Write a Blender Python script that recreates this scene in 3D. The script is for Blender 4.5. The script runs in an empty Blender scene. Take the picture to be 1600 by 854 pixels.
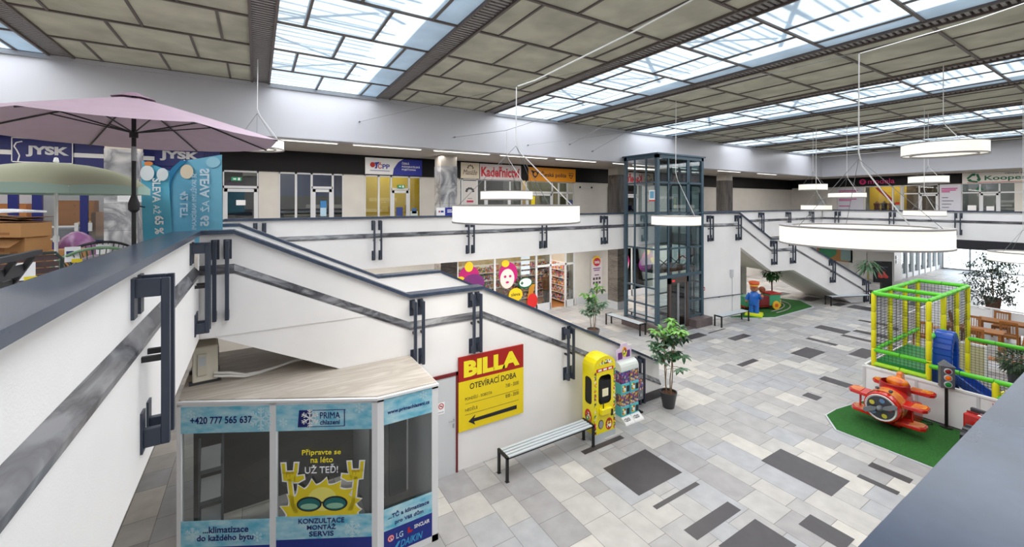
import bpy, bmesh, math, random
from math import sin, cos, pi, radians, sqrt, atan2
from mathutils import Vector, Matrix
random.seed(7)
SC = bpy.context.scene
COL = SC.collection
H = 5.2   # eye height above the hall floor; gallery floor 3.8

# ------------------------------------------------------------------ camera
cd = bpy.data.cameras.new('camera'); cam = bpy.data.objects.new('camera', cd); COL.objects.link(cam)
cam.location = (0, 0, H)
cam.rotation_euler = (pi / 2, 0, -atan2(.525, .851))
cd.sensor_width = 36; cd.lens = 648 / 1600 * 36
cd.shift_y = (318 - 427) / 1600
cd.clip_start = .02; cd.clip_end = 300
SC.camera = cam
# ------------------------------------------------------------------ sky, sun, exposure
W = bpy.data.worlds.new('world'); SC.world = W; W.use_nodes = True
bg = W.node_tree.nodes['Background']
bg.inputs[0].default_value = (.62, .80, 1.0, 1); bg.inputs[1].default_value = 3.6
sl = bpy.data.lights.new('sun', 'SUN'); sun = bpy.data.objects.new('sun', sl); COL.objects.link(sun)
sl.energy = 17; sl.angle = radians(2.2); sl.color = (1, .97, .92)
sun.rotation_euler = Vector((-.62, -.12, -.78)).to_track_quat('-Z', 'Y').to_euler()
SC.view_settings.view_transform = 'Standard'; SC.view_settings.look = 'None'
SC.view_settings.gamma = 1; SC.view_settings.use_curve_mapping = False
SC.view_settings.exposure = 0.28
SC.cycles.max_bounces = 8; SC.cycles.diffuse_bounces = 4; SC.cycles.transparent_max_bounces = 24
SC.cycles.glossy_bounces = 3; SC.cycles.sample_clamp_indirect = 6
SKY_X = [-6.6, .3, 7.2, 14.1, 21.0, 27.9]     # left edge of each skylight strip (2.8 wide)
def area(name, loc, sx, sy, power, col=(1, 1, 1), rot=(0, 0, 0)):
    l = bpy.data.lights.new(name, 'AREA'); l.shape = 'RECTANGLE'; l.size = sx; l.size_y = sy
    l.energy = power; l.color = col
    o = bpy.data.objects.new(name, l); COL.objects.link(o); o.location = loc; o.rotation_euler = rot
    return o
area('entrance_daylight', (46.8, 6.6, 1.6), 7, 2.8, 900, (.97, .98, 1), (0, pi / 2, 0))
for x in SKY_X:      # daylight coming down through each skylight strip
    area('skylight_daylight', (x + 1.4, 4.5, 8.30), 2.7, 16.5, 330, (.985, .985, 1))

# ------------------------------------------------------------------ materials
def lin(c):
    return tuple(((v / 255) / 12.92 if v / 255 <= .04045 else ((v / 255 + .055) / 1.055) ** 2.4) for v in c)
MATS = {}
def mat(name, rgb, rough=.6, metal=0, var=0, vscale=6, bump=0, bscale=60, emit=0, spec=.5, var2=None, stretch=None, coat=0):
    if name in MATS: return MATS[name]
    m = bpy.data.materials.new(name); m.use_nodes = True; nt = m.node_tree; N = nt.nodes
    p = N['Principled BSDF']; c = lin(rgb)
    p.inputs['Base Color'].default_value = (*c, 1)
    p.inputs['Roughness'].default_value = rough; p.inputs['Metallic'].default_value = metal
    p.inputs['Specular IOR Level'].default_value = spec
    if coat: p.inputs['Coat Weight'].default_value = coat
    if emit:
        p.inputs['Emission Color'].default_value = (*c, 1); p.inputs['Emission Strength'].default_value = emit
    tc = N.new('ShaderNodeTexCoord'); src = tc.outputs['Object']
    if stretch:
        mp = N.new('ShaderNodeMapping'); mp.inputs['Scale'].default_value = stretch
        nt.links.new(src, mp.inputs[0]); src = mp.outputs[0]
    if var or var2:
        nz = N.new('ShaderNodeTexNoise'); nz.inputs['Scale'].default_value = vscale; nz.inputs['Detail'].default_value = 5
        nt.links.new(src, nz.inputs['Vector'])
        cr = N.new('ShaderNodeValToRGB'); cr.color_ramp.elements[0].position = .3; cr.color_ramp.elements[1].position = .7
        lo = tuple(v * (1 - var) for v in c); hi = lin(var2) if var2 else tuple(min(1, v * (1 + var)) for v in c)
        cr.color_ramp.elements[0].color = (*lo, 1); cr.color_ramp.elements[1].color = (*hi, 1)
        nt.links.new(nz.outputs[0], cr.inputs[0]); nt.links.new(cr.outputs[0], p.inputs['Base Color'])
    if bump:
        nb = N.new('ShaderNodeTexNoise'); nb.inputs['Scale'].default_value = bscale; nb.inputs['Detail'].default_value = 3
        nt.links.new(src, nb.inputs['Vector'])
        bp = N.new('ShaderNodeBump'); bp.inputs['Strength'].default_value = bump; bp.inputs['Distance'].default_value = .01
        nt.links.new(nb.outputs[0], bp.inputs['Height']); nt.links.new(bp.outputs[0], p.inputs['Normal'])
    MATS[name] = m
    return m
def glass(name, tint=(.92, .96, .96), gloss=.10, rough=.02):
    if name in MATS: return MATS[name]
    m = bpy.data.materials.new(name); m.use_nodes = True; nt = m.node_tree; N = nt.nodes; N.clear()
    o = N.new('ShaderNodeOutputMaterial'); t = N.new('ShaderNodeBsdfTransparent'); g = N.new('ShaderNodeBsdfGlossy')
    mx = N.new('ShaderNodeMixShader'); f = N.new('ShaderNodeFresnel'); f.inputs[0].default_value = 1.5
    t.inputs[0].default_value = (*tint, 1); g.inputs['Roughness'].default_value = rough
    ad = N.new('ShaderNodeMath'); ad.operation = 'ADD'; ad.inputs[1].default_value = gloss
    nt.links.new(f.outputs[0], ad.inputs[0]); nt.links.new(ad.outputs[0], mx.inputs[0])
    nt.links.new(t.outputs[0], mx.inputs[1]); nt.links.new(g.outputs[0], mx.inputs[2]); nt.links.new(mx.outputs[0], o.inputs[0])
    MATS[name] = m
    return m
def frosted(name, trans, diff, var=.06):          # milky roof glazing: lets daylight through, scatters it
    m = bpy.data.materials.new(name); m.use_nodes = True; nt = m.node_tree; N = nt.nodes; N.clear()
    o = N.new('ShaderNodeOutputMaterial'); t = N.new('ShaderNodeBsdfTranslucent'); d = N.new('ShaderNodeBsdfDiffuse')
    a = N.new('ShaderNodeAddShader'); nz = N.new('ShaderNodeTexNoise'); tc = N.new('ShaderNodeTexCoord')
    nz.inputs['Scale'].default_value = 1.3; nz.inputs['Detail'].default_value = 6
    nt.links.new(tc.outputs['Object'], nz.inputs['Vector'])
    for sh, c in ((t, trans), (d, diff)):
        cr = N.new('ShaderNodeValToRGB'); cr.color_ramp.elements[0].position = .35; cr.color_ramp.elements[1].position = .65
        cr.color_ramp.elements[0].color = (*[v * (1 - var) for v in c], 1); cr.color_ramp.elements[1].color = (*[v * (1 + var) for v in c], 1)
        nt.links.new(nz.outputs[0], cr.inputs[0]); nt.links.new(cr.outputs[0], sh.inputs[0])
    nt.links.new(t.outputs[0], a.inputs[0]); nt.links.new(d.outputs[0], a.inputs[1]); nt.links.new(a.outputs[0], o.inputs[0])
    MATS[name] = m
    return m
def marble(name, base, dark, scale=2.2, rough=.3, dist=1.2, thin=.12, stretch=(1, 1, 1)):
    m = bpy.data.materials.new(name); m.use_nodes = True; nt = m.node_tree; N = nt.nodes; p = N['Principled BSDF']
    tc = N.new('ShaderNodeTexCoord'); mp = N.new('ShaderNodeMapping'); mp.inputs['Scale'].default_value = stretch
    nz = N.new('ShaderNodeTexNoise'); nz.inputs['Scale'].default_value = scale; nz.inputs['Detail'].default_value = 7; nz.inputs['Distortion'].default_value = dist
    sb = N.new('ShaderNodeMath'); sb.operation = 'SUBTRACT'; sb.inputs[1].default_value = .5
    ab = N.new('ShaderNodeMath'); ab.operation = 'ABSOLUTE'
    n2 = N.new('ShaderNodeTexNoise'); n2.inputs['Scale'].default_value = scale * .6; n2.inputs['Detail'].default_value = 4
    ml = N.new('ShaderNodeMath'); ml.operation = 'MULTIPLY_ADD'; ml.inputs[1].default_value = .30; ml.inputs[2].default_value = -.13
    ad = N.new('ShaderNodeMath'); ad.operation = 'ADD'
    cr = N.new('ShaderNodeValToRGB'); cr.color_ramp.elements[0].color = (*lin(dark), 1); cr.color_ramp.elements[1].color = (*lin(base), 1)
    cr.color_ramp.elements[0].position = .0; cr.color_ramp.elements[1].position = thin
    L = nt.links.new
    L(tc.outputs['Object'], mp.inputs[0]); L(mp.outputs[0], nz.inputs['Vector']); L(mp.outputs[0], n2.inputs['Vector'])
    L(nz.outputs[0], sb.inputs[0]); L(sb.outputs[0], ab.inputs[0]); L(n2.outputs[0], ml.inputs[0]); L(ab.outputs[0], ad.inputs[0]); L(ml.outputs[0], ad.inputs[1])
    L(ad.outputs[0], cr.inputs[0]); L(cr.outputs[0], p.inputs['Base Color']); p.inputs['Roughness'].default_value = rough
    MATS[name] = m
    return m
def patches(name, cols, scale=14, rough=.5):      # many-coloured packed goods / printed artwork
    m = bpy.data.materials.new(name); m.use_nodes = True; nt = m.node_tree; N = nt.nodes; p = N['Principled BSDF']
    tc = N.new('ShaderNodeTexCoord'); v = N.new('ShaderNodeTexVoronoi'); v.inputs['Scale'].default_value = scale
    sp = N.new('ShaderNodeSeparateColor'); cr = N.new('ShaderNodeValToRGB'); cr.color_ramp.interpolation = 'CONSTANT'
    el = cr.color_ramp.elements
    while len(el) < len(cols): el.new(.5)
    for i, c in enumerate(cols):
        el[i].position = i / len(cols); el[i].color = (*lin(c), 1)
    nt.links.new(tc.outputs['Object'], v.inputs['Vector']); nt.links.new(v.outputs['Color'], sp.inputs[0])
    nt.links.new(sp.outputs[0], cr.inputs[0]); nt.links.new(cr.outputs[0], p.inputs['Base Color']); p.inputs['Roughness'].default_value = rough
    MATS[name] = m
    return m
white = mat('white_plaster', (240, 238, 238), .55, var=.03, vscale=1.2, bump=.12, bscale=90)
offwhite = mat('gallery_plaster', (210, 206, 200), .6, var=.04, vscale=2)
soffit = mat('soffit_paint', (178, 172, 164), .7, var=.04)
whitem = mat('white_enamel', (240, 240, 242), .35)
navy = mat('navy_steel', (48, 56, 72), .38, spec=.6)
railm = mat('rail_stone', (58, 70, 90), .25, var=.2, vscale=9)
black = mat('black_paint', (22, 22, 25), .45)
fasc = mat('black_fascia', (11, 10, 14), .5, spec=.25)
grey = mat('grey_metal', (168, 172, 176), .35, .6)
dgrey = mat('dark_grey', (70, 72, 78), .5)
lgrey = mat('light_grey', (196, 200, 205), .5)
marb = marble('white_marble', (206, 206, 208), (112, 114, 122), 1.1, thin=.16)
marbd = marble('dark_marble', (104, 100, 98), (66, 62, 62), 1.3, .28, stretch=(3, 3, .4))
ledgem = marble('ledge_marble', (132, 132, 136), (58, 58, 64), 2.5, .25, stretch=(.5, 2, 2), thin=.2)
brownm = marble('brown_stone', (120, 114, 108), (88, 82, 78), 1.5, .4, stretch=(1, 1, 4))
tanm = marble('tan_board', (204, 196, 186), (176, 166, 154), 2.2, .5, stretch=(.4, 2.2, 1), thin=.2)
clear = glass('clear_glass'); shopg = glass('shop_glass', (.80, .84, .84), .06)
liftg = glass('lift_glass', (.50, .64, .68), .08)
darkg = glass('kiosk_glass', (.62, .66, .66), .05)
def C(name, rgb, rough=.5, **k): return mat(name, rgb, rough, **k)
yellow = C('sign_yellow', (238, 214, 20)); red = C('sign_red', (190, 26, 22)); blue = C('deep_blue', (24, 40, 150))
navyink = C('navy_ink', (20, 32, 110)); inkb = C('black_ink', (28, 28, 34)); whitei = C('white_ink', (244, 244, 246))
glow = mat('lamp_glow', (242, 238, 227), .7, emit=.48)
tube = mat('tube_glow', (255, 252, 245), .6, emit=1.3)

# ------------------------------------------------------------------ mesh builder
_txt = {}
class B:
    def __init__(s): s.v = []; s.f = []; s.mi = []; s.sm = []; s.mats = []; s.cur = 0
    def use(s, m):
        if m not in s.mats: s.mats.append(m)
        s.cur = s.mats.index(m); return s
    def add(s, vs, fs, smooth=False):
        n = len(s.v); s.v += [tuple(v) for v in vs]
        for f in fs: s.f.append(tuple(i + n for i in f)); s.mi.append(s.cur); s.sm.append(smooth)
        return s
    def box(s, x0, x1, y0, y1, z0, z1):
        v = [(x, y, z) for z in (z0, z1) for y in (y0, y1) for x in (x0, x1)]
        return s.add(v, [(0, 2, 3, 1), (4, 5, 7, 6), (0, 1, 5, 4), (2, 6, 7, 3), (0, 4, 6, 2), (1, 3, 7, 5)])
    def obox(s, c, size, R=None):              # oriented box; R is a Matrix or a z-angle
        if R is None: R = Matrix.Identity(3)
        elif not isinstance(R, Matrix): R = Matrix.Rotation(R, 3, 'Z')
        c = Vector(c); h = [t / 2 for t in size]
        v = [c + R @ Vector((x, y, z)) for z in (-h[2], h[2]) for y in (-h[1], h[1]) for x in (-h[0], h[0])]
        return s.add(v, [(0, 2, 3, 1), (4, 5, 7, 6), (0, 1, 5, 4), (2, 6, 7, 3), (0, 4, 6, 2), (1, 3, 7, 5)])
    def bar(s, a, b, w, h):                    # square bar from a to b
        a = Vector(a); b = Vector(b); d = (b - a); L = d.length; R = d.to_track_quat('X', 'Z').to_matrix()
        return s.obox((a + b) / 2, (L, w, h), R)
    def tube(s, pts, r, n=8, closed=False, smooth=True):
        pts = [Vector(p) for p in pts]; rs = r if isinstance(r, (list, tuple)) else [r] * len(pts)
        k = len(pts); vs = []; up = None
        for i, p in enumerate(pts):
            a = pts[(i - 1) % k] if (closed or i > 0) else p; b = pts[(i + 1) % k] if (closed or i < k - 1) else p
            t = (b - a).normalized()
            if up is None:
                up = Vector((0, 0, 1)) if abs(t.z) < .9 else Vector((1, 0, 0))
            x = t.cross(up)
            if x.length < 1e-5: up = Vector((1, .3, .2)); x = t.cross(up)
            x.normalize(); y = x.cross(t).normalized(); up = y
            for j in range(n):
                an = 2 * pi * j / n; vs.append(p + (x * cos(an) + y * sin(an)) * rs[i])
        fs = []
        for i in range(k if closed else k - 1):
            for j in range(n):
                a = i * n; b = ((i + 1) % k) * n
                fs.append((a + j, a + (j + 1) % n, b + (j + 1) % n, b + j))
        s.add(vs, fs, smooth)
        if not closed:
            s.add(vs[:n], [tuple(range(n))[::-1]]); s.add(vs[-n:], [tuple(range(n))])
        return s
    def cyl(s, a, b, r, n=12, r2=None): return s.tube([a, b], [r, r if r2 is None else r2], n)
    def lathe(s, prof, c=(0, 0, 0), n=20, axis='Z', smooth=True, cap=True):
        R = {'Z': Matrix.Identity(3), 'X': Matrix.Rotation(pi / 2, 3, 'Y'), 'Y': Matrix.Rotation(-pi / 2, 3, 'X')}[axis] if isinstance(axis, str) else axis
        c = Vector(c); vs = []; fs = []
        for r, z in prof:
            for j in range(n):
                a = 2 * pi * j / n; vs.append(c + R @ Vector((r * cos(a), r * sin(a), z)))
        for i in range(len(prof) - 1):
            for j in range(n):
                fs.append((i * n + j, i * n + (j + 1) % n, (i + 1) * n + (j + 1) % n, (i + 1) * n + j))
        s.add(vs, fs, smooth)
        if cap:
            if prof[0][0] > 1e-4: s.add(vs[:n], [tuple(range(n))[::-1]])
            if prof[-1][0] > 1e-4: s.add(vs[-n:], [tuple(range(n))])
        return s
    def ball(s, c, r, n=14, m=9, R=None):
        r = (r, r, r) if not isinstance(r, (tuple, list)) else r; c = Vector(c); vs = []; fs = []
        for i in range(m + 1):
            t = pi * i / m
            for j in range(n):
                a = 2 * pi * j / n; p = Vector((r[0] * sin(t) * cos(a), r[1] * sin(t) * sin(a), -r[2] * cos(t)))
                vs.append(c + (R @ p if R else p))
        for i in range(m):
            for j in range(n): fs.append((i * n + j, i * n + (j + 1) % n, (i + 1) * n + (j + 1) % n, (i + 1) * n + j))
        return s.add(vs, fs, True)
    def poly(s, pts, vec=None):                # polygon, extruded by vec if given
        k = len(pts); pts = [Vector(p) for p in pts]
        if vec is None: return s.add(pts, [tuple(range(k))])
        vec = Vector(vec); q = [p + vec for p in pts]
        return s.add(pts + q, [tuple(range(k))[::-1], tuple(range(k, 2 * k))] + [(i, (i + 1) % k, k + (i + 1) % k, k + i) for i in range(k)])
    def plan(s, pts, z0, z1): return s.poly([(x, y, z0) for x, y in pts], (0, 0, z1 - z0))
    def face2(s, pts, o, rt, up, th=.004):     # 2-D outline laid on a plane (origin o, axes rt / up), th thick towards the viewer
        o = Vector(o); rt = Vector(rt).normalized(); up = Vector(up).normalized(); n = rt.cross(up)
        return s.poly([o + rt * x + up * y for x, y in pts], n * th)
    def rect2(s, x0, x1, y0, y1, o, rt, up, th=.004): return s.face2([(x0, y0), (x1, y0), (x1, y1), (x0, y1)], o, rt, up, th)
    def disc2(s, cx, cy, rx, ry, o, rt, up, th=.004, n=28, a0=0, a1=2 * pi):
        return s.face2([(cx + rx * cos(a0 + (a1 - a0) * i / n), cy + ry * sin(a0 + (a1 - a0) * i / n)) for i in range(n)], o, rt, up, th)
    def ring2(s, cx, cy, r0, r1, o, rt, up, th=.004, n=28):
        o = Vector(o); rt = Vector(rt).normalized(); up = Vector(up).normalized(); nn = rt.cross(up)
        for i in range(n):
            a, b = 2 * pi * i / n, 2 * pi * (i + 1) / n
            s.poly([o + rt * (cx + r * cos(t)) + up * (cy + r * sin(t)) for r, t in ((r0, a), (r1, a), (r1, b), (r0, b))], nn * th)
        return s
    def text(s, body, x0, x1, y0, y1, o, rt, up, th=.004, bold=0.0, flip=False, shear=0):
        key = (body, bold)
        if key not in _txt:
            cu = bpy.data.curves.new('t', 'FONT'); cu.body = body; cu.extrude = .01; cu.offset = bold; cu.resolution_u = 3
            cu.align_x = 'CENTER'; cu.space_line = 1.0
            ob = bpy.data.objects.new('t', cu); COL.objects.link(ob)
            me = bpy.data.meshes.new_from_object(ob.evaluated_get(bpy.context.evaluated_depsgraph_get()))
            _txt[key] = ([tuple(v.co) for v in me.vertices], [tuple(p.vertices) for p in me.polygons])
            bpy.data.objects.remove(ob); bpy.data.curves.remove(cu); bpy.data.meshes.remove(me)
        vs, fs = _txt[key]
        ax, bx = min(v[0] for v in vs), max(v[0] for v in vs); ay, by = min(v[1] for v in vs), max(v[1] for v in vs)
        o = Vector(o); rt = Vector(rt).normalized(); up = Vector(up).normalized(); n = rt.cross(up); out = []
        for x, y, z in vs:
            u = (x - ax) / (bx - ax); w = (y - ay) / (by - ay)
            if flip: u = 1 - u
            u = x0 + (x1 - x0) * u + shear * (w - .5) * (y1 - y0)
            out.append(o + rt * u + up * (y0 + (y1 - y0) * w) + n * (th if z > 0 else 0))
        return s.add(out, fs)
    def xform(s, M): s.v = [tuple(M @ Vector(v)) for v in s.v]; return s
def obj(name, b, m=None, parent=None, loc=None, bev=0, seg=1, **props):
    me = bpy.data.meshes.new(name)
    mats = b.mats if b.mats else [m]
    me.from_pydata(b.v, [], b.f)
    for q in mats: me.materials.append(q)
    me.polygons.foreach_set('material_index', b.mi); me.polygons.foreach_set('use_smooth', b.sm)
    me.update()
    if bev or any(b.sm):
        bm = bmesh.new(); bm.from_mesh(me)
        if any(b.sm): bmesh.ops.remove_doubles(bm, verts=bm.verts, dist=1e-5)
        bmesh.ops.recalc_face_normals(bm, faces=bm.faces)
        if bev:
            es = [e for e in bm.edges if len(e.link_faces) == 2 and e.calc_face_angle(0) > .6]
            bmesh.ops.bevel(bm, geom=es, offset=bev, segments=seg, affect='EDGES', clamp_overlap=True)
        bm.to_mesh(me); bm.free()
    if any(b.sm): me.set_sharp_from_angle(angle=radians(40))
    o = bpy.data.objects.new(name, me); COL.objects.link(o)
    if parent is not None: o.parent = parent
    if loc is not None: o.location = loc
    for k, v in props.items(): o[k] = v
    return o
def tag(o, label, cat, group=None):
    o['label'] = label; o['category'] = cat
    if group: o['group'] = group
    return o
def thing(name, label, cat, loc=(0, 0, 0), rotz=0, group=None):
    o = bpy.data.objects.new(name, None); COL.objects.link(o); o.empty_display_size = .1
    o.location = loc; o.rotation_euler = (0, 0, rotz)
    return tag(o, label, cat, group)
def struct(name, b, m=None, parent=None, **k):
    o = obj(name, b, m, parent, **k)
    if parent is None: o['kind'] = 'structure'
    return o
def dup(root, loc, rotz, label, group=None):
    r = root.copy(); COL.objects.link(r); r.location = loc; r.rotation_euler = (0, 0, rotz); r['label'] = label
    if group: r['group'] = group
    for ch in list(root.children):
        c = ch.copy(); COL.objects.link(c); c.parent = r
        for g in ch.children:
            d = g.copy(); COL.objects.link(d); d.parent = c
    return r
EX, EY, EZ = Vector((1, 0, 0)), Vector((0, 1, 0)), Vector((0, 0, 1))

# ================================================================== STRUCTURE
# ---- hall floor: stone tiles of many greys, dark slabs laid in
tones = [mat('tile_%s' % n, c, .42, var=.10, vscale=3.5, spec=.4) for n, c in zip('abcdefg',
    [(158, 156, 157), (170, 168, 168), (174, 172, 171), (179, 177, 175), (184, 181, 178), (198, 194, 188), (168, 169, 173)])]
darkt = mat('tile_dark', (64, 60, 64), .35, var=.12, vscale=5)
grout = mat('tile_grout', (118, 114, 110), .8)
SLABS = [(5.8, 7.02, 5.1, 6.0), (5.8, 7.0, 4.71, 4.8), (5.8, 7.01, 3.95, 4.19), (5.98, 7.01, 3.1, 3.72), (8.7, 9.48, 3.29, 4.5),
         (7.49, 7.9, 2.68, 3.29), (10.33, 10.55, 2.68, 3.3), (9.74, 9.89, 2.69, 3.28), (5.8, 6.96, 6.52, 6.66), (15.47, 16.61, 8.94, 9.27),
         (19.94, 20.62, 7.12, 8.18), (19.6, 19.92, 5.5, 7.13), (20.7, 21.12, 6.0, 7.12), (22.8, 23.1, 6.6, 7.64), (18.02, 18.3, 6.7, 7.68),
         (25.25, 26.2, 7.96, 8.93), (25.13, 26.1, 9.16, 9.55), (25.1, 26.4, 10.4, 11.1), (25.0, 26.4, 11.95, 12.45), (15.47, 16.62, 10.0, 10.08),
         (17.4, 18.6, 5.6, 6.1), (17.2, 18.4, 4.9, 5.3), (15.8, 17.0, 6.6, 7.2), (22.3, 22.9, 5.6, 6.6), (14.2, 14.6, 5.0, 5.7), (12.6, 12.95, 5.1, 5.45),
         (28.5, 29.6, 6.6, 7.6), (30.4, 31.2, 7.6, 8.6), (13.5, 15.2, 9.9, 10.3), (13.2, 14.2, 7.4, 7.6)]
b = B(); b.use(grout).box(-12, 47, -4.2, 20, -.3, -.003)
rnd = random.Random(3); x = -12.0; k = 0
while x < 47:
    w = (.6, .6, .4, .6, .45)[k % 5]; k += 1; y = -4.2 + rnd.choice((0, .2, .4))
    while y < 17.5:
        l = rnd.choice((.4, .6, .6, .9)); x1, y1 = min(x + w, 47), min(y + l, 17.5)
        b.use(rnd.choice(tones)); g = .004
        b.add([(x + g, y + g, 0), (x1 - g, y + g, 0), (x1 - g, y1 - g, 0), (x + g, y1 - g, 0)], [(0, 1, 2, 3)])
        y += l
    x += w
for x0, x1, y0, y1 in SLABS:
    b.use(darkt).add([(x0, y0, .002), (x1, y0, .002), (x1, y1, .002), (x0, y1, .002)], [(0, 1, 2, 3)])
struct('floor', b)

# ---- gallery slabs
gf = mat('gallery_floor', (176, 170, 164), .5, var=.08, vscale=2)
b = B(); b.box(-12, -.74, -4.2, 16.4, 3.27, 3.8); struct('gallery_floor_left', b, gf)
b = B(); b.plan([(-.74, -4.2), (32.6, -4.2), (32.6, .1), (-.74, .1)], 3.27, 3.8); struct('gallery_floor_near', b, gf)
b = B(); b.box(-.74, 36.2, 12.86, 20, 3.27, 3.8).box(-12, -.74, 16.4, 20, 3.27, 3.8); struct('gallery_floor_far', b, gf)
b = B(); b.box(32.56, 36.4, -4.2, 12.86, 3.27, 3.8).box(36.4, 47, -4.2, 10.6, 3.27, 3.8); struct('gallery_floor_right', b, gf)

# ---- ceiling: skylight strips, blind strips, slatted bands, bars
GY0, GY1 = -4.2, 12.86; ZC = 8.42
sky = frosted('skylight_glass', (.15, .172, .185), (.30, .32, .33), .10)
blind = frosted('blind_glass', (.02, .02, .02), (.52, .51, .42), .16)
barm = mat('ceiling_bar', (98, 88, 84), .5); slatm = mat('ceiling_slat', (142, 138, 136), .5); slotm = mat('ceiling_slot', (40, 38, 38), .8)
cb = B(); gb = B(); bb = B(); sb = B()
rows = [-4.2] + [-3.6 + 1.5 * i for i in range(11)] + [GY1]
def grid(x0, x1, tgt, ph):
    tgt.add([(x0, GY0, ZC), (x1, GY0, ZC), (x1, GY1, ZC), (x0, GY1, ZC)], [(0, 1, 2, 3)])
    for yy in rows: bb.box(x0, x1, yy - .025, yy + .025, ZC - .03, ZC + .03)
    for i in range(len(rows) - 1):
        xx = x0 + (1.14 if (i + ph) % 2 else .46)
        while xx < x1 - .1:
            bb.box(xx - .02, xx + .02, rows[i], rows[i + 1], ZC - .025, ZC + .03); xx += 1.19
xs = SKY_X
for i, x0 in enumerate(xs):
    grid(x0, x0 + 2.8, cb, 0); grid(x0 + 3.2, x0 + 6.5, gb, 1)
    for e in (x0 - .4, x0 + 2.8):
        sb.use(slotm).add([(e, GY0, ZC + .06), (e + .4, GY0, ZC + .06), (e + .4, GY1, ZC + .06), (e, GY1, ZC + .06)], [(0, 1, 2, 3)])
        yy = GY0
        sb.use(slatm)
        while yy < GY1 - .05:
            sb.box(e + .03, e + .37, yy, yy + .055, ZC - .01, ZC + .05); yy += .1
        bb.box(e - .015, e + .03, GY0, GY1, ZC - .05, ZC + .05); bb.box(e + .37, e + .415, GY0, GY1, ZC - .05, ZC + .05)
grid(-12, -7.0, gb, 1)
struct('ceiling', cb, sky)
struct('ceiling_blind_panels', gb, blind); struct('ceiling_bars', bb, barm); struct('ceiling_slats', sb)
# roof above: blind boxes between the skylights, glazing bars and trusses over the glass
b = B(); rm = mat('roof_metal', (150, 150, 150), .6)
edges = [-12.2] + [v for x0 in xs for v in (x0 - .02, x0 + 2.82)] + [36.6]
for i in range(0, len(edges), 2): b.box(edges[i], edges[i + 1], GY0 - .2, 13.2, ZC + .10, 9.15)
b.box(-12.2, 37.6, 13.15, 20.3, 7.12, 7.4).box(32.9, 47.2, -4.4, 13.2, 7.12, 7.4)
struct('roof', b, rm)
b = B()
for x0 in xs:
    for j in range(11):
        yy = -3.9 + 1.5 * j; b.bar((x0, yy, 9.5), (x0 + 2.8, yy, 9.5), .06, .09)
        if j % 2: b.bar((x0 + .1, yy - .7, 9.35), (x0 + 2.7, yy + .9, 9.35), .07, .07)
        else: b.bar((x0 + .2, yy + .8, 9.35), (x0 + 2.2, yy - .8, 9.35), .06, .06)
    yy = GY0
    while yy < GY1:
        b.bar((x0, yy, 9.75), (x0 + 2.8, yy + .1, 9.75), .05, .03); yy += rnd.uniform(.16, .34)
struct('roof_truss', b, rm)

# ---- beams round the hall
beamm = mat('beam_paint', (186, 186, 192), .32, var=.03, vscale=.7, spec=.5)
b = B(); b.box(-12, 32.9, 12.85, 13.12, 7.06, ZC + .1)
b.box(-12, 32.5, 12.80, 12.86, ZC - .11, ZC - .02).box(-12, 32.5, 12.81, 13.15, 7.0, 7.06); struct('beam_far', b, beamm)
b = B(); b.box(32.5, 32.8, -4.2, 12.85, 7.06, ZC + .1).box(32.45, 32.5, -4.2, 12.8, ZC - .11, ZC - .02).box(32.46, 32.83, -4.2, 12.8, 7.0, 7.06)
for zz in (7.45, 7.75, 8.05): b.box(32.49, 32.5, -4.2, 12.85, zz, zz + .012)
struct('beam_right', b, beamm)
b = B(); b.box(-12, 36.2, 13.1, 20, 7.04, 7.12).box(32.8, 36.2, -4.2, 13.1, 7.04, 7.12); struct('ceiling_gallery', b, soffit)
# ---- outer walls
b = B(); b.box(-12.2, -12, -4.4, 20.2, -.2, 9.2); struct('wall_left', b, offwhite)
b = B(); b.box(-12.2, 47.2, -4.4, -4.2, -.2, 9.2); struct('wall_near', b, offwhite)
b = B(); b.box(-12.2, 37.6, 20, 20.2, -.2, 7.2).box(37.5, 37.6, 12.9, 20.2, -.2, 7.2); struct('wall_far', b, offwhite)
b = B(); b.box(36.2, 36.4, -4.4, 5.0, 3.3, 7.2).box(40, 40.2, -4.4, 13.3, 3.3, 7.2).box(36.4, 40.2, 13.1, 13.3, 3.3, 7.2).box(47, 47.2, -4.4, 3.0, 0, 3.8).box(47, 47.2, 10.3, 10.6, 0, 3.8).box(47, 47.2, 3, 10.3, 3.05, 3.8)
struct('wall_right', b, offwhite)
# ---- columns
for cx in (-3.0, 6.2, 15.4, 24.6):
    b = B()
    b.use(marb if cx < 7 else marbd).box(cx - .33, cx + .33, 14.57, 15.23, 3.8, 6.62)
    b.use(soffit).box(cx - .32, cx + .32, 14.58, 15.22, 6.62, 7.04)
    b.use(brownm).box(cx - .33, cx + .33, 14.57, 15.23, .35, 3.27)
    for zz in [.4 + .13 * i for i in range(22)]: b.use(brownm).box(cx - .335, cx + .335, 14.565, 15.235, zz, zz + .11)
    b.use(lgrey).box(cx - .36, cx + .36, 14.54, 15.26, 0, .38)
    for zz in (4.5, 5.2, 5.9): b.use(dgrey).box(cx - .3315, cx + .3315, 14.5685, 15.2315, zz, zz + .006)
    struct('column', b)

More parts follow.
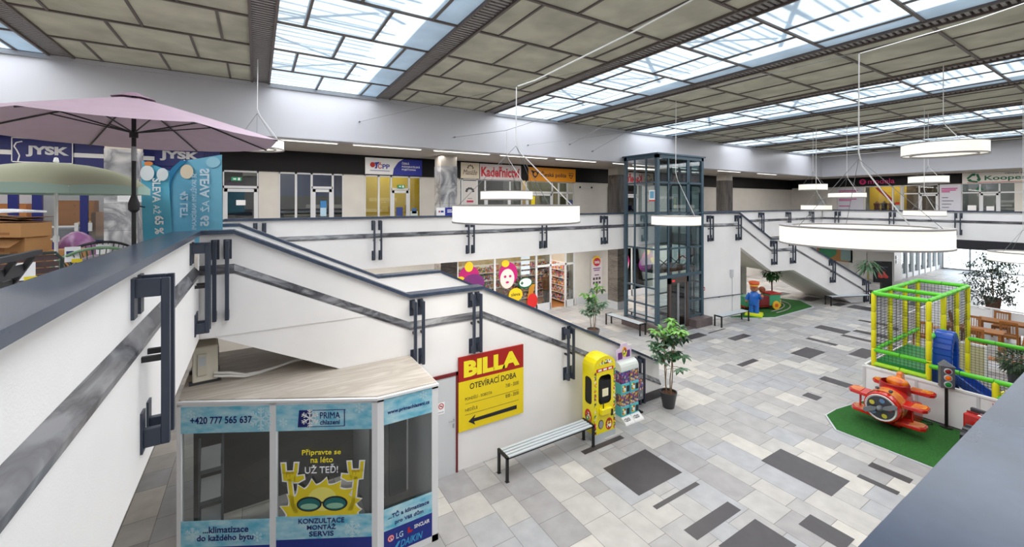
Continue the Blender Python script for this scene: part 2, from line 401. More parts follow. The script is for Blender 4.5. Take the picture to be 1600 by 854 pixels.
# ---- balustrades and staircases: outer face at local y = 0, wall body towards +y
def bal(name, o, ang, prof, bot, thick=.26, rail_m=railm, ledge=True, railw=None, wall_m=white, rail_h=.06):
    r = bpy.data.objects.new(name, None); COL.objects.link(r); r.location = (o[0], o[1], 0); r.rotation_euler = (0, 0, ang)
    r['kind'] = 'structure'
    y0, y1 = railw or (-.03, thick + .03)
    b = B(); n = len(prof)
    for (sa, za), (sb2, zb) in zip(prof, prof[1:]):
        b.poly([(sa, y0, za - rail_h), (sb2, y0, zb - rail_h), (sb2, y0, zb), (sa, y0, za)], (0, y1 - y0, 0))
    obj('rail', b, rail_m, r)
    if ledge:
        b = B(); up = [(s, z - rail_h) for s, z in prof]; lo = [(s, z - .51) for s, z in prof]
        b.poly([(s, .05, z) for s, z in up] + [(s, .05, z) for s, z in reversed(lo)], (0, thick - .05, 0)); obj('upper_panel', b, wall_m, r)
        b = B()
        for (sa, za), (sb2, zb) in zip(prof, prof[1:]):
            b.poly([(sa, -.02, za - .64), (sb2, -.02, zb - .64), (sb2, -.02, zb - .60), (sa, -.02, za - .60)], (0, .12, 0))
            b.add([(sa, -.02, za - .60), (sb2, -.02, zb - .60), (sb2, .06, zb - .50), (sa, .06, za - .50)], [(0, 1, 2, 3)])
        obj('ledge', b, ledgem, r)
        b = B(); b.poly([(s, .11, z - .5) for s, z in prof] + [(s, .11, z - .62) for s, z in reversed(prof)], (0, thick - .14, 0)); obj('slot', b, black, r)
        top = [(s, z - .63) for s, z in prof]
    else: top = [(s, z - rail_h) for s, z in prof]
    b = B(); b.poly([(s, 0, z) for s, z in top] + [(s, 0, z) for s, z in reversed(bot)], (0, thick, 0)); obj('lower_panel', b, wall_m, r)
    return r
RT = 4.81
bal('parapet_left', (-.7, .24), pi / 2, [(0, RT), (7.19, RT)], [(0, 3.25), (7.19, 3.25)], .27, railw=(-.03, .30))
bal('parapet_near', (32.5, .165), pi, [(0, RT), (33.2, RT)], [(0, 3.25), (33.2, 3.25)], .27, railw=(-.03, .45))
bal('parapet_stairhead', (-.7, 10.0), pi / 2, [(0, RT), (2.8, RT)], [(0, 3.25), (2.8, 3.25)])
bal('parapet_far', (-.7, 12.8), 0, [(0, RT), (17.3, RT)], [(0, 3.25), (17.3, 3.25)])
bal('parapet_far_beyond', (19.2, 12.8), 0, [(0, RT), (13.3, RT)], [(0, 3.25), (13.3, 3.25)])
bal('parapet_right', (32.5, 12.8), -pi / 2, [(0, RT), (12.5, RT)], [(0, 3.25), (12.5, 3.25)])
b = B(); b.box(32.45, 32.7, .3, 12.7, 2.75, 3.25); struct('trim_1', b, mat('dark_trim', (34, 34, 40), .5))
# near staircase
np_ = [(0, RT), (.42, RT), (3.09, 3.54), (4.6, 3.54), (10.0, .95)]
st = bal('staircase_side_near', (-.7, 7.43), 0, np_, [(0, 3.25), (.2, 3.24), (2.5, 2.15), (2.5, 0), (10.0, 0)], railw=(-.03, .24))
b = B(); b.poly([(0.02, -.018, 3.26), (2.33, -.018, 3.26), (.42, -.018, 4.16), (.02, -.018, 4.16)], (0, .03, 0)); obj('stringer_panel', b, white, st)
b = B(); b.box(9.1, 10.02, -.02, .28, 0, .22); obj('plinth', b, darkt, st)
bal('staircase_side_far', (-.7, 9.75), 0, np_, [(0, 3.25), (.2, 3.24), (2.5, 2.15), (3.3, 2.0), (4.4, 2.0), (8.6, 0), (10.0, 0)], ledge=False, railw=(-.03, .24))
def steps(name, o, ang, y0, y1, fl, soff, m):
    b = B(); pts = []
    for (s0, z0, s1, z1, n) in fl:
        for i in range(n):
            a = s0 + (s1 - s0) * i / n; c = s0 + (s1 - s0) * (i + 1) / n; z = z0 + (z1 - z0) * i / n; w = z0 + (z1 - z0) * (i + 1) / n
            pts += [(a, w if i == 0 and False else z), (a + .001, w), (c, w)]
    poly = pts + list(reversed(soff))
    b.poly([(s, y0, z) for s, z in poly], (0, y1 - y0, 0))
    o2 = struct(name, b, m); o2.location = (o[0], o[1], 0); o2.rotation_euler = (0, 0, ang)
    return o2
steps('stairs_near', (-.7, 7.43), 0, .26, 2.32, [(0, 3.8, .42, 3.8, 1), (.42, 3.8, 3.09, 2.54, 8), (3.09, 2.54, 4.6, 2.54, 1), (4.6, 2.54, 10.0, 0, 16)],
      [(0, 3.25), (.2, 3.24), (3.1, 2.0), (4.4, 2.0), (8.7, 0)], offwhite)
# right staircase
RA = -radians(12)
rp = [(-.55, RT), (1.95, RT), (3.99, 3.54), (5.62, 3.54), (11.25, .95)]
st = bal('staircase_side_right', (17.1, 11.2), RA, rp, [(-.55, 0), (2.02, 0), (2.02, 3.18), (4.0, 1.95), (5.45, 1.95), (9.7, 0), (11.25, 0)], railw=(-.03, .24))
bal('staircase_side_back', (17.1 - 2.2 * sin(RA), 11.2 + 2.2 * cos(RA)), RA, rp[1:], [(1.95, 3.2), (4.0, 1.95), (5.45, 1.95), (9.7, 0), (11.25, 0)], ledge=False, railw=(-.03, .24))
steps('stairs_right', (17.1, 11.2), RA, .26, 2.2, [(-.4, 3.8, 1.95, 3.8, 1), (1.95, 3.8, 3.99, 2.54, 8), (3.99, 2.54, 5.62, 2.54, 1), (5.62, 2.54, 11.2, 0, 16)],
      [(-.4, 3.25), (2.0, 3.2), (4.0, 1.97), (5.45, 1.97), (9.7, 0)], offwhite)

# ---- steel bars bolted over the balustrades, in pairs
def bracket(o, ang, s, zt, label, group, h=1.2):
    t = thing('railing_bracket', label, 'railing bracket', (o[0] + s * cos(ang), o[1] + s * sin(ang), zt - h), ang, group)
    b = B(); b.box(-.025, .025, -.16, -.11, 0, h); b.box(-.025, .025, -.11, .04, h - .13, h).box(-.025, .025, -.11, -.012, 0, .13); obj('bar', b, navy, t, bev=.004)
    for z0, pa, pb in ((h - .28, .03, .056), (-.03, -.014, .004)):
        b = B(); b.box(-.05, .05, pa, pb, z0, z0 + .29); obj('wall_plate', b, navy, t)
    b = B(); b.box(-.015, .015, -.11, .0, h - .60, h - .56); obj('middle_block', b, black, t)
def pair(o, ang, s, zt, where, group, gap=.17, h=1.2):
    a, c = where if isinstance(where, tuple) else ('left of the pair ' + where, 'right of the pair ' + where)
    bracket(o, ang, s, zt, 'dark steel bar, ' + a, group, h); bracket(o, ang, s + gap, zt, 'dark steel bar, ' + c, group, h)
g = 'steel bars on the near left parapet'
pair((-.7, .24), pi / 2, 3.69, 4.66, ('nearest big one on the left parapet', 'just behind the nearest big one on the left parapet'), g, .2, 1.21)
pair((-.7, .24), pi / 2, 6.72, 4.66, ('left parapet near the corner, front of the pair', 'left parapet near the corner, back of the pair'), g, .2, 1.21)
g = 'steel bars on the near staircase'
O = (-.7, 7.43)
for s, z, w in ((.19, 4.66, 'at the top of the near staircase'), (3.15, 3.42, 'above the kiosk roof corner'), (4.33, 3.42, 'above the yellow and red sign'),
                (6.7, 2.36, 'left of the yellow claw machine'), (9.05, 1.22, 'behind the capsule machines')):
    pair(O, 0, s, z, w, g, .15, 1.15)
g = 'steel bars on the far gallery parapet'
for x, w in ((-.02, 'at the left end of the far gallery'), (3.0, 'below the blue and white insurance sign'), (6.1, 'left under the large round lamp'), (9.15, 'right under the large round lamp'), (12.3, 'left of the glass lift')):
    pair((-.7, 12.8), 0, x + .7, 4.68, w, g, .2, 1.15)
for x, w in ((24.6, 'just beyond the right staircase top'), (27.7, 'above the right staircase landing'), (30.7, 'in the far corner of the gallery')):
    pair((-.7, 12.8), 0, x + .7, 4.68, w, g, .2, 1.15)
g = 'steel bars on the right gallery parapet'
for y, w in ((12.05, 'nearest the far corner on the right gallery'), (9.3, 'below the pink lettered shop sign'), (6.55, 'left of the insurance shop front')):
    pair((32.5, 12.8), -pi / 2, 12.8 - y, 4.68, w, g, .2, 1.15)
g = 'steel bars on the right staircase'
for s, z, w in ((.1, 4.66, 'beside the glass lift'), (1.75, 4.66, 'at the top of the right staircase'), (4.0, 3.42, 'left on the right staircase landing'), (5.25, 3.42, 'right on the right staircase landing'),
                (8.1, 2.3, 'midway down the right staircase'), (10.7, 1.12, 'at the foot of the right staircase')):
    pair((17.1, 11.2), RA, s, z, w, g, .16, 1.12)

# ---- walls behind the shops on both floors (shop bays cut out of them)
def wallrun(name, spans, y0, y1, z0, z1, m):
    b = B()
    for a, c in spans: b.box(a, c, y0, y1, z0, z1)
    return struct(name, b, m)
wallrun('wall_shops_upper', [(.07, .67), (2.75, 3.52), (5.72, 7.45), (13.85, 36.2)], 16.4, 16.55, 3.8, 6.35, offwhite)
b = B(); b.box(-1.0, 3.5, 16.34, 16.5, 6.3, 7.04).box(3.5, 36.2, 16.34, 16.5, 6.3, 7.04); struct('trim_2', b, fasc)
wallrun('wall_shops_lower', [(-12, 7.3), (13.9, 17.3), (18.2, 36.2)], 16.4, 16.55, 0, 3.3, offwhite)
b = B(); b.box(7.3, 13.9, 16.38, 16.55, 2.75, 3.3).box(17.3, 18.2, 16.4, 16.55, 2.6, 3.3); struct('trim_3', b, offwhite)
b = B(); b.box(14.0, 17.2, 16.37, 16.4, .0, .38); struct('baseboard_far', b, lgrey)
# partition between shops
b = B()
for x in (-.98, .37, 3.1, 7.1, 10.75, 14.0): b.box(x - .04, x + .04, 16.56, 20, 3.8, 7.04)
for x in (7.2, 14.0): b.box(x - .05, x + .05, 16.56, 20, 0, 3.27)
struct('wall_partition', b, offwhite)
# right gallery shop wall with openings, fascia
b = B(); b.box(36.2, 36.35, 11.75, 16.4, 3.8, 6.4).box(36.2, 36.35, 7.05, 8.0, 3.8, 6.4).box(36.2, 36.35, -4.2, 2.5, 3.8, 6.4).box(36.2, 36.35, 9.72, 9.85, 3.8, 6.4)
struct('wall_shops_right', b, offwhite)
b = B(); b.box(36.12, 36.3, -4.2, 16.4, 6.42, 7.04); struct('trim_4', b, fasc)
# ground floor towards the entrance
b = B(); b.box(36.2, 36.4, 11.2, 16.4, 0, 3.3).box(36.2, 37.6, 10.15, 11.2, 0, 3.3); struct('wall_entrance_side', b, mat('wall_grey', (196, 194, 192), .6))
b = B(); b.box(36.4, 47, 10.25, 10.6, 3.05, 3.27); struct('trim_5', b, white)
b = B(); b.use(lgrey)
for i in range(8):
    xx = 37.7 + 1.3 * i; b.box(xx - .1, xx + .1, 10.2, 10.45, 0, 3.05)
b.box(37.6, 47, 10.25, 10.4, 0, .3).box(37.6, 47, 10.25, 10.4, 2.9, 3.05)
struct('window_1', b); b = B(); b.box(37.6, 47, 10.31, 10.33, .3, 2.9); struct('window_2', b, clear)
b = B()
for yy in (3.02, 4.5, 5.9, 7.3, 8.7, 10.2): b.box(46.95, 47.08, yy - .05, yy + .05, 0, 3.05)
b.box(46.95, 47.08, 3, 10.3, 2.25, 2.33).box(46.95, 47.08, 3, 10.3, 2.98, 3.05).box(46.95, 47.08, 3, 10.3, 0, .1)
struct('door_1', b, grey); b = B(); b.box(47.0, 47.02, 3, 10.3, .1, 3.0); struct('door_2', b, clear)
b = B(); b.box(47.2, 110, -40, 60, -.4, -.02).box(37.6, 47.2, 17.6, 60, -.4, -.02); struct('ground_outside', b, mat('street_paving', (200, 200, 198), .8, var=.05))
# white ribbed partition under the right staircase
b = B()
for i in range(4):
    b.box(20.6 + i * .62, 21.05 + i * .62, 12.62, 12.78, 0, 2.6).box(20.55 + i * .62, 21.2 + i * .62, 12.7, 12.86, 0, 2.6)
struct('wall_ribbed', b, offwhite)

# ================================================================== KIOSK
banner = mat('ice_print', (96, 190, 220), .35, var2=(196, 232, 242), vscale=5, stretch=(1, 1, 2.2))
kA = Vector((-.95, 7.41, 0)); kB = Vector((1.48, 6.07, 0)); kC = Vector((2.40, 6.07, 0)); kD = Vector((2.40, 7.42, 0))
kr = (kB - kA).normalized(); kn = kr.cross(EZ); KL = (kB - kA).length
KZ = 2.41
kiosk = thing('glass_kiosk', 'white framed corner kiosk with icy blue window banners under the staircase', 'kiosk', tuple(kA))
def kl(p): return tuple(Vector(p) - kA)                      # kiosk-local coordinates
fo = kl(kA); fr = kr
b = B()
def kbar(s0, s1, z0, z1, o=kA, r=kr, d=.06):
    n = r.cross(EZ)
    b.poly([Vector(o) - kA + r * s0 + EZ * z0, Vector(o) - kA + r * s1 + EZ * z0, Vector(o) - kA + r * s1 + EZ * z1, Vector(o) - kA + r * s0 + EZ * z1], -n * d)
for s0, s1 in ((0, .06), (1.27, 1.36), (KL - .08, KL)): kbar(s0, s1, 0, KZ - .02)
kbar(0, KL, KZ - .06, KZ - .02); kbar(0, KL, 0, .10)
for s0, s1 in ((0, .09), (.82, .92)): kbar(s0, s1, 0, KZ - .02, kB, EX)
kbar(0, .92, KZ - .06, KZ - .02, kB, EX); kbar(0, .92, 0, .10, kB, EX)
b.box(kD.x - .06 - kA.x, kD.x - kA.x, kC.y - kA.y + .06, kD.y - kA.y - .04, 0, KZ - .02)
obj('frame', b, whitem, kiosk)
b = B(); pts = [kl(kA), kl(kB), kl(kC), kl(kD)]; pts = [(p[0], p[1]) for p in pts]
b.use(whitem).plan([(-.02, -.0)] + [(pts[1][0] - .01, pts[1][1] - .03), (pts[2][0] + .0, pts[2][1] - .03), (pts[3][0], pts[3][1] - .04)], KZ - .02, KZ + .012)
b.use(tanm).plan([(0.02, .03), (pts[1][0], pts[1][1] + .02), (pts[2][0] - .02, pts[2][1] + .02), (pts[3][0] - .02, pts[3][1]), (2.12, pts[3][1]), (2.12, 2.0), (.02, 2.0)], KZ + .012, KZ + .03)
obj('roof', b, None, kiosk)
def pane(o, r, s0, s1):
    g = B(); n = r.cross(EZ); q = Vector(o) - kA - n * .03
    g.poly([q + r * s0 + EZ * .1, q + r * s1 + EZ * .1, q + r * s1 + EZ * (KZ - .06), q + r * s0 + EZ * (KZ - .06)]); obj('window_pane', g, darkg, kiosk)
pane(kA, kr, .06, 1.27); pane(kA, kr, 1.36, KL - .08); pane(kB, EX, .09, .82)
def flake(b, cx, cy, R, o, r, th):
    o = Vector(o); r = Vector(r); n = r.cross(EZ)
    def seg(x0, y0, x1, y1, w):
        d = Vector((x1 - x0, y1 - y0)); L = d.length; p = Vector((-d.y, d.x)) / L * w / 2
        b.poly([o + r * x + EZ * y for x, y in ((x0 + p.x, y0 + p.y), (x0 - p.x, y0 - p.y), (x1 - p.x, y1 - p.y), (x1 + p.x, y1 + p.y))], n * th)
    for k in range(6):
        a = pi / 2 + k * pi / 3; seg(cx, cy, cx + R * cos(a), cy + R * sin(a), R * .13)
        for f in (.45, .72):
            for da in (-.9, .9):
                seg(cx + R * f * cos(a), cy + R * f * sin(a), cx + R * f * cos(a) + R * .32 * cos(a + da), cy + R * f * sin(a) + R * .32 * sin(a + da), R * .1)
pale = C('pale_ice', (206, 234, 243)); pyel = C('sticker_yellow', (236, 214, 30), .4)
def bnr(s0, s1, z0, z1, o=kA, r=kr, m=banner):
    b = B(); b.rect2(s0, s1, z0, z1, kl(o), r, EZ, .003); return obj('window_banner', b, m, kiosk)
def lett(par, items, m, o, r, th=.008, bold=.012, name='lettering'):
    b = B()
    for it in items: b.text(it[0], it[1], it[2], it[3], it[4], o, r, EZ, th, it[5] if len(it) > 5 else bold)
    return obj(name, b, m, par)
t1 = bnr(.06, 1.27, 1.98, 2.35); lett(t1, [('+420 777 565 637', .19, 1.03, 2.11, 2.21)], navyink, kl(kA), kr)
b = B(); flake(b, 1.15, 2.16, .16, kl(kA), kr, .006); flake(b, .2, 2.24, .06, kl(kA), kr, .006); obj('snowflake', b, pale, t1)
t2 = bnr(1.36, KL - .08, 1.98, 2.35)
b = B(); b.use(navyink).face2([(1.66, 2.03), (1.84, 2.03), (1.86, 2.27), (1.68, 2.27)], kl(kA), kr, EZ, .006)
for x0, x1, y0, y1 in ((1.86, 2.33, 2.262, 2.27), (1.84, 2.31, 2.03, 2.038), (2.305, 2.318, 2.03, 2.27)): b.rect2(x0, x1, y0, y1, kl(kA), kr, EZ, .006)
b.use(whitei); flake(b, 1.83, 2.155, .125, kl(kA), kr, .010)
b.use(navyink).text('PRIMA', 1.97, 2.25, 2.145, 2.235, kl(kA), kr, EZ, .008, 0).text('chlazení', 1.97, 2.25, 2.06, 2.125, kl(kA), kr, EZ, .008, .012)
obj('company_sign', b, None, t2)
b = B(); flake(b, 2.52, 2.28, .07, kl(kA), kr, .006); flake(b, 1.46, 2.1, .06, kl(kA), kr, .006); obj('snowflake', b, pale, t2)
t3 = bnr(.06, 1.27, .38, .75); lett(t3, [('...klimatizace', .36, .98, .575, .665), ('do každého bytu', .28, 1.05, .44, .55)], navyink, kl(kA), kr)
b = B(); flake(b, .22, .56, .1, kl(kA), kr, .006); flake(b, 1.1, .5, .07, kl(kA), kr, .006); obj('snowflake', b, pale, t3)
t4 = bnr(1.36, KL - .08, .44, .77); lett(t4, [('KONZULTACE', 1.67, 2.31, .66, .73), ('MONTÁŽ', 1.79, 2.19, .57, .65), ('SERVIS', 1.82, 2.16, .475, .545)], navyink, kl(kA), kr)
b = B(); flake(b, 2.42, .56, .12, kl(kA), kr, .006); obj('snowflake', b, pale, t4)
nb = C('banner_navy', (20, 44, 140)); bnr(.06, 1.27, .1, .38, m=nb); bnr(1.36, KL - .08, .1, .44, m=nb)
t5 = bnr(.09, .82, 2.0, 2.38, kB, EX); 
b = B(); b.text('www.primachlazeni.cz', .14, .78, 2.13, 2.20, kl(kB), EX, EZ, .008, .02); obj('lettering', b, navyink, t5)
b = B(); flake(b, .68, 2.3, .06, kl(kB), EX, .006); obj('snowflake', b, pale, t5)
t6 = bnr(.09, .82, .46, .78, kB, EX)
lett(t6, [('...TČ a klimatizace', .15, .77, .62, .70), ('pro Váš dům', .25, .68, .5, .58)], navyink, kl(kB), EX)
t7 = bnr(.09, .82, .1, .46, kB, EX, nb)
b = B(); o = kl(kB); b.use(C('logo_crimson', (200, 30, 70))).disc2(.19, .33, .05, .05, o, EX, EZ, .006).use(whitei).ring2(.19, .33, .032, .039, o, EX, EZ, .009).rect2(.186, .194, .31, .345, o, EX, EZ, .009).rect2(.186, .21, .308, .316, o, EX, EZ, .009)
obj('brand_logo', b, None, t7); b = B(); b.use(pale).text('LG', .27, .37, .29, .37, o, EX, EZ, .006, 0)
obj('brand_logo', b, None, t7); b = B(); b.use(red).face2([(.44, .38), (.47, .38), (.47, .33), (.52, .33), (.50, .30), (.44, .30)], o, EX, EZ, .006).use(whitei).text('SINCLAIR', .54, .78, .33, .385, o, EX, EZ, .006, .02)
obj('brand_logo', b, None, t7); b = B(); b.use(C('logo_sky', (60, 170, 220))).face2([(.22, .14), (.30, .24), (.33, .24), (.27, .14)], o, EX, EZ, .006).text('DAIKIN', .34, .66, .14, .24, o, EX, EZ, .006, .01, shear=.2)
obj('brand_logo', b, None, t7)
# printed sun on the middle pane
sun_s = B(); o = kl(kA)
def blob(pts, m, th): sun_s.use(m).face2(pts, o, kr, EZ, th)
def sunpts(grow):
    P = []
    for i in range(46):
        f = i / 45; a = pi * (1 - f); k = (f * 9) % 1.0; r = .47 + .17 * (k ** 2.2) * (1 if .04 < f < .96 else 0) + grow
        P.append((2.0 + r * cos(a) * 1.04, .765 + r * sin(a) * .93))
    return P
blob(sunpts(.022)[::-1], whitei, .002); blob(sunpts(0)[::-1], pyel, .004)
sun_s.use(C('sun_pale', (246, 236, 120))).disc2(2.0, 1.0, .2, .17, o, kr, EZ, .0055)
def hand(cx, sg):
    for g, m, th in ((.018, whitei, .002), (0, pyel, .004)):
        def P(l): return [(cx + sg * x, y) for x, y in l][::sg]
        # arm
        blob(P([(-.03 - g, 1.30), (.02 + g, 1.30), (.065 + g, .95), (.12 + g, .82), (.05 - g, .82), (.01 - g, .95)]), m, th)
        # palm with raised first and little finger, thumb out
        blob(P([(-.09 - g, 1.28 - g), (.07 + g, 1.26 - g), (.10 + g, 1.40 + g), (-.10 - g, 1.40 + g)]), m, th)
        blob(P([(-.10 - g, 1.38), (-.055 + g, 1.38), (-.065 + g, 1.52 + g), (-.115 - g, 1.52 + g)]), m, th)
        blob(P([(.055 - g, 1.38), (.10 + g, 1.38), (.115 + g, 1.52 + g), (.07 - g, 1.52 + g)]), m, th)
        blob(P([(.05, 1.25 - g), (.12, 1.25 - g), (.20 + g, 1.30 - g), (.19 + g, 1.345 + g), (.06, 1.33 + g)]), m, th)
    sh = C('finger_shade', (200, 168, 20))
    for dx in (-.045, .0): sun_s.use(sh).rect2(cx + dx - .004, cx + dx + .004, 1.33, 1.40, o, kr, EZ, .006)
    sun_s.use(sh).disc2(cx - .025, 1.385, .035, .018, o, kr, EZ, .0055, 12).disc2(cx + .03, 1.385, .03, .018, o, kr, EZ, .0055, 12)
hand(1.55, 1); hand(2.47, -1)
lens = C('lens_teal', (20, 110, 110), .3)
for cx in (1.82, 2.18):
    sun_s.use(inkb).disc2(cx, .935, .175, .105, o, kr, EZ, .007).use(lens).disc2(cx, .932, .15, .085, o, kr, EZ, .009).use(C('lens_light', (150, 200, 170), .3)).disc2(cx, .905, .12, .04, o, kr, EZ, .0105)
blob([(1.94, .945), (2.06, .945), (2.06, .965), (1.94, .965)], inkb, .0085)
ss = obj('sun_sticker', sun_s, None, kiosk)
lett(ss, [('Připravte se', 1.72, 2.26, 1.61, 1.71), ('na léto', 1.84, 2.15, 1.52, 1.60)], C('text_yellow', (246, 228, 20)), o, kr, bold=.004)
lett(ss, [('UŽ TEĎ!', 1.76, 2.22, 1.37, 1.495)], whitei, o, kr, bold=0)
# kiosk inside: back wall, plank, inner partition and a brochure rack
b = B(); inn = C('kiosk_inside', (96, 94, 92), .7)
b.use(inn).poly([kl((-.85, 8.3, .1)), kl((1.9, 8.3, .1)), kl((1.9, 8.3, 2.0)), kl((-.85, 8.3, 2.0))], (0, .03, 0))
b.use(C('partition_grey', (150, 152, 152), .6)).box(1.55 - kA.x, 1.6 - kA.x, 6.9 - kA.y, 8.2 - kA.y, .05, 2.2).box(2.0 - kA.x, 2.3 - kA.x, 7.34 - kA.y, 7.4 - kA.y, .05, 2.2)
obj('inner_wall', b, None, kiosk)
b = B(); b.box(0.3, 1.9, .75, .82, 1.7, 1.95); obj('inner_beam', b, C('oak_board', (150, 98, 40), .6), kiosk)
rk = thing('brochure_rack', 'leaning brochure rack with white leaflets behind the left kiosk window', 'rack', tuple(kA + kr * .30 - kn * .25), atan2(kr.y, kr.x) + .5)
b = B(); b.bar((-.14, 0, 0), (-.14, .12, 1.75), .03, .03); b.bar((.14, 0, 0), (.14, .12, 1.75), .03, .03)
for z in (.4, .85, 1.3): b.bar((-.14, .02, z), (.14, .02, z), .02, .08)
obj('frame', b, grey, rk)
for z in (.42, .87, 1.32):
    b = B(); b.obox((0, .05, z + .15), (.24, .02, .3), Matrix.Rotation(-.35, 3, 'X')); obj('leaflet', b, whitei, rk)

area('kiosk_fill', (1.0, 7.2, 2.3), .8, .5, 9)  # unseen fill light, added to brighten the kiosk inside
# AC unit on the kiosk roof, its pipes
ac = thing('air_conditioner', 'cream outdoor air conditioning unit standing on the kiosk roof', 'air conditioner', (-.68, 8.05, KZ + .03), .1)
b = B(); b.box(-.16, .16, -.2, .45, .05, .58); obj('casing', b, C('ac_cream', (226, 220, 204), .5), ac, bev=.015)
b = B(); b.box(-.1, .02, -.235, -.2, .15, .48); cv = obj('valve_cover', b, C('ac_cover', (214, 208, 192), .5), ac, bev=.008)
b = B(); b.box(-.08, -.0, -.238, -.234, .3, .44); obj('label', b, lgrey, cv)
b = B()
for y in (-.15, .38): b.box(-.2, .2, y, y + .06, 0, .05)
obj('foot', b, dgrey, ac)
b = B(); b.box(.16, .17, -.15, .4, .1, .54)
for i in range(12): b.box(.168, .174, -.15, .4, .12 + i * .035, .13 + i * .035)
obj('grille', b, dgrey, ac)
pp = B()
for dz in (0, .05):
    pp.tube([(-.55, 7.83, 2.60 - dz), (-.35, 7.78, 2.58 - dz), (-.15, 7.80, 2.50 - dz * .6), (.05, 7.86, 2.48 - dz * .3), (.3, 7.9, 2.50), (.55, 7.95, 2.53), (.85, 8.1, 2.50)], .02, 8)
tag(obj('insulated_pipe', pp, C('pipe_white', (228, 226, 222), .6)), 'pair of white insulated pipes running across the kiosk roof', 'pipe')
b = B(); b.box(1.02, 1.10, 8.0, 8.04, 2.46, 2.58); tag(obj('junction_box', b, lgrey, bev=.006), 'small pale junction box under the stairs above the kiosk roof', 'box')

# ================================================================== WALL ALONG THE STAIRS
d = thing('service_door', 'grey service door in a dark red frame beside the yellow sign', 'door', (2.9, 7.425, 0))
b = B(); b.box(0, .40, -.02, 0, 0, 1.88); obj('leaf', b, C('door_grey', (204, 206, 210), .5), d)
b = B(); fr_ = C('frame_red', (112, 22, 28), .5); b.box(.39, .43, -.035, .0, 0, 1.94).box(-.42, .43, -.035, 0, 1.88, 1.94); obj('door_frame', b, fr_, d)
b = B(); b.box(-.42, 0, -.02, 0, 0, 1.88); obj('leaf', b, C('door_grey', (0, 0, 0)), d)
b = B(); b.cyl((.34, -.02, 1.04), (.34, -.07, 1.04), .012, 8).cyl((.34, -.065, 1.04), (.23, -.065, 1.04), .01, 8).box(.325, .355, -.026, -.018, .88, .96); obj('handle', b, grey, d)
ns = thing('no_smoking_sign', 'small round red no smoking sign on the grey door', 'sign', (2.985, 7.400, 1.34))
b = B(); b.use(whitei).rect2(-.07, .07, -.13, .09, (0, 0, 0), EX, EZ, .003); obj('plate', b, None, ns)
b = B(); b.use(red).ring2(0, .02, .04, .055, (0, -.003, 0), EX, EZ, .002).use(inkb).rect2(-.03, .03, .013, .027, (0, -.003, 0), EX, EZ, .002).use(red).face2([(-.035, .05), (-.028, .057), (.035, -.01), (.028, -.017)], (0, -.003, 0), EX, EZ, .003)
obj('symbol', b, None, ns); b = B(); b.use(dgrey).text('ZÁKAZ KOUŘENÍ', -.055, .055, -.10, -.08, (0, -.003, 0), EX, EZ, .002); obj('small_print', b, None, ns)

s = thing('store_sign', 'large red and yellow opening hours sign on the white stair wall', 'sign', (3.34, 7.415, 0))
sw, z0, z1 = 1.50, .76, 2.21; o = (0, -.03, 0)
b = B(); b.box(0, sw, -.03, 0, z0, 1.73); obj('board', b, C('board_yellow', (236, 208, 16), .5), s)
b = B(); b.box(0, sw, -.03, 0, 1.73, z1); rb_ = obj('header', b, C('board_red', (164, 24, 14), .5), s)
b = B(); b.text('BILLA', .11, 1.40, 1.80, 2.12, o, EX, EZ, .006, .055); obj('lettering', b, C('letter_yellow', (244, 226, 40), .5), rb_)
b = B(); b.text('OTEVÍRACÍ DOBA', .24, 1.32, 1.545, 1.69, o, EX, EZ, .004, .008); obj('lettering', b, inkb, s)
b = B(); og = C('letter_olive', (92, 84, 40))
for tx, x0, x1, ya in (('PONDĚLÍ - SOBOTA', .14, .74, 1.345), ('NEDĚLE', .14, .41, 1.13), ('7:00 – 20:00', 1.06, 1.38, 1.39), ('8:00 – 20:00', 1.06, 1.38, 1.175)): b.text(tx, x0, x1, ya, ya + .075, o, EX, EZ, .004, 0)
for z in (1.275, 1.06): b.rect2(.14, 1.38, z, z + .006, o, EX, EZ, .003)
obj('opening_hours', b, og, s)
b = B(); b.face2([(.21, .92), (.36, .82), (.33, .89), (1.33, .885), (1.33, .965), (.33, .955), (.36, 1.02)], o, EX, EZ, .004); obj('arrow', b, inkb, s)

# benches
def bench(label, loc, rotz, L=2.2, w=.36, flat=False):
    t = thing('bench', label, 'bench', loc, rotz, 'slatted benches in the hall')
    for k, sx in ((0, -1), (1, 1)):
        b = B(); x = sx * (L / 2 - .025)
        b.box(x - .025, x + .025, -w / 2, -w / 2 + .05, 0, .47).box(x - .025, x + .025, w / 2 - .05, w / 2, 0, .47).box(x - .025, x + .025, -w / 2, w / 2, .42, .472)
        for yy in (-w / 2 + .025, w / 2 - .025): b.box(x - .035, x + .035, yy - .035, yy + .035, 0, .012)
        obj('leg_frame', b, black, t, bev=.004)
    n = 4; gw = (w - .02) / n
    for i in range(n):
        b = B(); y = -w / 2 + .01 + gw * (i + .5); b.box(-L / 2 + .05, L / 2 - .05, y - gw / 2 + .013, y + gw / 2 - .013, .435, .462)
        obj('slat', b, C('slat_grey', (196, 204, 210), .4), t, bev=.004)
    b = B(); b.box(-L / 2 + .05, L / 2 - .05, -w / 2 + .03, w / 2 - .03, .405, .43); obj('rail', b, black, t)  # black sheet under the whole seat, added so the slat gaps look dark
bench('grey slatted bench by the white wall below the yellow sign', (5.07, 6.80, 0), 0, 2.2)
bench('grey slatted bench in front of the glass lift side', (13.0, 12.16, 0), pi / 2, 1.9)
bench('grey slatted bench to the right of the lift by the white wall', (17.62, 10.33, 0), -.03, 2.0)
bench('grey slatted bench at the foot of the right staircase', (26.1, 9.15, 0), -.36, 2.5)

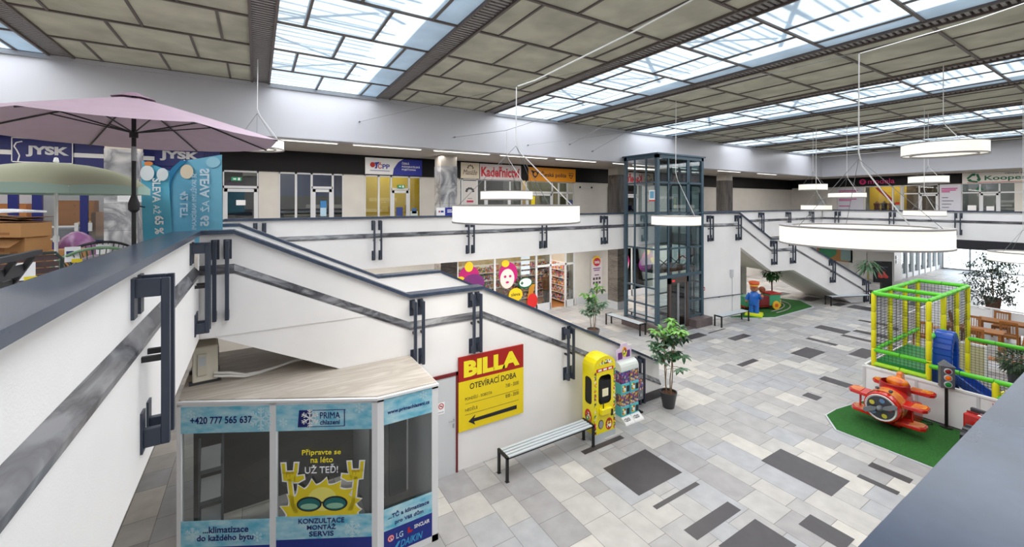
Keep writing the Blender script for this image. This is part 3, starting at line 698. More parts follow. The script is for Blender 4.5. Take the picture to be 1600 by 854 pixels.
# claw machine
cy = C('claw_yellow', (240, 222, 12), .3, coat=.3); toy = patches('toy_pile', [(200, 40, 60), (230, 120, 40), (60, 80, 180), (240, 220, 80), (120, 60, 150), (240, 240, 235), (60, 150, 80)], 22)
art = patches('cartoon_print', [(238, 222, 30), (210, 40, 40), (90, 60, 40), (60, 150, 80), (245, 240, 230), (238, 222, 30)], 26)
cm = thing('claw_machine', 'bright yellow toy claw machine with rounded top beside the bench', 'claw machine', (6.60, 6.95, 0), -.02)
hw, hd = .315, .19
b = B(); b.box(-hw, hw, -hd, hd, 0, .13); obj('base', b, C('claw_base', (186, 194, 198), .4), cm)
def claw_arc(w, z): return [(-w, z)] + [(w * cos(pi - pi * i / 10) , z + .20 * sin(pi * i / 10)) for i in range(11)] + [(w, z)]
b = B(); b.box(-hw, hw, -hd, hd, .13, .72)                                  # lower body
for x0, x1 in ((-hw, -hw + .05), (hw - .05, hw)): b.box(x0, x1, -hd, -hd + .05, .72, 1.5).box(x0, x1, hd - .05, hd, .72, 1.5)
b.box(-hw, hw, hd - .02, hd, .72, 1.5).box(-hw, hw, -hd, hd, 1.42, 1.54)
# front and side skins round the rounded windows
def skin(w, z0, z1, wx, wz0, wz1, rad):
    ou = [(-w, z0), (w, z0), (w, z1), (-w, z1)]; pts = []
    inn_ = []
    for cx, cz, a in ((wx - rad, wz0 + rad, -pi / 2), (wx - rad, wz1 - rad, 0), (-wx + rad, wz1 - rad, pi / 2), (-wx + rad, wz0 + rad, pi)):
        inn_ += [(cx + rad * cos(a + k * pi / 8), cz + rad * sin(a + k * pi / 8)) for k in range(5)]
    return ou, inn_
def skin_mesh(b, w, z0, z1, wx, wz0, wz1, rad, o, r):
    ou, q = skin(w, z0, z1, wx, wz0, wz1, rad); n = len(q); o = Vector(o); nn = r.cross(EZ)
    P = lambda p: o + r * p[0] + EZ * p[1]
    cs = [1, 2, 3, 0]
    vs = [P(p) for p in q] + [P(p) for p in ou]
    fs = []
    for c in range(4):
        i0 = c * 5
        for k in range(4): fs.append((n + cs[c], i0 + k + 1, i0 + k))
        j = (i0 + 5) % n; fs.append((n + cs[c], n + cs[(c + 1) % 4], j, i0 + 4))
    b.add(vs, fs)
skin_mesh(b, hw, .72, 1.45, .19, .76, 1.40, .11, (0, -hd - .001, 0), EX)
skin_mesh(b, hd, .72, 1.45, .115, .76, 1.36, .09, (-hw - .001, 0, 0), -EY)
skin_mesh(b, hd, .72, 1.45, .115, .76, 1.36, .09, (hw + .001, 0, 0), EY)
arc = [(-hw, 1.54), (hw, 1.54)] + [(hw * cos(pi * i / 8) * (1 if i in (0, 8) else 1), 1.60 + .22 * sin(pi * i / 8)) for i in range(9)]
b.poly([(x, -hd, z) for x, z in arc], (0, 2 * hd, 0))
obj('cabinet', b, cy, cm)
b = B(); b.rect2(-.19, .19, .76, 1.40, (0, -hd + .012, 0), EX, EZ, .002); obj('front_window', b, glass('claw_glass', (.97, .98, .98), .0), cm)
b = B(); b.rect2(-.115, .115, .76, 1.36, (-hw + .012, 0, 0), -EY, EZ, .002); obj('side_window', b, glass('claw_glass'), cm)
b = B()
for i in range(70): b.ball((rnd.uniform(-.25, .25), rnd.uniform(-.12, .10), rnd.uniform(.74, .98 + .06 * rnd.random())), (rnd.uniform(.03, .05),) * 3, 6, 4)
obj('plush_toys', b, toy, cm, kind='stuff')
b = B(); b.cyl((0.05, 0, 1.42), (.05, 0, 1.25), .008, 6)
for a in (0, 2.1, 4.2): b.tube([(.05, 0, 1.25), (.05 + .06 * cos(a), .06 * sin(a), 1.19), (.05 + .03 * cos(a), .03 * sin(a), 1.12)], .008, 6)
b.box(-.26, .26, -.01, .01, 1.40, 1.42); obj('claw', b, grey, cm)
b = B(); b.box(-.29, .29, hd - .035, hd - .022, .74, 1.42); obj('back_lining', b, C('lining_pale', (214, 206, 150), .5), cm)
b = B(); b.box(-.2, .2, -.12, -.08, 1.385, 1.41); obj('cabinet_lamp', b, mat('cabinet_lamp', (255, 248, 230), .5, emit=14), cm)
b = B(); b.use(art).disc2(0, 1.64, .22, .10, (0, -hd, 0), EX, EZ, .006, 24, 0, pi); obj('marquee_print', b, None, cm)
b = B(); b.use(red).rect2(-.25, .25, 1.49, 1.56, (0, -hd - .002, 0), EX, EZ, .004)
for i in range(3): b.use(whitei).rect2(-.2 + i * .15, -.1 + i * .15, 1.505, 1.545, (0, -hd - .002, 0), EX, EZ, .006)
obj('name_strip', b, None, cm)
b = B(); b.use(art).rect2(-hw + .005, -hw + .06, .15, 1.5, (0, -hd - .002, 0), EX, EZ, .003).rect2(hw - .06, hw - .005, .15, 1.5, (0, -hd - .002, 0), EX, EZ, .003)
obj('side_strip', b, None, cm)
b = B(); b.use(red).disc2(.12, .29, .10, .13, (0, -hd - .002, 0), EX, EZ, .003).use(art).disc2(.12, .28, .07, .10, (0, -hd - .002, 0), EX, EZ, .005); obj('round_sticker', b, None, cm)
b = B(); b.use(red).disc2(0, .48, .11, .16, (-hw - .002, 0, 0), -EY, EZ, .003).use(art).disc2(0, .46, .08, .12, (-hw - .002, 0, 0), -EY, EZ, .005); obj('round_sticker', b, None, cm)
b = B(); b.box(-.17, .13, -hd - .10, -hd, .56, .70); shelf_ = obj('control_panel', b, cy, cm, bev=.015)
b = B(); b.cyl((-.09, -hd - .05, .70), (-.09, -hd - .05, .80), .012, 8).ball((-.09, -hd - .05, .81), .02, 8, 6); obj('joystick', b, black, shelf_)
b = B(); b.box(.09, .14, -hd - .112, -hd - .09, .52, .66); obj('coin_slot', b, black, cm)
b = B(); b.use(black).disc2(-.12, .33, .075, .10, (0, -hd - .002, 0), EX, EZ, .004).use(grey).disc2(-.12, .33, .06, .085, (0, -hd - .002, 0), EX, EZ, .007); obj('prize_door', b, None, cm)
b = B(); b.box(-.08, .09, -hd - .012, -hd - .004, .93, 1.10); obj('paper_notice', b, C('cream_paper', (238, 232, 196), .7), cm)

# capsule machines: two blue columns of two, standing on white feet
teal = C('capsule_teal', (84, 186, 200), .35); caps1 = patches('capsules_purple', [(100, 60, 150), (60, 80, 160), (150, 60, 120), (180, 170, 190), (80, 50, 110), (60, 60, 90)], 26); caps2 = patches('capsules_mixed', [(190, 80, 60), (70, 90, 160), (200, 170, 70), (120, 60, 120), (200, 196, 200), (70, 60, 80)], 26)
n = 0
for cx, nm in ((0, 'left'), (.31, 'right')):
    for lv, z in (('lower', .12), ('upper', .66)):
        v = thing('capsule_machine', 'teal toy capsule machine, %s one of the %s column beside the claw machine' % (lv, nm), 'capsule machine', (7.52 + cx, 7.15, z), 0, 'teal capsule machines beside the claw machine')
        b = B(); b.box(-.145, .145, -.14, .16, 0, .24); obj('base', b, teal, v, bev=.012)
        b = B(); b.box(-.14, .14, -.13, .15, .24, .53); obj('tank', b, caps1 if (lv == 'upper' and nm == 'left') else caps2, v, bev=.01)
        b = B(); b.rect2(-.11, .0, .05, .2, (0, -.14, 0), EX, EZ, .006); obj('instruction_card', b, art, v)
        b = B(); b.lathe([(.035, 0), (.035, .02), (.0, .02)], (-.05, -.142, .12), 14, Matrix.Rotation(pi / 2, 3, 'X')); b.box(-.055, -.045, -.175, -.16, .09, .15); obj('turning_knob', b, whitem, v)
        b = B(); b.rect2(.03, .12, .04, .18, (0, -.14, 0), EX, EZ, .006); obj('capsule_chute', b, black, v)
        b = B(); b.box(-.145, .145, -.14, .16, .53, .54); obj('lid', b, teal, v)
    v = thing('stand_foot', 'white sloping stand foot under the %s capsule column' % nm, 'stand', (7.52 + cx, 7.15, 0), 0)
    b = B(); b.poly([(-.148, -.30, 0), (-.148, .16, 0), (-.148, .16, .12), (-.148, -.14, .12), (-.148, -.29, .03)], (.296, 0, 0)); obj('base', b, whitem, v)
    b = B(); b.text('20', -.08, .06, -.04, .04, (0, -.215, .078), EX, Vector((0, .85, .52)), .003, .02).ring2(-.1, 0, .02, .03, (0, -.215, .078), EX, Vector((0, .85, .52)), .003); obj('price_print', b, dgrey, v)
v = thing('machine_header', 'clear plastic dome and cartoon card on top of the capsule machines', 'display header', (7.67, 7.16, 1.2))
b = B(); b.poly([(-.3, -.15, 0)] + [(-.3, -.15 + .3 * (1 - cos(pi * i / 8)) / 2, .16 * sin(pi * i / 8) + .04) for i in range(9)] + [(-.3, .15, 0)], (.6, 0, 0)); obj('dome', b, C('dome_plastic', (214, 220, 216), .15), v)
b = B(); b.face2([(-.24, .19), (.2, .19), (.27, .44), (.13, .48), (.1, .58), (-.12, .58), (-.15, .48), (-.29, .44)], (0, .05, 0), EX, EZ, .01); obj('card', b, C('card_pink', (222, 200, 226)), v)
b = B(); b.use(C('card_purple', (96, 40, 120))).rect2(-.21, -.07, .22, .38, (0, .04, 0), EX, EZ, .01).rect2(.07, .19, .24, .4, (0, .04, 0), EX, EZ, .01).use(C('card_gold', (232, 190, 60))).disc2(0, .38, .08, .12, (0, .035, 0), EX, EZ, .012).use(art).disc2(0, .38, .06, .1, (0, .03, 0), EX, EZ, .01)
obj('card_print', b, None, v)
v = thing('vending_machine', 'small grey vending machine next to the teal capsule machines', 'vending machine', (8.09, 7.19, 0))
b = B(); b.box(-.03, .03, -.03, .03, 0, .35).box(-.11, .11, -.12, .12, 0, .03); obj('pedestal', b, black, v)
b = B(); b.box(-.11, .11, -.13, .13, .35, .95); obj('body', b, C('vend_grey', (120, 124, 128), .3, metal=.4), v, bev=.012)
b = B(); b.rect2(-.085, .085, .6, .88, (0, -.13, 0), EX, EZ, .006); obj('window', b, caps2, v)
b = B(); b.lathe([(.04, 0), (.04, .02), (0, .02)], (0, -.132, .48), 12, Matrix.Rotation(pi / 2, 3, 'X')); obj('coin_mechanism', b, grey, v)

# ================================================================== PLANTS
leafm = [mat('leaf_%s' % n, c, .42, var=.25, vscale=4, spec=.5) for n, c in (('mid', (64, 104, 66)), ('pale', (120, 150, 124)), ('dark', (34, 66, 42)), ('young', (112, 170, 70)))]
stemm = mat('stem', (128, 104, 74), .7, var=.2); soilm = mat('soil', (92, 56, 40), .9, var=.4, vscale=40)
def leaflet(b, o, d, L, w, droop=.3, n=4):
    o = Vector(o); d = Vector(d).normalized(); side = d.cross(EZ)
    if side.length < 1e-3: side = EX.copy()
    side.normalize(); up = side.cross(d); vs = []
    for i in range(n + 1):
        t = i / n; ww = w * sin(pi * min(1, t * .92 + .06)) ** .8 * .5
        c = o + d * (L * t) - EZ * (droop * L * t * t)
        vs += [c - side * ww + up * ww * .25, c, c + side * ww + up * ww * .25]
    fs = []
    for i in range(n): a = i * 3; fs += [(a, a + 1, a + 4, a + 3), (a + 1, a + 2, a + 5, a + 4)]
    b.add(vs, fs, True)
def palmate(b, o, d, L, w, n=8, droop=.35):
    d = Vector(d).normalized(); s = d.cross(EZ)
    if s.length < .05: s = EX.copy()
    s.normalize(); u = s.cross(d)
    for i in range(n):
        a = 2 * pi * i / n + rnd.uniform(-.15, .15)
        dd = (s * cos(a) + (d * .8 + u * .2) * sin(a) + d * .35 + EZ * .1).normalized()
        leaflet(b, o, dd, L * rnd.uniform(.8, 1.1), w, droop)
def pot(t, r0, r1, h, m, seg=24):
    b = B(); b.lathe([(r0, 0), (r0 + .01, .01), (r1, h), (r1 + .004, h + .005), (r1 - .025, h + .005), (r1 - .03, h - .05)], n=seg, cap=False); b.lathe([(0, .004), (r0, .004)], n=seg, cap=False); obj('pot', b, m, t)
    b = B(); b.lathe([(r1 - .028, h - .05), (.0, h - .035)], n=seg, cap=False); obj('soil', b, soilm, t)
def umbrella_plant(label, loc, hgt, stems, clusters, L, w, mats, potm=None, r=(.13, .21, .4), young=True):
    t = thing('potted_umbrella_tree', label, 'plant', loc); ph = 0
    if r: pot(t, r[0], r[1], r[2], potm); ph = r[2] - .04
    tips = []; st_ = B()
    for i in range(stems):
        a = 2 * pi * i / stems; x, y = .07 * cos(a), .07 * sin(a); top = hgt * rnd.uniform(.7, 1.0) if i else hgt
        pts = [(x, y, ph)]
        for k in range(1, 6): pts.append((x * (1 + k * .35) + rnd.uniform(-.02, .02), y * (1 + k * .35) + rnd.uniform(-.02, .02), ph + (top - ph) * k / 5))
        st_.tube(pts, [.016 - .002 * k for k in range(6)], 6); tips.append(pts)
    bl = [B() for _ in mats]
    for c in range(clusters):
        p = tips[c % stems]; f = rnd.uniform(.30, 1.0) ** .75; f = min(f, .999); k = int(f * 5); a0 = Vector(p[k]); a1 = Vector(p[min(5, k + 1)]); q = a0.lerp(a1, f * 5 - k)
        an = rnd.uniform(0, 2 * pi); R = rnd.uniform(.16, .34) * (1.25 - .5 * f); tip = q + Vector((R * cos(an), R * sin(an), rnd.uniform(.02, .16)))
        st_.tube([q, (q + tip) / 2 + Vector((0, 0, .03)), tip], .006, 5)
        mi = rnd.choice((0, 0, 1, 0, 2)) % len(mats)
        if young and f > .93 and len(mats) > 3: mi = 3
        palmate(bl[mi], tip, Vector((cos(an), sin(an), .15)), L * rnd.uniform(.8, 1.1), w, 7)
    for p in tips: palmate(bl[-1 if young else 0], p[5], (0.2, 0, 1), L * .9, w, 8)
    obj('stems', st_, stemm, t)
    fb = B()
    for q, m in zip(bl, mats): fb.use(m); fb.add(q.v, q.f, True)
    obj('foliage', fb, None, t)
    return t
umbrella_plant('tall umbrella tree in a dark grey pot beside the foot of the near staircase', (8.98, 6.93, 0), 2.02, 4, 46, .225, .09, leafm, C('pot_anthracite', (58, 58, 62), .4))
umbrella_plant('leafy umbrella tree behind the near staircase in front of the drugstore', (11.0, 11.9, 0), 2.0, 3, 34, .26, .10, [leafm[1], leafm[1], leafm[0], leafm[3]], C('pot_grey', (100, 100, 102), .5), (.16, .25, .4))

# ================================================================== PLAY CORNER
grass = mat('fake_grass', (34, 96, 30), .95, var=.25, vscale=30, bump=.6, bscale=160)
padg = C('pad_green', (88, 196, 36), .4); pady = C('pad_yellow', (228, 220, 24), .4); netm = C('net_cord', (40, 42, 46), .8)
def platform(name, label, pts, edge):
    t = thing(name, label, 'mat', (pts[0][0], pts[0][1], 0)); q = [(x - pts[0][0], y - pts[0][1]) for x, y in pts]
    b = B(); b.plan(q, .0, .035); obj('edging', b, edge, t)
    cx = sum(p[0] for p in q) / len(q); cy_ = sum(p[1] for p in q) / len(q)
    b = B(); b.plan([(cx + (x - cx) * .975, cy_ + (y - cy_) * .975) for x, y in q], .03, .045); obj('turf', b, grass, t, kind='stuff')
    return t
platform('turf_mat', 'green artificial turf mat under the red toy plane', [(11.25, .9), (13.66, .9), (13.66, 4.42), (12.4, 4.62), (11.86, 4.62), (11.28, 4.2)], lgrey)
platform('turf_mat', 'green artificial turf mat with a toy train under the right staircase', [(18.3, 10.8), (18.9, 10.38), (20.1, 9.76), (23.8, 9.75), (24.75, 10.75), (24.2, 12.2), (23.4, 12.5), (18.4, 12.5)], lgrey)
# white panel fence
pf = thing('panel_fence', 'low white panel fence in front of the play frame', 'fence', (13.72, 4.45, 0))
b = B()
for i in range(5): b.box(-.0, .03, -1.02 * (i + 1) + .03, -1.02 * i, .04, .90)
b.box(.0, 3.6, .0, .03, .04, .90)
obj('panel', b, whitem, pf)
b = B()
for i in range(6): b.box(-.02, .05, -1.02 * i - .02, -1.02 * i + .03, 0, .92)
obj('post', b, C('fence_post', (206, 206, 208)), pf)
b = B(); b.box(-.025, .055, -5.1, .04, .90, .945).box(0, 3.6, -.01, .04, .90, .945); obj('top_rail', b, whitem, pf)
b = B(); b.box(-.005, .035, -5.1, .0, 0, .045); obj('kick_strip', b, dgrey, pf)
# padded climbing frame
X0, X1, Y0, Y1, ZT = 13.86, 17.3, 3.25, 4.3, 2.84
cf = thing('climbing_frame', 'green and yellow padded climbing frame with black netting behind the white fence', 'climbing frame', (X0, Y0, 0))
lx, ly = X1 - X0, Y1 - Y0
def padbar(a, c, m, r=.055, nm='padded_bar'):
    b = B(); a = Vector(a); c = Vector(c); L = (c - a).length; n = max(2, int(L / .42))
    for i in range(n):
        p, q = a.lerp(c, i / n), a.lerp(c, (i + 1) / n); d = (q - p).normalized() * .006
        b.tube([p + d, p + d * 2.5, q - d * 2.5, q - d], [r * .9, r, r, r * .9], 10)
    obj(nm, b, m, cf)
for x in (0, 1.18, 2.33, lx):
    padbar((x, ly, 0), (x, ly, ZT), pady, .055, 'padded_post'); padbar((x, 0, 0), (x, 0, ZT), pady, .055, 'padded_post')
for y in (0, ly): padbar((0, y, ZT), (lx, y, ZT), padg)
for x in (0, 1.18, lx): padbar((x, 0, ZT), (x, ly, ZT), padg)
padbar((0, 0, 1.36), (0, ly, 1.36), padg); padbar((0, 0, 1.0), (0, ly, 1.0), C('pad_lime', (170, 220, 40), .4)); padbar((0, ly, 1.36), (lx, ly, 1.36), padg)
padbar((0, 0, 1.36), (.0, 0, 1.37), padg); padbar((1.18, 0, 1.95), (0, 0, 1.95), padg); padbar((2.33, 0, 1.35), (1.18, 0, 1.35), padg)
b = B(); b.box(.04, 2.3, .05, ly - .05, 1.02, 1.12); obj('platform', b, C('platform_green', (20, 130, 60), .4), cf, bev=.02)
def net(o, r, u, w, h, nm='netting', step=.075):
    b = B(); o = Vector(o); r = Vector(r).normalized(); u = Vector(u).normalized(); t = .006
    for i in range(int(w / step) + 1): b.bar(o + r * i * step, o + r * i * step + u * h, t, t)
    for i in range(int(h / step) + 1): b.bar(o + u * i * step, o + u * i * step + r * w, t, t)
    obj(nm, b, netm, cf)
net((0, ly, 1.12), EX, EZ, lx, ZT - 1.12); net((lx, 0, 0.05), EY, EZ, ly, ZT); net((1.18, 0, 1.4), EX, EZ, lx - 1.18, ZT - 1.4); net((0, 0, 1.12), EY, EZ, ly, 1.72)
# low pen beside the slide
for (a, c) in (((0, 0, 1.28), (0, -2.1, 1.28)), ((lx, 0, 1.36), (lx, -2.1, 1.36)), ((0, -1.07, .95), (0, -2.1, .95))): padbar(a, c, padg)
padbar((0, -1.07, 0), (0, -1.07, 1.28), pady, .06, 'padded_post'); padbar((0, -1.1, 1.0), (lx, -1.9, 1.0), pady, .05)
net((0, 0, .95), -EY, EZ, 2.1, .33, step=.06); net((lx, 0, .1), -EY, EZ, 2.1, 1.26)
sl_ = B(); sl_.bar((-.24, -.02, 1.12), (.24, -.02, 1.12), .06, .06); sl_ = obj('slide', sl_, C('slide_blue', (18, 74, 170), .3, coat=.3), cf, (14.40 - X0, 3.2 - Y0, 0), label='blue plastic slide with arched hood')
bl = C('slide_blue', (18, 74, 170), .3, coat=.3)
b = B()
prof = [(.0, 1.15), (-.12, 1.14), (-.35, .98), (-.8, .66), (-1.25, .34), (-1.55, .22), (-1.8, .2)]
for (ya, za), (yb, zb) in zip(prof, prof[1:]):
    b.add([(-.24, ya, za), (.24, ya, za), (.24, yb, zb), (-.24, yb, zb)], [(0, 1, 2, 3)])
    b.add([(-.24, ya, za - .04), (.24, ya, za - .04), (.24, yb, zb - .04), (-.24, yb, zb - .04)], [(3, 2, 1, 0)])
    for sx in (-1, 1):
        xi, xo = sx * .24, sx * .30
        b.add([(xi, ya, za - .04), (xo, ya, za - .04), (xo, ya, za + .17), (xi, ya, za + .17), (xi, yb, zb - .04), (xo, yb, zb - .04), (xo, yb, zb + .17), (xi, yb, zb + .17)],
              [(0, 4, 5, 1), (1, 5, 6, 2), (2, 6, 7, 3), (3, 7, 4, 0)], True)
obj('chute', b, bl, sl_)
b = B()
arc = [(.33 * cos(pi * i / 12), 1.55 + .55 * sin(pi * i / 12)) for i in range(13)]; ol = [(.33, .6)] + arc + [(-.33, .6)]
inr = [(.22, .6)] + [(.22 * cos(pi * i / 12), 1.45 + .42 * sin(pi * i / 12)) for i in range(13)] + [(-.22, .6)]
for i in range(len(ol) - 1): b.poly([(x, -.30, z) for x, z in (ol[i], ol[i + 1], inr[i + 1], inr[i])], (0, .34, 0))
obj('hood', b, bl, sl_, bev=.02)
b = B(); b.box(-.2, .2, -.7, -.62, 0, .70); obj('support', b, bl, sl_)
# toy traffic light
tl = thing('traffic_light', 'toy traffic light on a thin black pole in front of the white fence', 'traffic light', (13.55, 2.88, .045), -pi / 2 + .5)
b = B(); b.cyl((0, 0, 0), (0, 0, .95), .03, 10).cyl((0, 0, 0), (0, 0, .02), .11, 16); obj('pole', b, black, tl)
b = B(); b.box(-.12, .12, -.08, .08, .92, 1.42); b.poly([(-.14, -.10, 1.42), (.14, -.10, 1.42), (.0, -.02, 1.52)], (0, .18, 0)); obj('housing', b, C('signal_grey', (92, 94, 102), .4), tl, bev=.006)
for z, n_, c in ((1.32, 'red_lamp', (120, 20, 28)), (1.17, 'amber_lamp', (226, 110, 24)), (1.02, 'green_lamp', (20, 120, 50))):
    b = B(); b.use(lgrey).lathe([(.068, 0), (.07, .025), (.055, .03)], (0, -.08, z), 18, Matrix.Rotation(pi / 2, 3, 'X'), cap=False).use(C(n_, c, .25, emit=.15)).lathe([(.056, .012), (.03, .03), (0, .034)], (0, -.08, z), 18, Matrix.Rotation(pi / 2, 3, 'X')); obj(n_, b, None, tl)
# red toy biplane ride, nose towards -x
pr = C('plane_red', (196, 28, 18), .22, coat=.5); po = mat('plane_orange', (196, 62, 16), .3, var2=(236, 150, 40), vscale=9, coat=.5); pk = C('plane_grey', (58, 60, 66), .4); pkl = C('propeller_grey', (110, 114, 120), .35)
pl = thing('plane_ride', 'red and orange coin operated toy biplane on the green turf', 'toy plane ride', (12.75, 3.6, .045))
b = B(); XR = Matrix.Rotation(pi / 2, 3, 'Y')
b.lathe([(.25, -.74), (.315, -.72), (.33, -.62), (.335, -.45), (.33, -.1), (.30, .2), (.24, .45), (.15, .66), (.05, .74)], (0, 0, .55), 24, XR); obj('fuselage', b, pr, pl)
b = B(); b.lathe([(.0, -.755), (.25, -.75)], (0, 0, .55), 24, XR, cap=False); eng = obj('engine_face', b, pk, pl)
b = B(); b.lathe([(.25, -.75), (.28, -.765), (.29, -.74)], (0, 0, .55), 24, XR, cap=False); obj('nose_ring', b, C('ring_pale', (200, 196, 196), .3), pl)
for i in range(5):
    a = 2 * pi * i / 5 + .5; b = B(); b.lathe([(.05, -.775), (.045, -.76), (.0, -.78)][::1], (0, .17 * cos(a), .55 + .17 * sin(a)), 12, XR); obj('engine_dial', b, C('dial_%d' % (i % 3), ((190, 180, 60), (90, 120, 160), (150, 60, 60))[i % 3]), eng)
b = B()
for sg in (1, -1):
    d = Vector((0, cos(-.45), sin(-.45))) * sg; p = Vector((-.82, 0, .55)); n_ = Vector((0, -d.z, d.y))
    b.poly([p + d * .03 + n_ * .03, p + d * .16 + n_ * .065, p + d * .30 + n_ * .05, p + d * .34, p + d * .30 - n_ * .05, p + d * .1 - n_ * .03], (.025, 0, 0))
b.lathe([(.06, -.76), (.06, -.83), (.03, -.88), (0, -.89)], (0, 0, .55), 14, XR); obj('propeller', b, pkl, pl, bev=.004)
def wing(x, y0, y1, z, ch, nm, sw=.04, parent=None):
    b = B(); pts = []
    n = 8; sg = 1 if y1 > y0 else -1
    out = [(x - ch / 2, y0), (x - ch / 2 + sw, y1 - sg * .06), (x - ch / 4 + sw, y1), (x + ch / 4 + sw, y1), (x + ch / 2 + sw, y1 - sg * .06), (x + ch / 2, y0)]
    b.use(pr).poly([(px, py, z - .035) for px, py in out], (0, 0, .07))
    ym = y0 + (y1 - y0) * .45
    b.use(po).poly([(px * 1.0 + (x - px) * .12, (py if abs(py - y0) > .05 else ym) * 1.0 - (sg * .03 if abs(py - y0) > .05 else 0), z + .035) for px, py in out], (0, 0, .012))
    obj(nm, b, None, pl, bev=.012)
wing(-.38, .24, .70, .66, .38, 'upper_wing'); wing(-.38, -.24, -.70, .66, .38, 'upper_wing')
wing(-.35, .18, .66, .24, .36, 'lower_wing'); wing(-.35, -.18, -.66, .24, .36, 'lower_wing')
wing(.42, .2, .50, .76, .30, 'tail_wing'); wing(.42, -.2, -.62, .76, .30, 'tail_wing')
b = B(); b.poly([(.34, -.05, .78), (.62, -.05, .70), (.62, -.05, 1.02), (.55, -.05, 1.10), (.42, -.05, 1.10), (.36, -.05, 1.0)], (0, .10, 0)); tf = obj('tail_fin', b, po, pl, bev=.02)
b = B(); b.box(.40, .46, -.056, -.04, .86, .98).box(.345, .36, -.035, .035, .86, .98); obj('fin_badge', b, black, tf)
b = B(); b.use(po).lathe([(.338, -.60), (.345, -.50), (.342, -.35), (.338, -.28)], (0, 0, .552), 24, XR, cap=False); b.v = [v for v in b.v]; obj('hood_band', b, None, pl)
b = B(); b.lathe([(.28, 0), (.27, .22), (.25, .24)], (.12, 0, .70), 20, cap=False); b.lathe([(0, .01), (.28, .01)], (.12, 0, .72), 20, cap=False); obj('cockpit', b, C('cockpit_red', (150, 16, 14), .3), pl)
b = B(); b.ball((.30, 0, .88), (.13, .22, .14), 14, 9); obj('headrest', b, po, pl)
for sy in (-.16, .2):
    b = B(); b.tube([(-.3, sy * 2.6, .26), (-.28, sy * 2.6, .58)], .022, 8); obj('wing_strut', b, pr, pl)
for sy in (.12, -.12):
    b = B(); b.ball((-.55, sy, .915), (.05, .04, .03), 10, 6); obj('headlight', b, pk, pl)
b = B(); b.box(-.25, .5, -.22, .22, .03, .12).box(.05, .75, -.34, -.0, .0, .42); obj('coin_box', b, pr, pl, bev=.03)
cab = B(); cab.tube([(13.33, 3.14, .06), (13.42, 3.08, .06), (13.5, 3.1, .06), (13.47, 3.22, .06), (13.56, 3.3, .06)], .012, 6); tag(obj('power_cable', cab, black), 'black power cable lying on the turf behind the red toy plane', 'cable')
# second ride, mostly hidden by the parapet
rc = thing('tractor_ride', 'red box toy tractor ride with black wheel half hidden at the parapet', 'toy tractor ride', (12.82, 2.12, .08), -.15)
b = B(); b.box(-.16, .34, -.55, .32, .25, .72); obj('body', b, C('tractor_red', (176, 22, 18), .3, coat=.3), rc, bev=.03)
b = B(); b.box(.05, .12, -.1, .28, .72, .80).box(.05, .12, -.1, -.06, .60, .80); obj('roll_bar', b, pk, rc, bev=.01)
b = B(); b.lathe([(.12, -.09), (.24, -.10), (.26, -.06), (.26, .06), (.24, .10), (.12, .09)], (-.28, .14, .26), 24, 'Y'); wh = obj('wheel', b, black, rc)
b = B()
for i in range(12):
    a = 2 * pi * i / 12; b.obox((-.28 + .262 * cos(a), .14, .26 + .262 * sin(a)), (.03, .18, .05), Matrix.Rotation(-a, 3, 'Y'))
obj('tread', b, dgrey, wh)
b = B(); b.poly([(-.1, .12, .725), (.1, .12, .725), (.06, .0, .725), (-.08, -.0, .725)], (0, 0, .006)); obj('white_decal', b, whitei, rc)
b = B(); b.box(-.05, .0, -.5, .3, .72, .74); obj('trim', b, C('deep_red', (120, 10, 10)), rc)
ig = thing('price_board', 'small red and white board on the white fence above the toy tractor', 'board', (13.69, 2.2, .66))
b = B(); b.box(-.012, 0, -.7, 0, 0, .18); obj('board', b, C('board_red2', (190, 40, 36)), ig)
b = B()
for i in range(4): b.poly([(-.014, -.03 - i * .17, .03), (-.014, -.16 - i * .17, .01), (-.014, -.16 - i * .17, .16), (-.014, -.03 - i * .17, .17)], (-.002, 0, 0))
obj('card', b, whitei, ig)

# ------------------------------------------------------------------ cafe corner: low fence, tables, chairs
wood = mat('honey_wood', (150, 94, 40), .45, var=.22, vscale=5, stretch=(1, 6, 6))
def cfence(label, a, c, z=1.0, m=None):
    a = Vector((*a, 0)); c = Vector((*c, 0)); d = (c - a); L = d.length
    t = thing('cafe_fence', label, 'fence', tuple(a), atan2(d.y, d.x)); n = max(1, round(L / 1.3))
    b = B()
    for i in range(n + 1): b.box(i * L / n - .03, i * L / n + .03, -.03, .03, 0, z)
    obj('post', b, whitem, t)
    b = B()
    for i in range(n): b.box(i * L / n + .04, (i + 1) * L / n - .04, -.008, .008, .12, z - .06)
    obj('panel', b, m or whitem, t)
    b = B(); b.box(-.03, L + .03, -.035, .035, z - .03, z + .02); obj('top_rail', b, whitem, t)
beige = mat('beige_slat', (206, 200, 160), .6)
cfence('low white fence along the far side of the cafe tables', (25.3, 5.5), (24.9, 1.2))
cfence('low white fence along the left side of the cafe tables', (20.4, 5.55), (25.2, 5.6), 1.0)
cfence('beige slatted fence between the climbing frame and the cafe tables', (18.3, 3.75), (18.25, 3.05), 1.0, beige)
cfence('beige slatted fence at the right behind the climbing frame net', (18.1, 1.9), (18.1, .9), 1.0, beige)
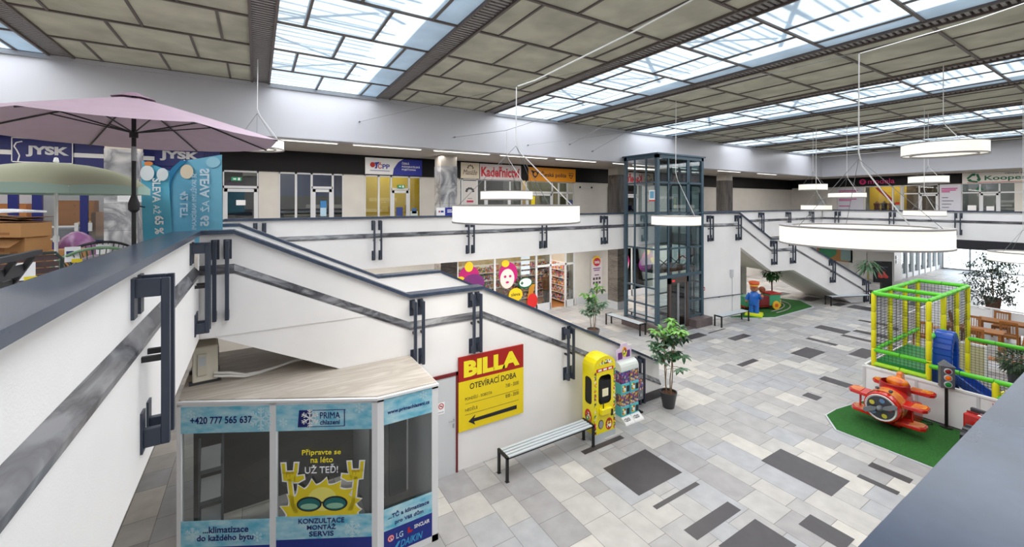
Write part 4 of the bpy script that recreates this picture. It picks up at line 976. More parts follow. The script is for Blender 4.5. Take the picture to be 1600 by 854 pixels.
def chair(loc, rot, label):
    t = thing('wooden_chair', label, 'chair', loc, rot, 'wooden cafe chairs'); w = .44
    b = B(); 
    for i in range(5): b.box(-w / 2, w / 2, -.21 + i * .086, -.21 + i * .086 + .078, .43, .455)
    obj('seat', b, wood, t)
    for sx in (-1, 1):
        b = B(); x = sx * (w / 2 - .025); b.box(x - .022, x + .022, -.21, -.165, 0, .43); obj('leg', b, wood, t)
        b = B(); b.bar((x, .19, 0), (x, .20, .44), .045, .045).bar((x, .20, .44), (x, .28, .95), .045, .04); obj('leg', b, wood, t)
    b = B(); b.bar((-w / 2, .278, .93), (w / 2, .278, .93), .03, .08).bar((-w / 2, .215, .52), (w / 2, .215, .52), .025, .05)
    for i in range(6): xx = -w / 2 + .06 + i * (w - .12) / 5; b.bar((xx, .218, .53), (xx, .274, .92), .016, .03)
    obj('backrest', b, wood, t)
    b = B(); b.box(-w / 2 + .03, w / 2 - .03, -.2, -.18, .36, .43).box(-w / 2 + .03, w / 2 - .03, .17, .19, .36, .43); obj('apron', b, wood, t)
    return t
def table(loc, rot, L, label, w=.75):
    t = thing('cafe_table', label, 'table', loc, rot, 'wooden cafe tables')
    b = B(); n = 7
    for i in range(n): b.box(-L / 2, L / 2, -w / 2 + i * w / n + .004, -w / 2 + (i + 1) * w / n - .004, .72, .75)
    obj('tabletop', b, wood, t)
    for sx in (-1, 1):
        for sy in (-1, 1):
            b = B(); x, y = sx * (L / 2 - .08), sy * (w / 2 - .07); b.box(x - .035, x + .035, y - .035, y + .035, 0, .72); obj('leg', b, wood, t)
    b = B(); b.box(-L / 2 + .1, L / 2 - .1, -w / 2 + .06, w / 2 - .06, .66, .72); obj('apron', b, wood, t)
    return t
table((21.9, 4.0, 0), -pi / 2 + .05, 1.5, 'front wooden cafe table nearest the climbing frame')
table((24.1, 3.55, 0), -pi / 2 + .05, 1.4, 'rear wooden cafe table by the far white fence')
for (x, y, r, l) in ((20.6, 5.0, 0 + 2.0, 'wooden chair at the left end of the front cafe table'), (21.1, 3.75, pi / 2, 'slat backed wooden chair in front of the front cafe table'), (22.2, 4.95, .2, 'wooden chair turned at the far left of the front cafe table'),
                     (22.8, 4.2, -pi / 2, 'wooden chair between the two cafe tables'), (23.2, 3.3, pi / 2, 'wooden chair before the rear cafe table'), (24.68, 3.75, -pi / 2, 'wooden chair behind the rear cafe table by the fence'),
                     (21.4, 2.9, pi - .3, 'wooden chair at the right end of the front cafe table'), (23.4, 4.6, .1, 'wooden chair at the left end of the rear cafe table')):
    chair((x, y, 0), r, l)
bn = thing('wooden_bench', 'wooden bench seen through the net behind the climbing frame', 'bench', (19.3, 3.15, 0), -pi / 2)
b = B()
for i in range(4): b.box(-.6, .6, -.2 + i * .1, -.2 + i * .1 + .09, .42, .45)
obj('seat', b, wood, bn)
for sx in (-.5, .5):
    b = B(); b.box(sx - .04, sx + .04, -.18, -.1, 0, .42).box(sx - .04, sx + .04, .1, .18, 0, .42).box(sx - .04, sx + .04, -.18, .18, .34, .42); obj('leg', b, wood, bn)

# ------------------------------------------------------------------ toy train, driver figure and topiary under the right stairs
tr = thing('toy_train', 'green and red toy train carriage with yellow wheels on the turf', 'toy train', (21.35, 10.85, .05), -.35)
tg = C('train_green', (60, 150, 110), .4); ty = C('train_yellow', (232, 180, 40), .4)
b = B(); b.box(-.55, .0, -.28, .28, .2, .66); obj('seat_box', b, C('train_maroon', (120, 20, 26), .4), tr, bev=.02)
b = B(); b.box(0, .62, -.3, .3, .18, .72); obj('engine', b, tg, tr, bev=.03)
b = B(); b.box(-.02, .66, -.33, .33, .72, .78); obj('engine_roof', b, C('roof_red', (180, 24, 24), .4), tr, bev=.02)
b = B(); b.box(.62, .74, -.22, .22, .1, .45); obj('bumper', b, ty, tr, bev=.03)
b = B(); b.box(-1.3, -.7, -.3, .3, .18, .68); obj('carriage', b, tg, tr, bev=.03)
b = B(); b.box(-1.3, .62, -.2, .2, .12, .2); obj('chassis', b, C('roof_red', (180, 24, 24)), tr)
for x in (.32, -1.0):
    for sy in (-1, 1):
        b = B(); b.lathe([(.0, 0), (.1, .01), (.2, 0), (.215, .04), (.0, .05)], (x, sy * .32 - (.05 if sy < 0 else 0), .21), 18, 'Y'); w_ = obj('wheel', b, ty, tr)
        b = B(); b.lathe([(0, -.012), (.09, -.012), (.09, .06), (0, .06)], (x, sy * .32 - (.05 if sy < 0 else 0), .21), 12, 'Y'); obj('hub', b, C('hub_orange', (206, 90, 30)), w_)
fg = thing('driver_figure', 'toy driver statue in blue overalls and orange cap beside the toy train', 'statue', (19.55, 10.42, .045), -1.2)
ob = C('overall_blue', (20, 100, 190), .3, coat=.3); skinm = C('toy_skin', (176, 120, 90), .4)
b = B(); b.use(C('base_yellow', (220, 226, 30))).box(-.3, .3, -.25, .25, .0, .12).use(padg).box(-.31, .31, -.26, .26, 0, .05); obj('pedestal', b, None, fg, bev=.01)
b = B()
for sx in (-.09, .09): b.lathe([(.09, .12), (.10, .2), (.085, .3), (.10, .5)], (sx, 0, 0), 12)
b.lathe([(.16, .44), (.19, .55), (.2, .72), (.19, .86), (.13, .97), (.06, 1.0)], n=18)
for sx, e in ((-1, (-.26, -.05, .62)), (1, (.30, -.22, .82))): b.tube([(sx * .15, 0, .9), (sx * .24, -.04, .74), e], [.075, .065, .055], 10)
b.use(ob); bd = obj('body', b, ob, fg)
b = B(); b.ball((0, 0, 1.13), (.15, .14, .17), 16, 10).ball((-.26, -.05, .58), .06, 10, 6).ball((.31, -.24, .88), .06, 10, 6).ball((0, -.15, 1.11), .03, 8, 5); obj('head_and_hands', b, skinm, fg)
b = B(); b.ball((0, .03, 1.12), (.158, .14, .14), 14, 8); obj('hair', b, C('hair_grey', (110, 96, 86), .7), fg)
b = B(); b.use(C('cap_yellow', (232, 186, 60))).lathe([(.165, 1.22), (.17, 1.28)], n=18, cap=False).use(C('cap_orange', (206, 84, 26), .4)).lathe([(.17, 1.28), (.21, 1.34), (.19, 1.40), (.1, 1.42), (0, 1.42)], n=18); b.box(-.11, .11, -.28, -.12, 1.215, 1.235); obj('cap', b, None, fg)
b = B(); b.cyl((.31, -.26, .72), (.31, -.26, 1.1), .012, 8).use(C('bell_brown', (130, 60, 30), .3)).lathe([(.11, -.02), (.12, 0), (.09, .03), (0, .04)], (.31, -.26, 1.16), 14, Matrix.Rotation(pi / 2, 3, 'X')); obj('signal_disc', b, None, fg); fg.scale = (1.12, 1.12, 1.12)
b = B()
for k in (0, 1):
    pts = [(20.6 + (2.1 + .3 * k) * cos(a) + .6, 11.3 + (1.0 +   .25 * k) * sin(a), .075) for a in [-pi * .55 + i * pi * 1.1 / 14 for i in range(15)]]; b.tube(pts, .025, 6)
tag(obj('toy_rail_track', b, C('track_grey', (150, 150, 140))), 'curved toy rail track lying on the turf by the train', 'track')
tp = thing('topiary_tree', 'ball shaped topiary tree on a thin trunk behind the toy train', 'tree', (22.7, 11.2, .047))
b = B(); b.tube([(0, 0, 0), (.02, 0, .7), (0, .01, 1.35)], .035, 8).cyl((0, 0, 0), (0, 0, .06), .12, 12); obj('trunk', b, C('trunk_brown', (80, 56, 44)), tp)
def leafball(c, r, n, L, m, t, nm='foliage', squash=1):
    b = B(); c = Vector(c)
    for i in range(n):
        d = Vector((rnd.gauss(0, 1), rnd.gauss(0, 1), rnd.gauss(0, 1))).normalized(); q = c + Vector((d.x * r, d.y * r, d.z * r * squash)) * rnd.uniform(.55, 1)
        leaflet(b, q, (d + Vector((rnd.uniform(-.6, .6), rnd.uniform(-.6, .6), rnd.uniform(-.5, .3)))).normalized(), L * rnd.uniform(.7, 1.2), L * .45, .3, 2)
    obj(nm, b, m, t)
leafball((0, 0, 1.65), .42, 420, .16, mat('topiary_leaf', (40, 92, 40), .6, var=.3), tp)

# ================================================================== GLASS LIFT
lf = thing('glass_lift', 'tall blue grey steel framed glass lift shaft in the middle of the hall', 'lift', (13.58, 11.0, 0))
lw, ld, lh = 3.03, 1.76, 7.18
lm = mat('lift_steel', (62, 84, 98), .38, spec=.5)
b = B()
for x, y in ((0, 0), (lw, 0), (0, ld), (lw, ld)):
    b.box(x - .07 + (.07 if x == 0 else -.07), x + .07 + (.07 if x == 0 else -.07), y + (0 if y == 0 else -.14), y + (.14 if y == 0 else 0), .0, lh)
b.box(0, lw, 0, .12, lh - .14, lh).box(0, lw, ld - .12, ld, lh - .14, lh).box(0, .12, 0, ld, lh - .14, lh).box(lw - .12, lw, 0, ld, lh - .14, lh)
obj('corner_frame', b, lm, lf)
b = B()
for z in (.42, 1.06, 1.78, 3.36, 4.8, 6.06):
    b.box(0.02, .08, .1, ld - .1, z - .035, z + .035).box(lw - .08, lw - .02, .1, ld - .1, z - .035, z + .035).box(.1, lw - .1, ld - .08, ld - .02, z - .035, z + .035)
for z in (3.36, 4.8, 6.06): b.box(.1, lw - .1, .02, .08, z - .035, z + .035)
b.box(.1, lw - .1, .0, .1, 2.16, 2.28)
for x in (.72, 1.95, 2.05): b.box(x - .035, x + .035, .02, .08, (2.2 if x < 1 else .3), lh - .1)
b.box(2.1, lw - .1, .02, .08, 1.03, 1.1).box(2.1, lw - .1, .02, .08, .38, .45)
for y in (.6, 1.2): b.box(.02, .08, y - .03, y + .03, .3, lh - .1).box(lw - .08, lw - .02, y - .03, y + .03, .3, lh - .1)
obj('glazing_bar', b, lm, lf)
g = B(); g.add([(.05, .1, .3), (.05, ld - .1, .3), (.05, ld - .1, lh - .1), (.05, .1, lh - .1)], [(0, 1, 2, 3)]); obj('side_glass', g, liftg, lf)
g = B(); g.add([(lw - .05, .1, .3), (lw - .05, ld - .1, .3), (lw - .05, ld - .1, lh - .1), (lw - .05, .1, lh - .1)], [(0, 1, 2, 3)]); obj('side_glass', g, liftg, lf)
g = B(); g.add([(.1, .05, 2.2), (lw - .1, .05, 2.2), (lw - .1, .05, lh - .1), (.1, .05, lh - .1)], [(0, 1, 2, 3)]).add([(.1, .05, .3), (.72, .05, .3), (.72, .05, 2.2), (.1, .05, 2.2)], [(0, 1, 2, 3)]).add([(2.0, .05, .3), (lw - .1, .05, .3), (lw - .1, .05, 2.2), (2.0, .05, 2.2)], [(0, 1, 2, 3)]); obj('front_glass', g, liftg, lf)
b = B(); b.box(-.06, lw + .06, -.06, ld + .05, lh, lh + .06); obj('roof', b, lm, lf)
b = B(); b.box(-.15, .72, -.35, ld, 0, .34).box(2.0, lw + .1, -.35, ld, 0, .34).box(.72, 2.0, -.3, ld, 0, .03); obj('plinth', b, mat('plinth_stone', (104, 92, 92), .4, var=.15), lf)
b = B(); dm = C('door_bronze', (92, 78, 74), .4, metal=.3)
b.box(.74, .86, 0, .12, .03, 2.16).box(1.86, 1.98, 0, .12, .03, 2.16).box(.74, 1.98, 0, .12, 1.92, 2.16); df = obj('door_frame', b, dm, lf)
for x0, x1 in ((.86, 1.36), (1.37, 1.86)):
    b = B(); b.use(grey).box(x0, x0 + .06, .05, .08, .03, 1.92).box(x1 - .06, x1, .05, .08, .03, 1.92).box(x0, x1, .05, .08, .03, .14).use(liftg).box(x0 + .06, x1 - .06, .06, .07, .14, 1.92); obj('lift_door', b, None, lf)
b = B(); b.rect2(.9, 1.08, 2.0, 2.06, (0, -.002, 0), EX, EZ, .004); obj('floor_display', b, C('display_red', (210, 40, 40), emit=.6), df)
b = B()
for x in (.3, 2.6): b.box(x - .05, x + .05, ld - .35, ld - .28, .1, lh - .1)
b.cyl((1.5, ld - .5, 2.5), (1.5, ld - .5, lh), .015, 6).cyl((1.6, ld - .5, 2.5), (1.6, ld - .5, lh), .015, 6); obj('guide_rail', b, dgrey, lf)
b = B(); b.box(.25, 2.75, .25, ld - .3, .1, .2).box(.25, 2.75, .25, ld - .3, 2.35, 2.5)
for x in (.25, 2.7):
    for y in (.25, ld - .35): b.box(x, x + .05, y, y + .05, .2, 2.4)
for i in range(3):
    x = .3 + i * .8; b.bar((x, .25, 2.52), (x + .8, .25, 3.0), .03, .03).bar((x + .8, .25, 2.52), (x, .25, 3.0), .03, .03)
obj('lift_car', b, dgrey, lf)
b = B(); b.use(whitei).rect2(.1, .38, 5.35, 5.75, (-.004, .5, 0), -EY, EZ, .004).use(red).rect2(.08, .40, 5.3, 5.35, (-.004, .5, 0), -EY, EZ, .004).use(C('notice_blue', (110, 170, 200))).rect2(.14, .34, 5.42, 5.7, (-.008, .5, 0), -EY, EZ, .004); obj('notice', b, None, lf)
# fittings on the white wall right of the lift
hr = thing('wall_handrail', 'dark handrail fixed on the white wall right of the glass lift', 'handrail', (17.1, 11.2, 0), RA)
b = B(); b.tube([(-.35, -.09, 1.0), (2.05, -.09, 1.05)], .022, 8); obj('rail', b, navy, hr)
for s in (-.1, .7, 1.5):
    b = B(); b.cyl((s, 0, .96), (s, -.09, 1.0), .01, 6); obj('bracket', b, navy, hr)
def onwall(s, z): return (17.1 + s * cos(RA) + .012 * sin(RA), 11.2 + s * sin(RA) - .012 * cos(RA), z)
fa = thing('fire_alarm', 'small red fire alarm button on the white wall beside the lift', 'alarm button', onwall(-.2, 1.35), RA)
b = B(); b.box(-.07, .07, -.05, 0, 0, .14); obj('housing', b, red, fa, bev=.006); b = B(); b.box(-.03, .03, -.056, -.05, .04, .10); obj('button', b, whitei, fa)
eb = thing('wall_box', 'small white electrical box with a cable on the wall right of the lift', 'electrical box', onwall(1.45, 1.85), RA)
b = B(); b.box(-.07, .07, -.06, 0, 0, .34); obj('box', b, lgrey, eb, bev=.006); b = B(); b.box(.04, .06, -.012, 0, -1.8, 0); obj('cable_duct', b, lgrey, eb)

# ================================================================== SHOP FRONTS, far gallery (plane y = 16.4)
framem = C('frame_white', (214, 216, 220), .45)
def front(name, label, x0, xs, z0=3.8, z1=6.3, door=None, trans=None, m=None, o=(0, 16.38), hz=5.95, solid=0):
    t = thing(name, label, 'shop front', (x0, o[1], z0)); w = xs[-1]; h = z1 - z0
    b = B()
    for x in xs: b.box(max(0, x - .035), min(w, x + .035), 0, .07, 0, h)
    b.box(0, w, 0, .07, h - .06, h).box(0, w, 0, .07, 0, .06)
    for a, c in (trans or []): b.box(a, c, 0, .07, hz - z0 - .04, hz - z0 + .04)
    obj('window_frame', b, m or framem, t)
    for i in range(len(xs) - 1):
        a, c = xs[i] + .035, xs[i + 1] - .035
        g = B(); g.box(a, c, .03, .036, .06, h - .06); obj('window_pane', g, shopg, t)
        if door is not None and i == door:
            b = B(); zz = hz - z0 - .06 if trans else h - .08
            b.box(a, a + .09, -.015, .05, .06, zz).box(c - .09, c, -.015, .05, .06, zz).box(a, c, -.015, .05, zz - .1, zz).box(a, c, -.015, .05, .06, .3); d_ = obj('door', b, m or framem, t)
            b = B(); b.cyl((c - .12, -.05, 1.0), (c - .12, -.05, 1.35), .014, 8); obj('handle', b, dgrey, d_)
    return t
def sheet(par, x0, x1, z0, z1, m, y=-.02, nm='paper_notice'):
    b = B(); b.box(x0, x1, y - .004, y, z0, z1); return obj(nm, b, m, par)
def backdrop(name, x0, x1, y, z0, z1, m): b = B(); b.box(x0, x1, y, y + .05, z0, z1); return struct(name, b, m)
cream = C('cream_panel', (226, 208, 172), .6)
# unit with a plain grey door
f1 = front('storefront', 'grey framed shop door with paper notice and green exit sign on the far gallery', -.92, [0, .98], trans=[(0, .98)], door=0, hz=5.75)
sheet(f1, .36, .62, 1.35, 1.52, whitei, -.0); backdrop('shop_back_wall', -.95, .35, 17.6, 3.8, 6.9, C('dark_blue_wall', (34, 46, 76)))
def exit_sign(loc, rot, label):
    t = thing('exit_sign', label, 'exit sign', loc, rot); b = B(); b.box(-.14, .14, -.03, 0, 0, .12); obj('housing', b, C('exit_green', (20, 130, 90), .4, emit=.3), t)
    b = B(); b.face2([(-.09, .04), (-.03, .04), (-.03, .02), (.0, .06), (-.03, .10), (-.03, .08), (-.09, .08)], (0, -.03, 0), EX, EZ, .004).rect2(.04, .10, .02, .10, (0, -.03, 0), EX, EZ, .004); obj('symbol', b, whitei, t)
exit_sign((-.55, 16.36, 5.95), 0, 'green exit sign above the grey door on the far gallery')
# dark blue unit
f2 = front('storefront', 'white framed shop front with dark blue interior left of the insurance shop', .67, [0, .52, 1.02, 1.72, 2.08], door=2, trans=[(1.02, 1.72)], hz=5.78)
sheet(f2, 1.3, 1.5, .95, 1.25, C('notice_pale_blue', (180, 210, 230))); sheet(f2, 1.3, 1.5, 1.25, 1.5, C('notice_blue2', (60, 130, 190))); sheet(f2, .62, .95, .35, .75, dgrey, .02, 'opening_hours')
backdrop('shop_back_wall', .42, 3.05, 18.0, 3.8, 5.5, C('shop_grey', (70, 72, 84))); backdrop('shop_back_wall', .42, 3.05, 18.0, 5.5, 6.9, C('shop_blue', (20, 70, 160)))
ct = thing('shop_counter', 'pale counter inside the dark blue shop', 'counter', (.9, 17.3, 3.8)); b = B(); b.box(0, 1.5, 0, .5, 0, .95); obj('body', b, dgrey, ct); b = B(); b.box(-.03, 1.53, -.03, .53, .95, 1.0); obj('worktop', b, cream, ct)
# insurance shop, yellow inside
f3 = front('storefront', 'white framed insurance shop front with bright yellow interior', 3.52, [0, .52, 1.0, 1.72, 2.2], door=2, trans=[(1.0, 1.72)], hz=5.78)
backdrop('shop_back_wall', 3.15, 7.05, 17.9, 3.8, 6.9, C('shop_yellow', (226, 190, 20)))
for x0, z0, w, h, c in ((1.2, .9, .26, .36, (50, 70, 140)), (1.2, .55, .26, .3, (220, 226, 236)), (1.2, .22, .26, .28, (206, 224, 226)), (1.78, .6, .3, .5, (206, 220, 220)), (1.84, 1.0, .2, .22, (70, 110, 160))): sheet(f3, x0, x0 + w, z0, z0 + h, C('poster_%d%d%d' % c, c), -.0 if x0 < 1.7 else .02, 'poster')
desk = thing('shop_counter', 'brown desk inside the yellow insurance shop', 'counter', (3.8, 17.1, 3.8)); b = B(); b.box(0, 1.0, 0, .5, 0, .85); obj('body', b, C('desk_brown', (120, 70, 30)), desk); b = B(); b.box(-.03, 1.03, -.03, .53, .85, .9); obj('worktop', b, cream, desk)
exit_sign((4.9, 16.34, 5.82), 0, 'green exit sign above the insurance shop door')
cs = thing('counter_card', 'small white and blue card standing on the far parapet by the insurance shop', 'card', (5.05, 12.92, RT), 0)
b = B(); b.use(whitei).box(0, .30, 0, .02, 0, .26).use(blue).box(.30, .62, 0, .02, 0, .26); obj('board', b, None, cs)
b = B(); b.use(red).disc2(.1, .13, .03, .03, (0, -.001, 0), EX, EZ, .004).use(blue).rect2(.15, .25, .1, .16, (0, -.001, 0), EX, EZ, .004).use(whitei).rect2(.38, .54, .16, .19, (0, -.001, 0), EX, EZ, .004).rect2(.38, .56, .1, .13, (0, -.001, 0), EX, EZ, .004); obj('logo', b, None, cs)
def sign(label, x0, x1, z0, z1, m, y=16.33):
    t = thing('shop_sign', label, 'sign', (x0, y, z0)); b = B(); b.box(0, x1 - x0, -.03, 0, 0, z1 - z0); return t, obj('board', b, m, t)
so = (0, -.032, 0)
t, bd = sign('white and blue insurance sign with red dot on the black fascia', 3.52, 5.75, 6.33, 6.96, C('sign_white', (238, 238, 240)))
b = B(); b.face2([(2.23, 0), (2.23, .63), (1.45, .63), (1.25, .5), (1.08, .25), (1.04, 0)], so, EX, EZ, .004); obj('blue_field', b, blue, t)
b = B(); b.disc2(.27, .36, .095, .1, so, EX, EZ, .006); obj('red_dot', b, red, t)
b = B(); b.face2([(.33, .45), (.52, .48), (.50, .40), (.46, .40), (.43, .22), (.34, .22), (.39, .3), (.37, .40)], so, EX, EZ, .007); obj('arrow_mark', b, blue, t)
b = B(); b.text('Č', .47, .62, .22, .46, so, EX, EZ, .006, .02); obj('letter', b, red, t)
b = B(); b.text('PP', .64, .92, .22, .40, so, EX, EZ, .006, .02).rect2(.18, .92, .13, .15, so, EX, EZ, .004); obj('lettering', b, blue, t)
b = B(); b.text('ČESKÁ', 1.40, 1.70, .42, .53, so, EX, EZ, .008, .01).text('PODNIKATELSKÁ', 1.40, 2.14, .30, .39, so, EX, EZ, .008, .01).text('POJIŠŤOVNA', 1.40, 1.97, .17, .28, so, EX, EZ, .008, .01); obj('lettering', b, whitei, t)
t, bd = sign('cream massage salon sign left of the red hairdresser sign', 7.48, 8.36, 6.30, 6.98, C('sign_cream', (216, 204, 184)))
b = B(); b.text('Masáže', .12, .78, .16, .38, so, EX, EZ, .005, 0, shear=.25); obj('lettering', b, C('sepia_ink', (70, 56, 48)), t); b = B()
for k in range(5): b.disc2(.45 + .12 * cos(pi * k / 4), .46 + .1 * sin(pi * k / 4), .04, .035, so, EX, EZ, .004, 10)
obj('lotus_print', b, C('sepia_ink', (70, 56, 48)), t)
t, bd = sign('pale hairdresser sign with bold red letters above the round lamp', 8.40, 10.55, 6.28, 6.97, C('sign_lilac', (214, 204, 206)))
b = B(); b.text('Kadeřnictví', .06, 2.08, .12, .60, so, EX, EZ, .006, .03); obj('lettering', b, C('letter_crimson', (196, 10, 40)), t)
t, bd = sign('orange post office sign with post horn on the black fascia', 10.98, 13.86, 6.28, 6.94, C('sign_orange', (232, 150, 24)))
b = B(); b.text('Česká pošta', .72, 2.28, .17, .50, so, EX, EZ, .005, .012)
def horn(b, cx, cy, s):
    b.ring2(cx, cy, .10 * s, .15 * s, so, EX, EZ, .005).face2([(cx - .26 * s, cy + .17 * s), (cx - .12 * s, cy + .17 * s), (cx - .05 * s, cy + .05 * s), (cx - .12 * s, cy)], so, EX, EZ, .005).face2([(cx + .1 * s, cy + .02 * s), (cx + .22 * s, cy + .17 * s), (cx + .27 * s, cy + .15 * s), (cx + .14 * s, cy - .03 * s)], so, EX, EZ, .005).face2([(cx - .06 * s, cy - .18 * s), (cx + .06 * s, cy - .18 * s), (cx, cy - .11 * s)], so, EX, EZ, .005)
horn(b, .38, .34, 1); horn(b, 2.58, .28, .6); b.rect2(2.42, 2.74, .43, .46, so, EX, EZ, .004); obj('lettering', b, C('post_navy', (30, 30, 50)), t)
f4 = front('storefront', 'hairdresser and massage shop front with white poster panel', 7.45, [0, .12, .85, 1.25, 2.55, 3.2], door=3, trans=[(1.25, 3.2)], hz=5.7)
sheet(f4, .16, .82, .1, 2.4, C('poster_pale', (208, 204, 202)), -.0, 'poster_panel')
b = B()
for k in range(6): b.disc2(.49 + .16 * cos(pi * k / 5), 1.95 + .12 * sin(pi * k / 5), .06, .05, (0, -.006, 0), EX, EZ, .003, 10)
b.rect2(.38, .6, 1.62, 1.64, (0, -.006, 0), EX, EZ, .003); obj('lotus_print', b, dgrey, f4); b = B(); b.rect2(.34, .66, 1.46, 1.54, (0, -.006, 0), EX, EZ, .003); obj('pink_bar', b, C('pink_bar', (190, 20, 80)), f4)
backdrop('shop_back_wall', 7.15, 10.7, 18.2, 3.8, 6.9, C('salon_grey', (90, 86, 84)))
f5 = front('storefront', 'post office front with cream blinds and yellow posters', 10.9, [0, 1.55, 1.95, 2.5, 2.92], trans=[(0, 2.92)], door=0, hz=5.75)
sheet(f5, .05, 1.5, 2.02, 2.42, cream, .06, 'blind'); sheet(f5, 1.98, 2.47, 2.02, 2.42, cream, .06, 'blind'); sheet(f5, .8, 1.5, .1, 1.8, C('blind_peach', (214, 190, 160)), .06, 'blind')
sheet(f5, .28, .5, 1.1, 1.75, yellow, -.0, 'poster'); sheet(f5, 2.05, 2.4, 1.35, 1.75, C('dark_screen', (50, 52, 30)), .02, 'poster'); sheet(f5, 2.0, 2.3, .6, 1.0, C('pink_leaflet', (200, 130, 130)), .02, 'poster'); sheet(f5, 2.6, 2.85, .9, 1.6, C('blue_leaflet', (80, 90, 130)), .02, 'poster')
backdrop('shop_back_wall', 10.8, 13.95, 17.9, 3.8, 6.9, C('post_wall', (186, 168, 130)))
nd = thing('notice_frame', 'thin white notice rail with black clips on the gallery wall right of the post office', 'notice rail', (14.6, 16.37, 6.05)); b = B(); b.box(-.45, .45, -.02, 0, 0, .02); obj('rail', b, whitem, nd)
for x in (-.4, .4): b = B(); b.ball((x, -.03, -.0), .05, 8, 6); obj('clip', b, black, nd)
dg = thing('double_door', 'dark narrow doorway at the right end of the post office wall', 'door', (16.2, 16.37, 3.8)); b = B(); b.box(0, .5, -.02, 0, 0, 2.3); obj('leaf', b, dgrey, dg); b = B(); b.cyl((.1, -.05, 1.0), (.1, -.05, 1.2), .01, 6); obj('handle', b, grey, dg)

# ================================================================== RIGHT GALLERY SHOPS (plane x = 36.2, facing -x)
def frontx(label, y0, xs, **k):
    t = front('storefront', label, 0, xs, z1=6.42, **k); t.location = (36.18, y0, 3.8); t.rotation_euler = (0, 0, -pi / 2); return t
def signx(label, y0, w, z0, z1, m):
    t = thing('shop_sign', label, 'sign', (36.11, y0, z0), -pi / 2); b = B(); b.box(0, w, -.03, 0, 0, z1 - z0); return t, obj('board', b, m, t)
g1 = frontx('fashion shop front with yellow lit window and red sash', 11.72, [0, 1.5, 1.95], hz=5.9)
b = B(); b.face2([(.55, 2.5), (.85, 2.5), (1.45, 1.75), (1.45, 1.45)], (0, .02, 0), EX, EZ, .01); obj('red_sash', b, C('sash_red', (150, 24, 40)), g1)
sheet(g1, .5, .8, .45, .85, whitei, .02); sheet(g1, .9, 1.25, .45, .85, whitei, .02); sheet(g1, 1.6, 1.85, .7, 1.3, C('notice_teal', (150, 170, 180)), .02); sheet(g1, 1.62, 1.84, 1.35, 1.5, red, .02)
g2 = frontx('fashion shop double door with white frame below the pink sign', 9.7, [0, .78, 1.66], trans=[(0, 1.66)], door=1, hz=5.85)
sheet(g2, 1.1, 1.35, .55, .95, whitei, -.02); sheet(g2, .95, 1.15, .1, .4, red, .0); sheet(g2, .3, .6, .2, .9, lgrey, .03)
def xback(y0, y1, z0, z1, m, x=37.6): b = B(); b.box(x, x + .05, y0, y1, z0, z1); return struct('shop_back_wall', b, m)
xback(9.9, 11.9, 3.8, 7.0, C('fashion_yellow', (214, 176, 60))); xback(8.0, 9.9, 3.8, 7.0, C('fashion_brown', (110, 90, 74))); xback(2, 8.0, 3.8, 7.0, C('ins_grey', (120, 124, 124)))
for yy, c in ((11.3, (120, 70, 50)), (10.9, (70, 50, 40)), (10.5, (150, 90, 60))):
    rk = thing('clothes_stand', 'dark clothes stand in the yellow window, %s' % {11.3: 'left one', 10.9: 'middle one', 10.5: 'right one'}[yy], 'clothes stand', (37.0, yy, 3.8))
    b = B(); b.lathe([(.02, 0), (.1, .55), (.16, .9), (.15, 1.2), (.2, 1.42), (.06, 1.5), (.02, 1.6)], n=12); obj('garment', b, C('coat_%d' % c[0], c, .8), rk); b = B(); b.cyl((0, 0, 0), (0, 0, .5), .02, 6).cyl((0, 0, 0), (0, 0, .02), .16, 14); obj('stand', b, grey, rk)
def infop(label, y0, w, pink):
    t = thing('info_panel', label, 'panel', (36.17, y0, 4.0), -pi / 2); b = B(); b.box(0, w, -.02, 0, 0, 2.35); obj('board', b, C('panel_lilac', (206, 206, 218)), t)
    b = B(); o = (0, -.022, 0)
    for z, ww in ((2.1, .75), (2.0, .68), (1.9, .4)) + (((1.5, .7), (1.4, .5), (1.0, .45), (.65, .7)) if pink else ()): b.rect2(.08, .08 + w * ww, z, z + .06, o, EX, EZ, .004)
    obj('heading', b, C('magenta_ink', (190, 40, 130)), t)
    if not pink:
        b = B()
        for k in range(7): b.rect2(.1, .1 + w * (.3 + .35 * ((k * 37) % 10) / 10), 1.55 - .2 * k, 1.59 - .2 * k, o, EX, EZ, .004)
        obj('list_print', b, dgrey, t)
infop('lilac information panel with magenta lines left of the fashion shop window', 13.3, 1.5, True); infop('lilac information panel with a list right of the fashion shop door', 7.98, .92, False)
t, bd = signx('dark sign with pink round logo and lettering above the fashion shop', 12.1, 5.0, 6.44, 7.0, fasc)
b = B(); b.ring2(.3, .28, .10, .19, so, EX, EZ, .006).rect2(.2, .4, .26, .30, so, EX, EZ, .006).text('modela', .6, 2.0, .12, .46, so, EX, EZ, .006, .005); obj('lettering', b, C('sign_pink', (214, 40, 120)), t)
t, bd = signx('white insurance company sign with green triangle knot on the right gallery', 7.0, 4.5, 6.40, 7.03, C('sign_offwhite', (226, 224, 218)))
gg = C('sign_green', (0, 100, 70)); b = B()
for k in range(3):
    a = pi / 2 + k * 2 * pi / 3; c_, s_ = cos(a), sin(a); P = lambda r, t: (.48 + r * c_ - t * s_, .30 + r * s_ + t * c_)
    b.face2([P(.28, -.07), P(.28, .07), P(.02, .30), P(-.06, .24), P(.14, .06), P(.14, -.04)], so, EX, EZ, .006)
obj('knot_logo', b, gg, t); b = B(); b.text('Kooperativa', .9, 3.4, .08, .42, so, EX, EZ, .006, .02); obj('lettering', b, gg, t)
b = B(); b.text('VIENNA INSURANCE GROUP', 1.65, 3.6, .48, .57, so, EX, EZ, .006, .006); obj('small_lettering', b, inkb, t); b = B(); b.rect2(.2, 4.4, .03, .06, so, EX, EZ, .005); obj('red_line', b, red, t)
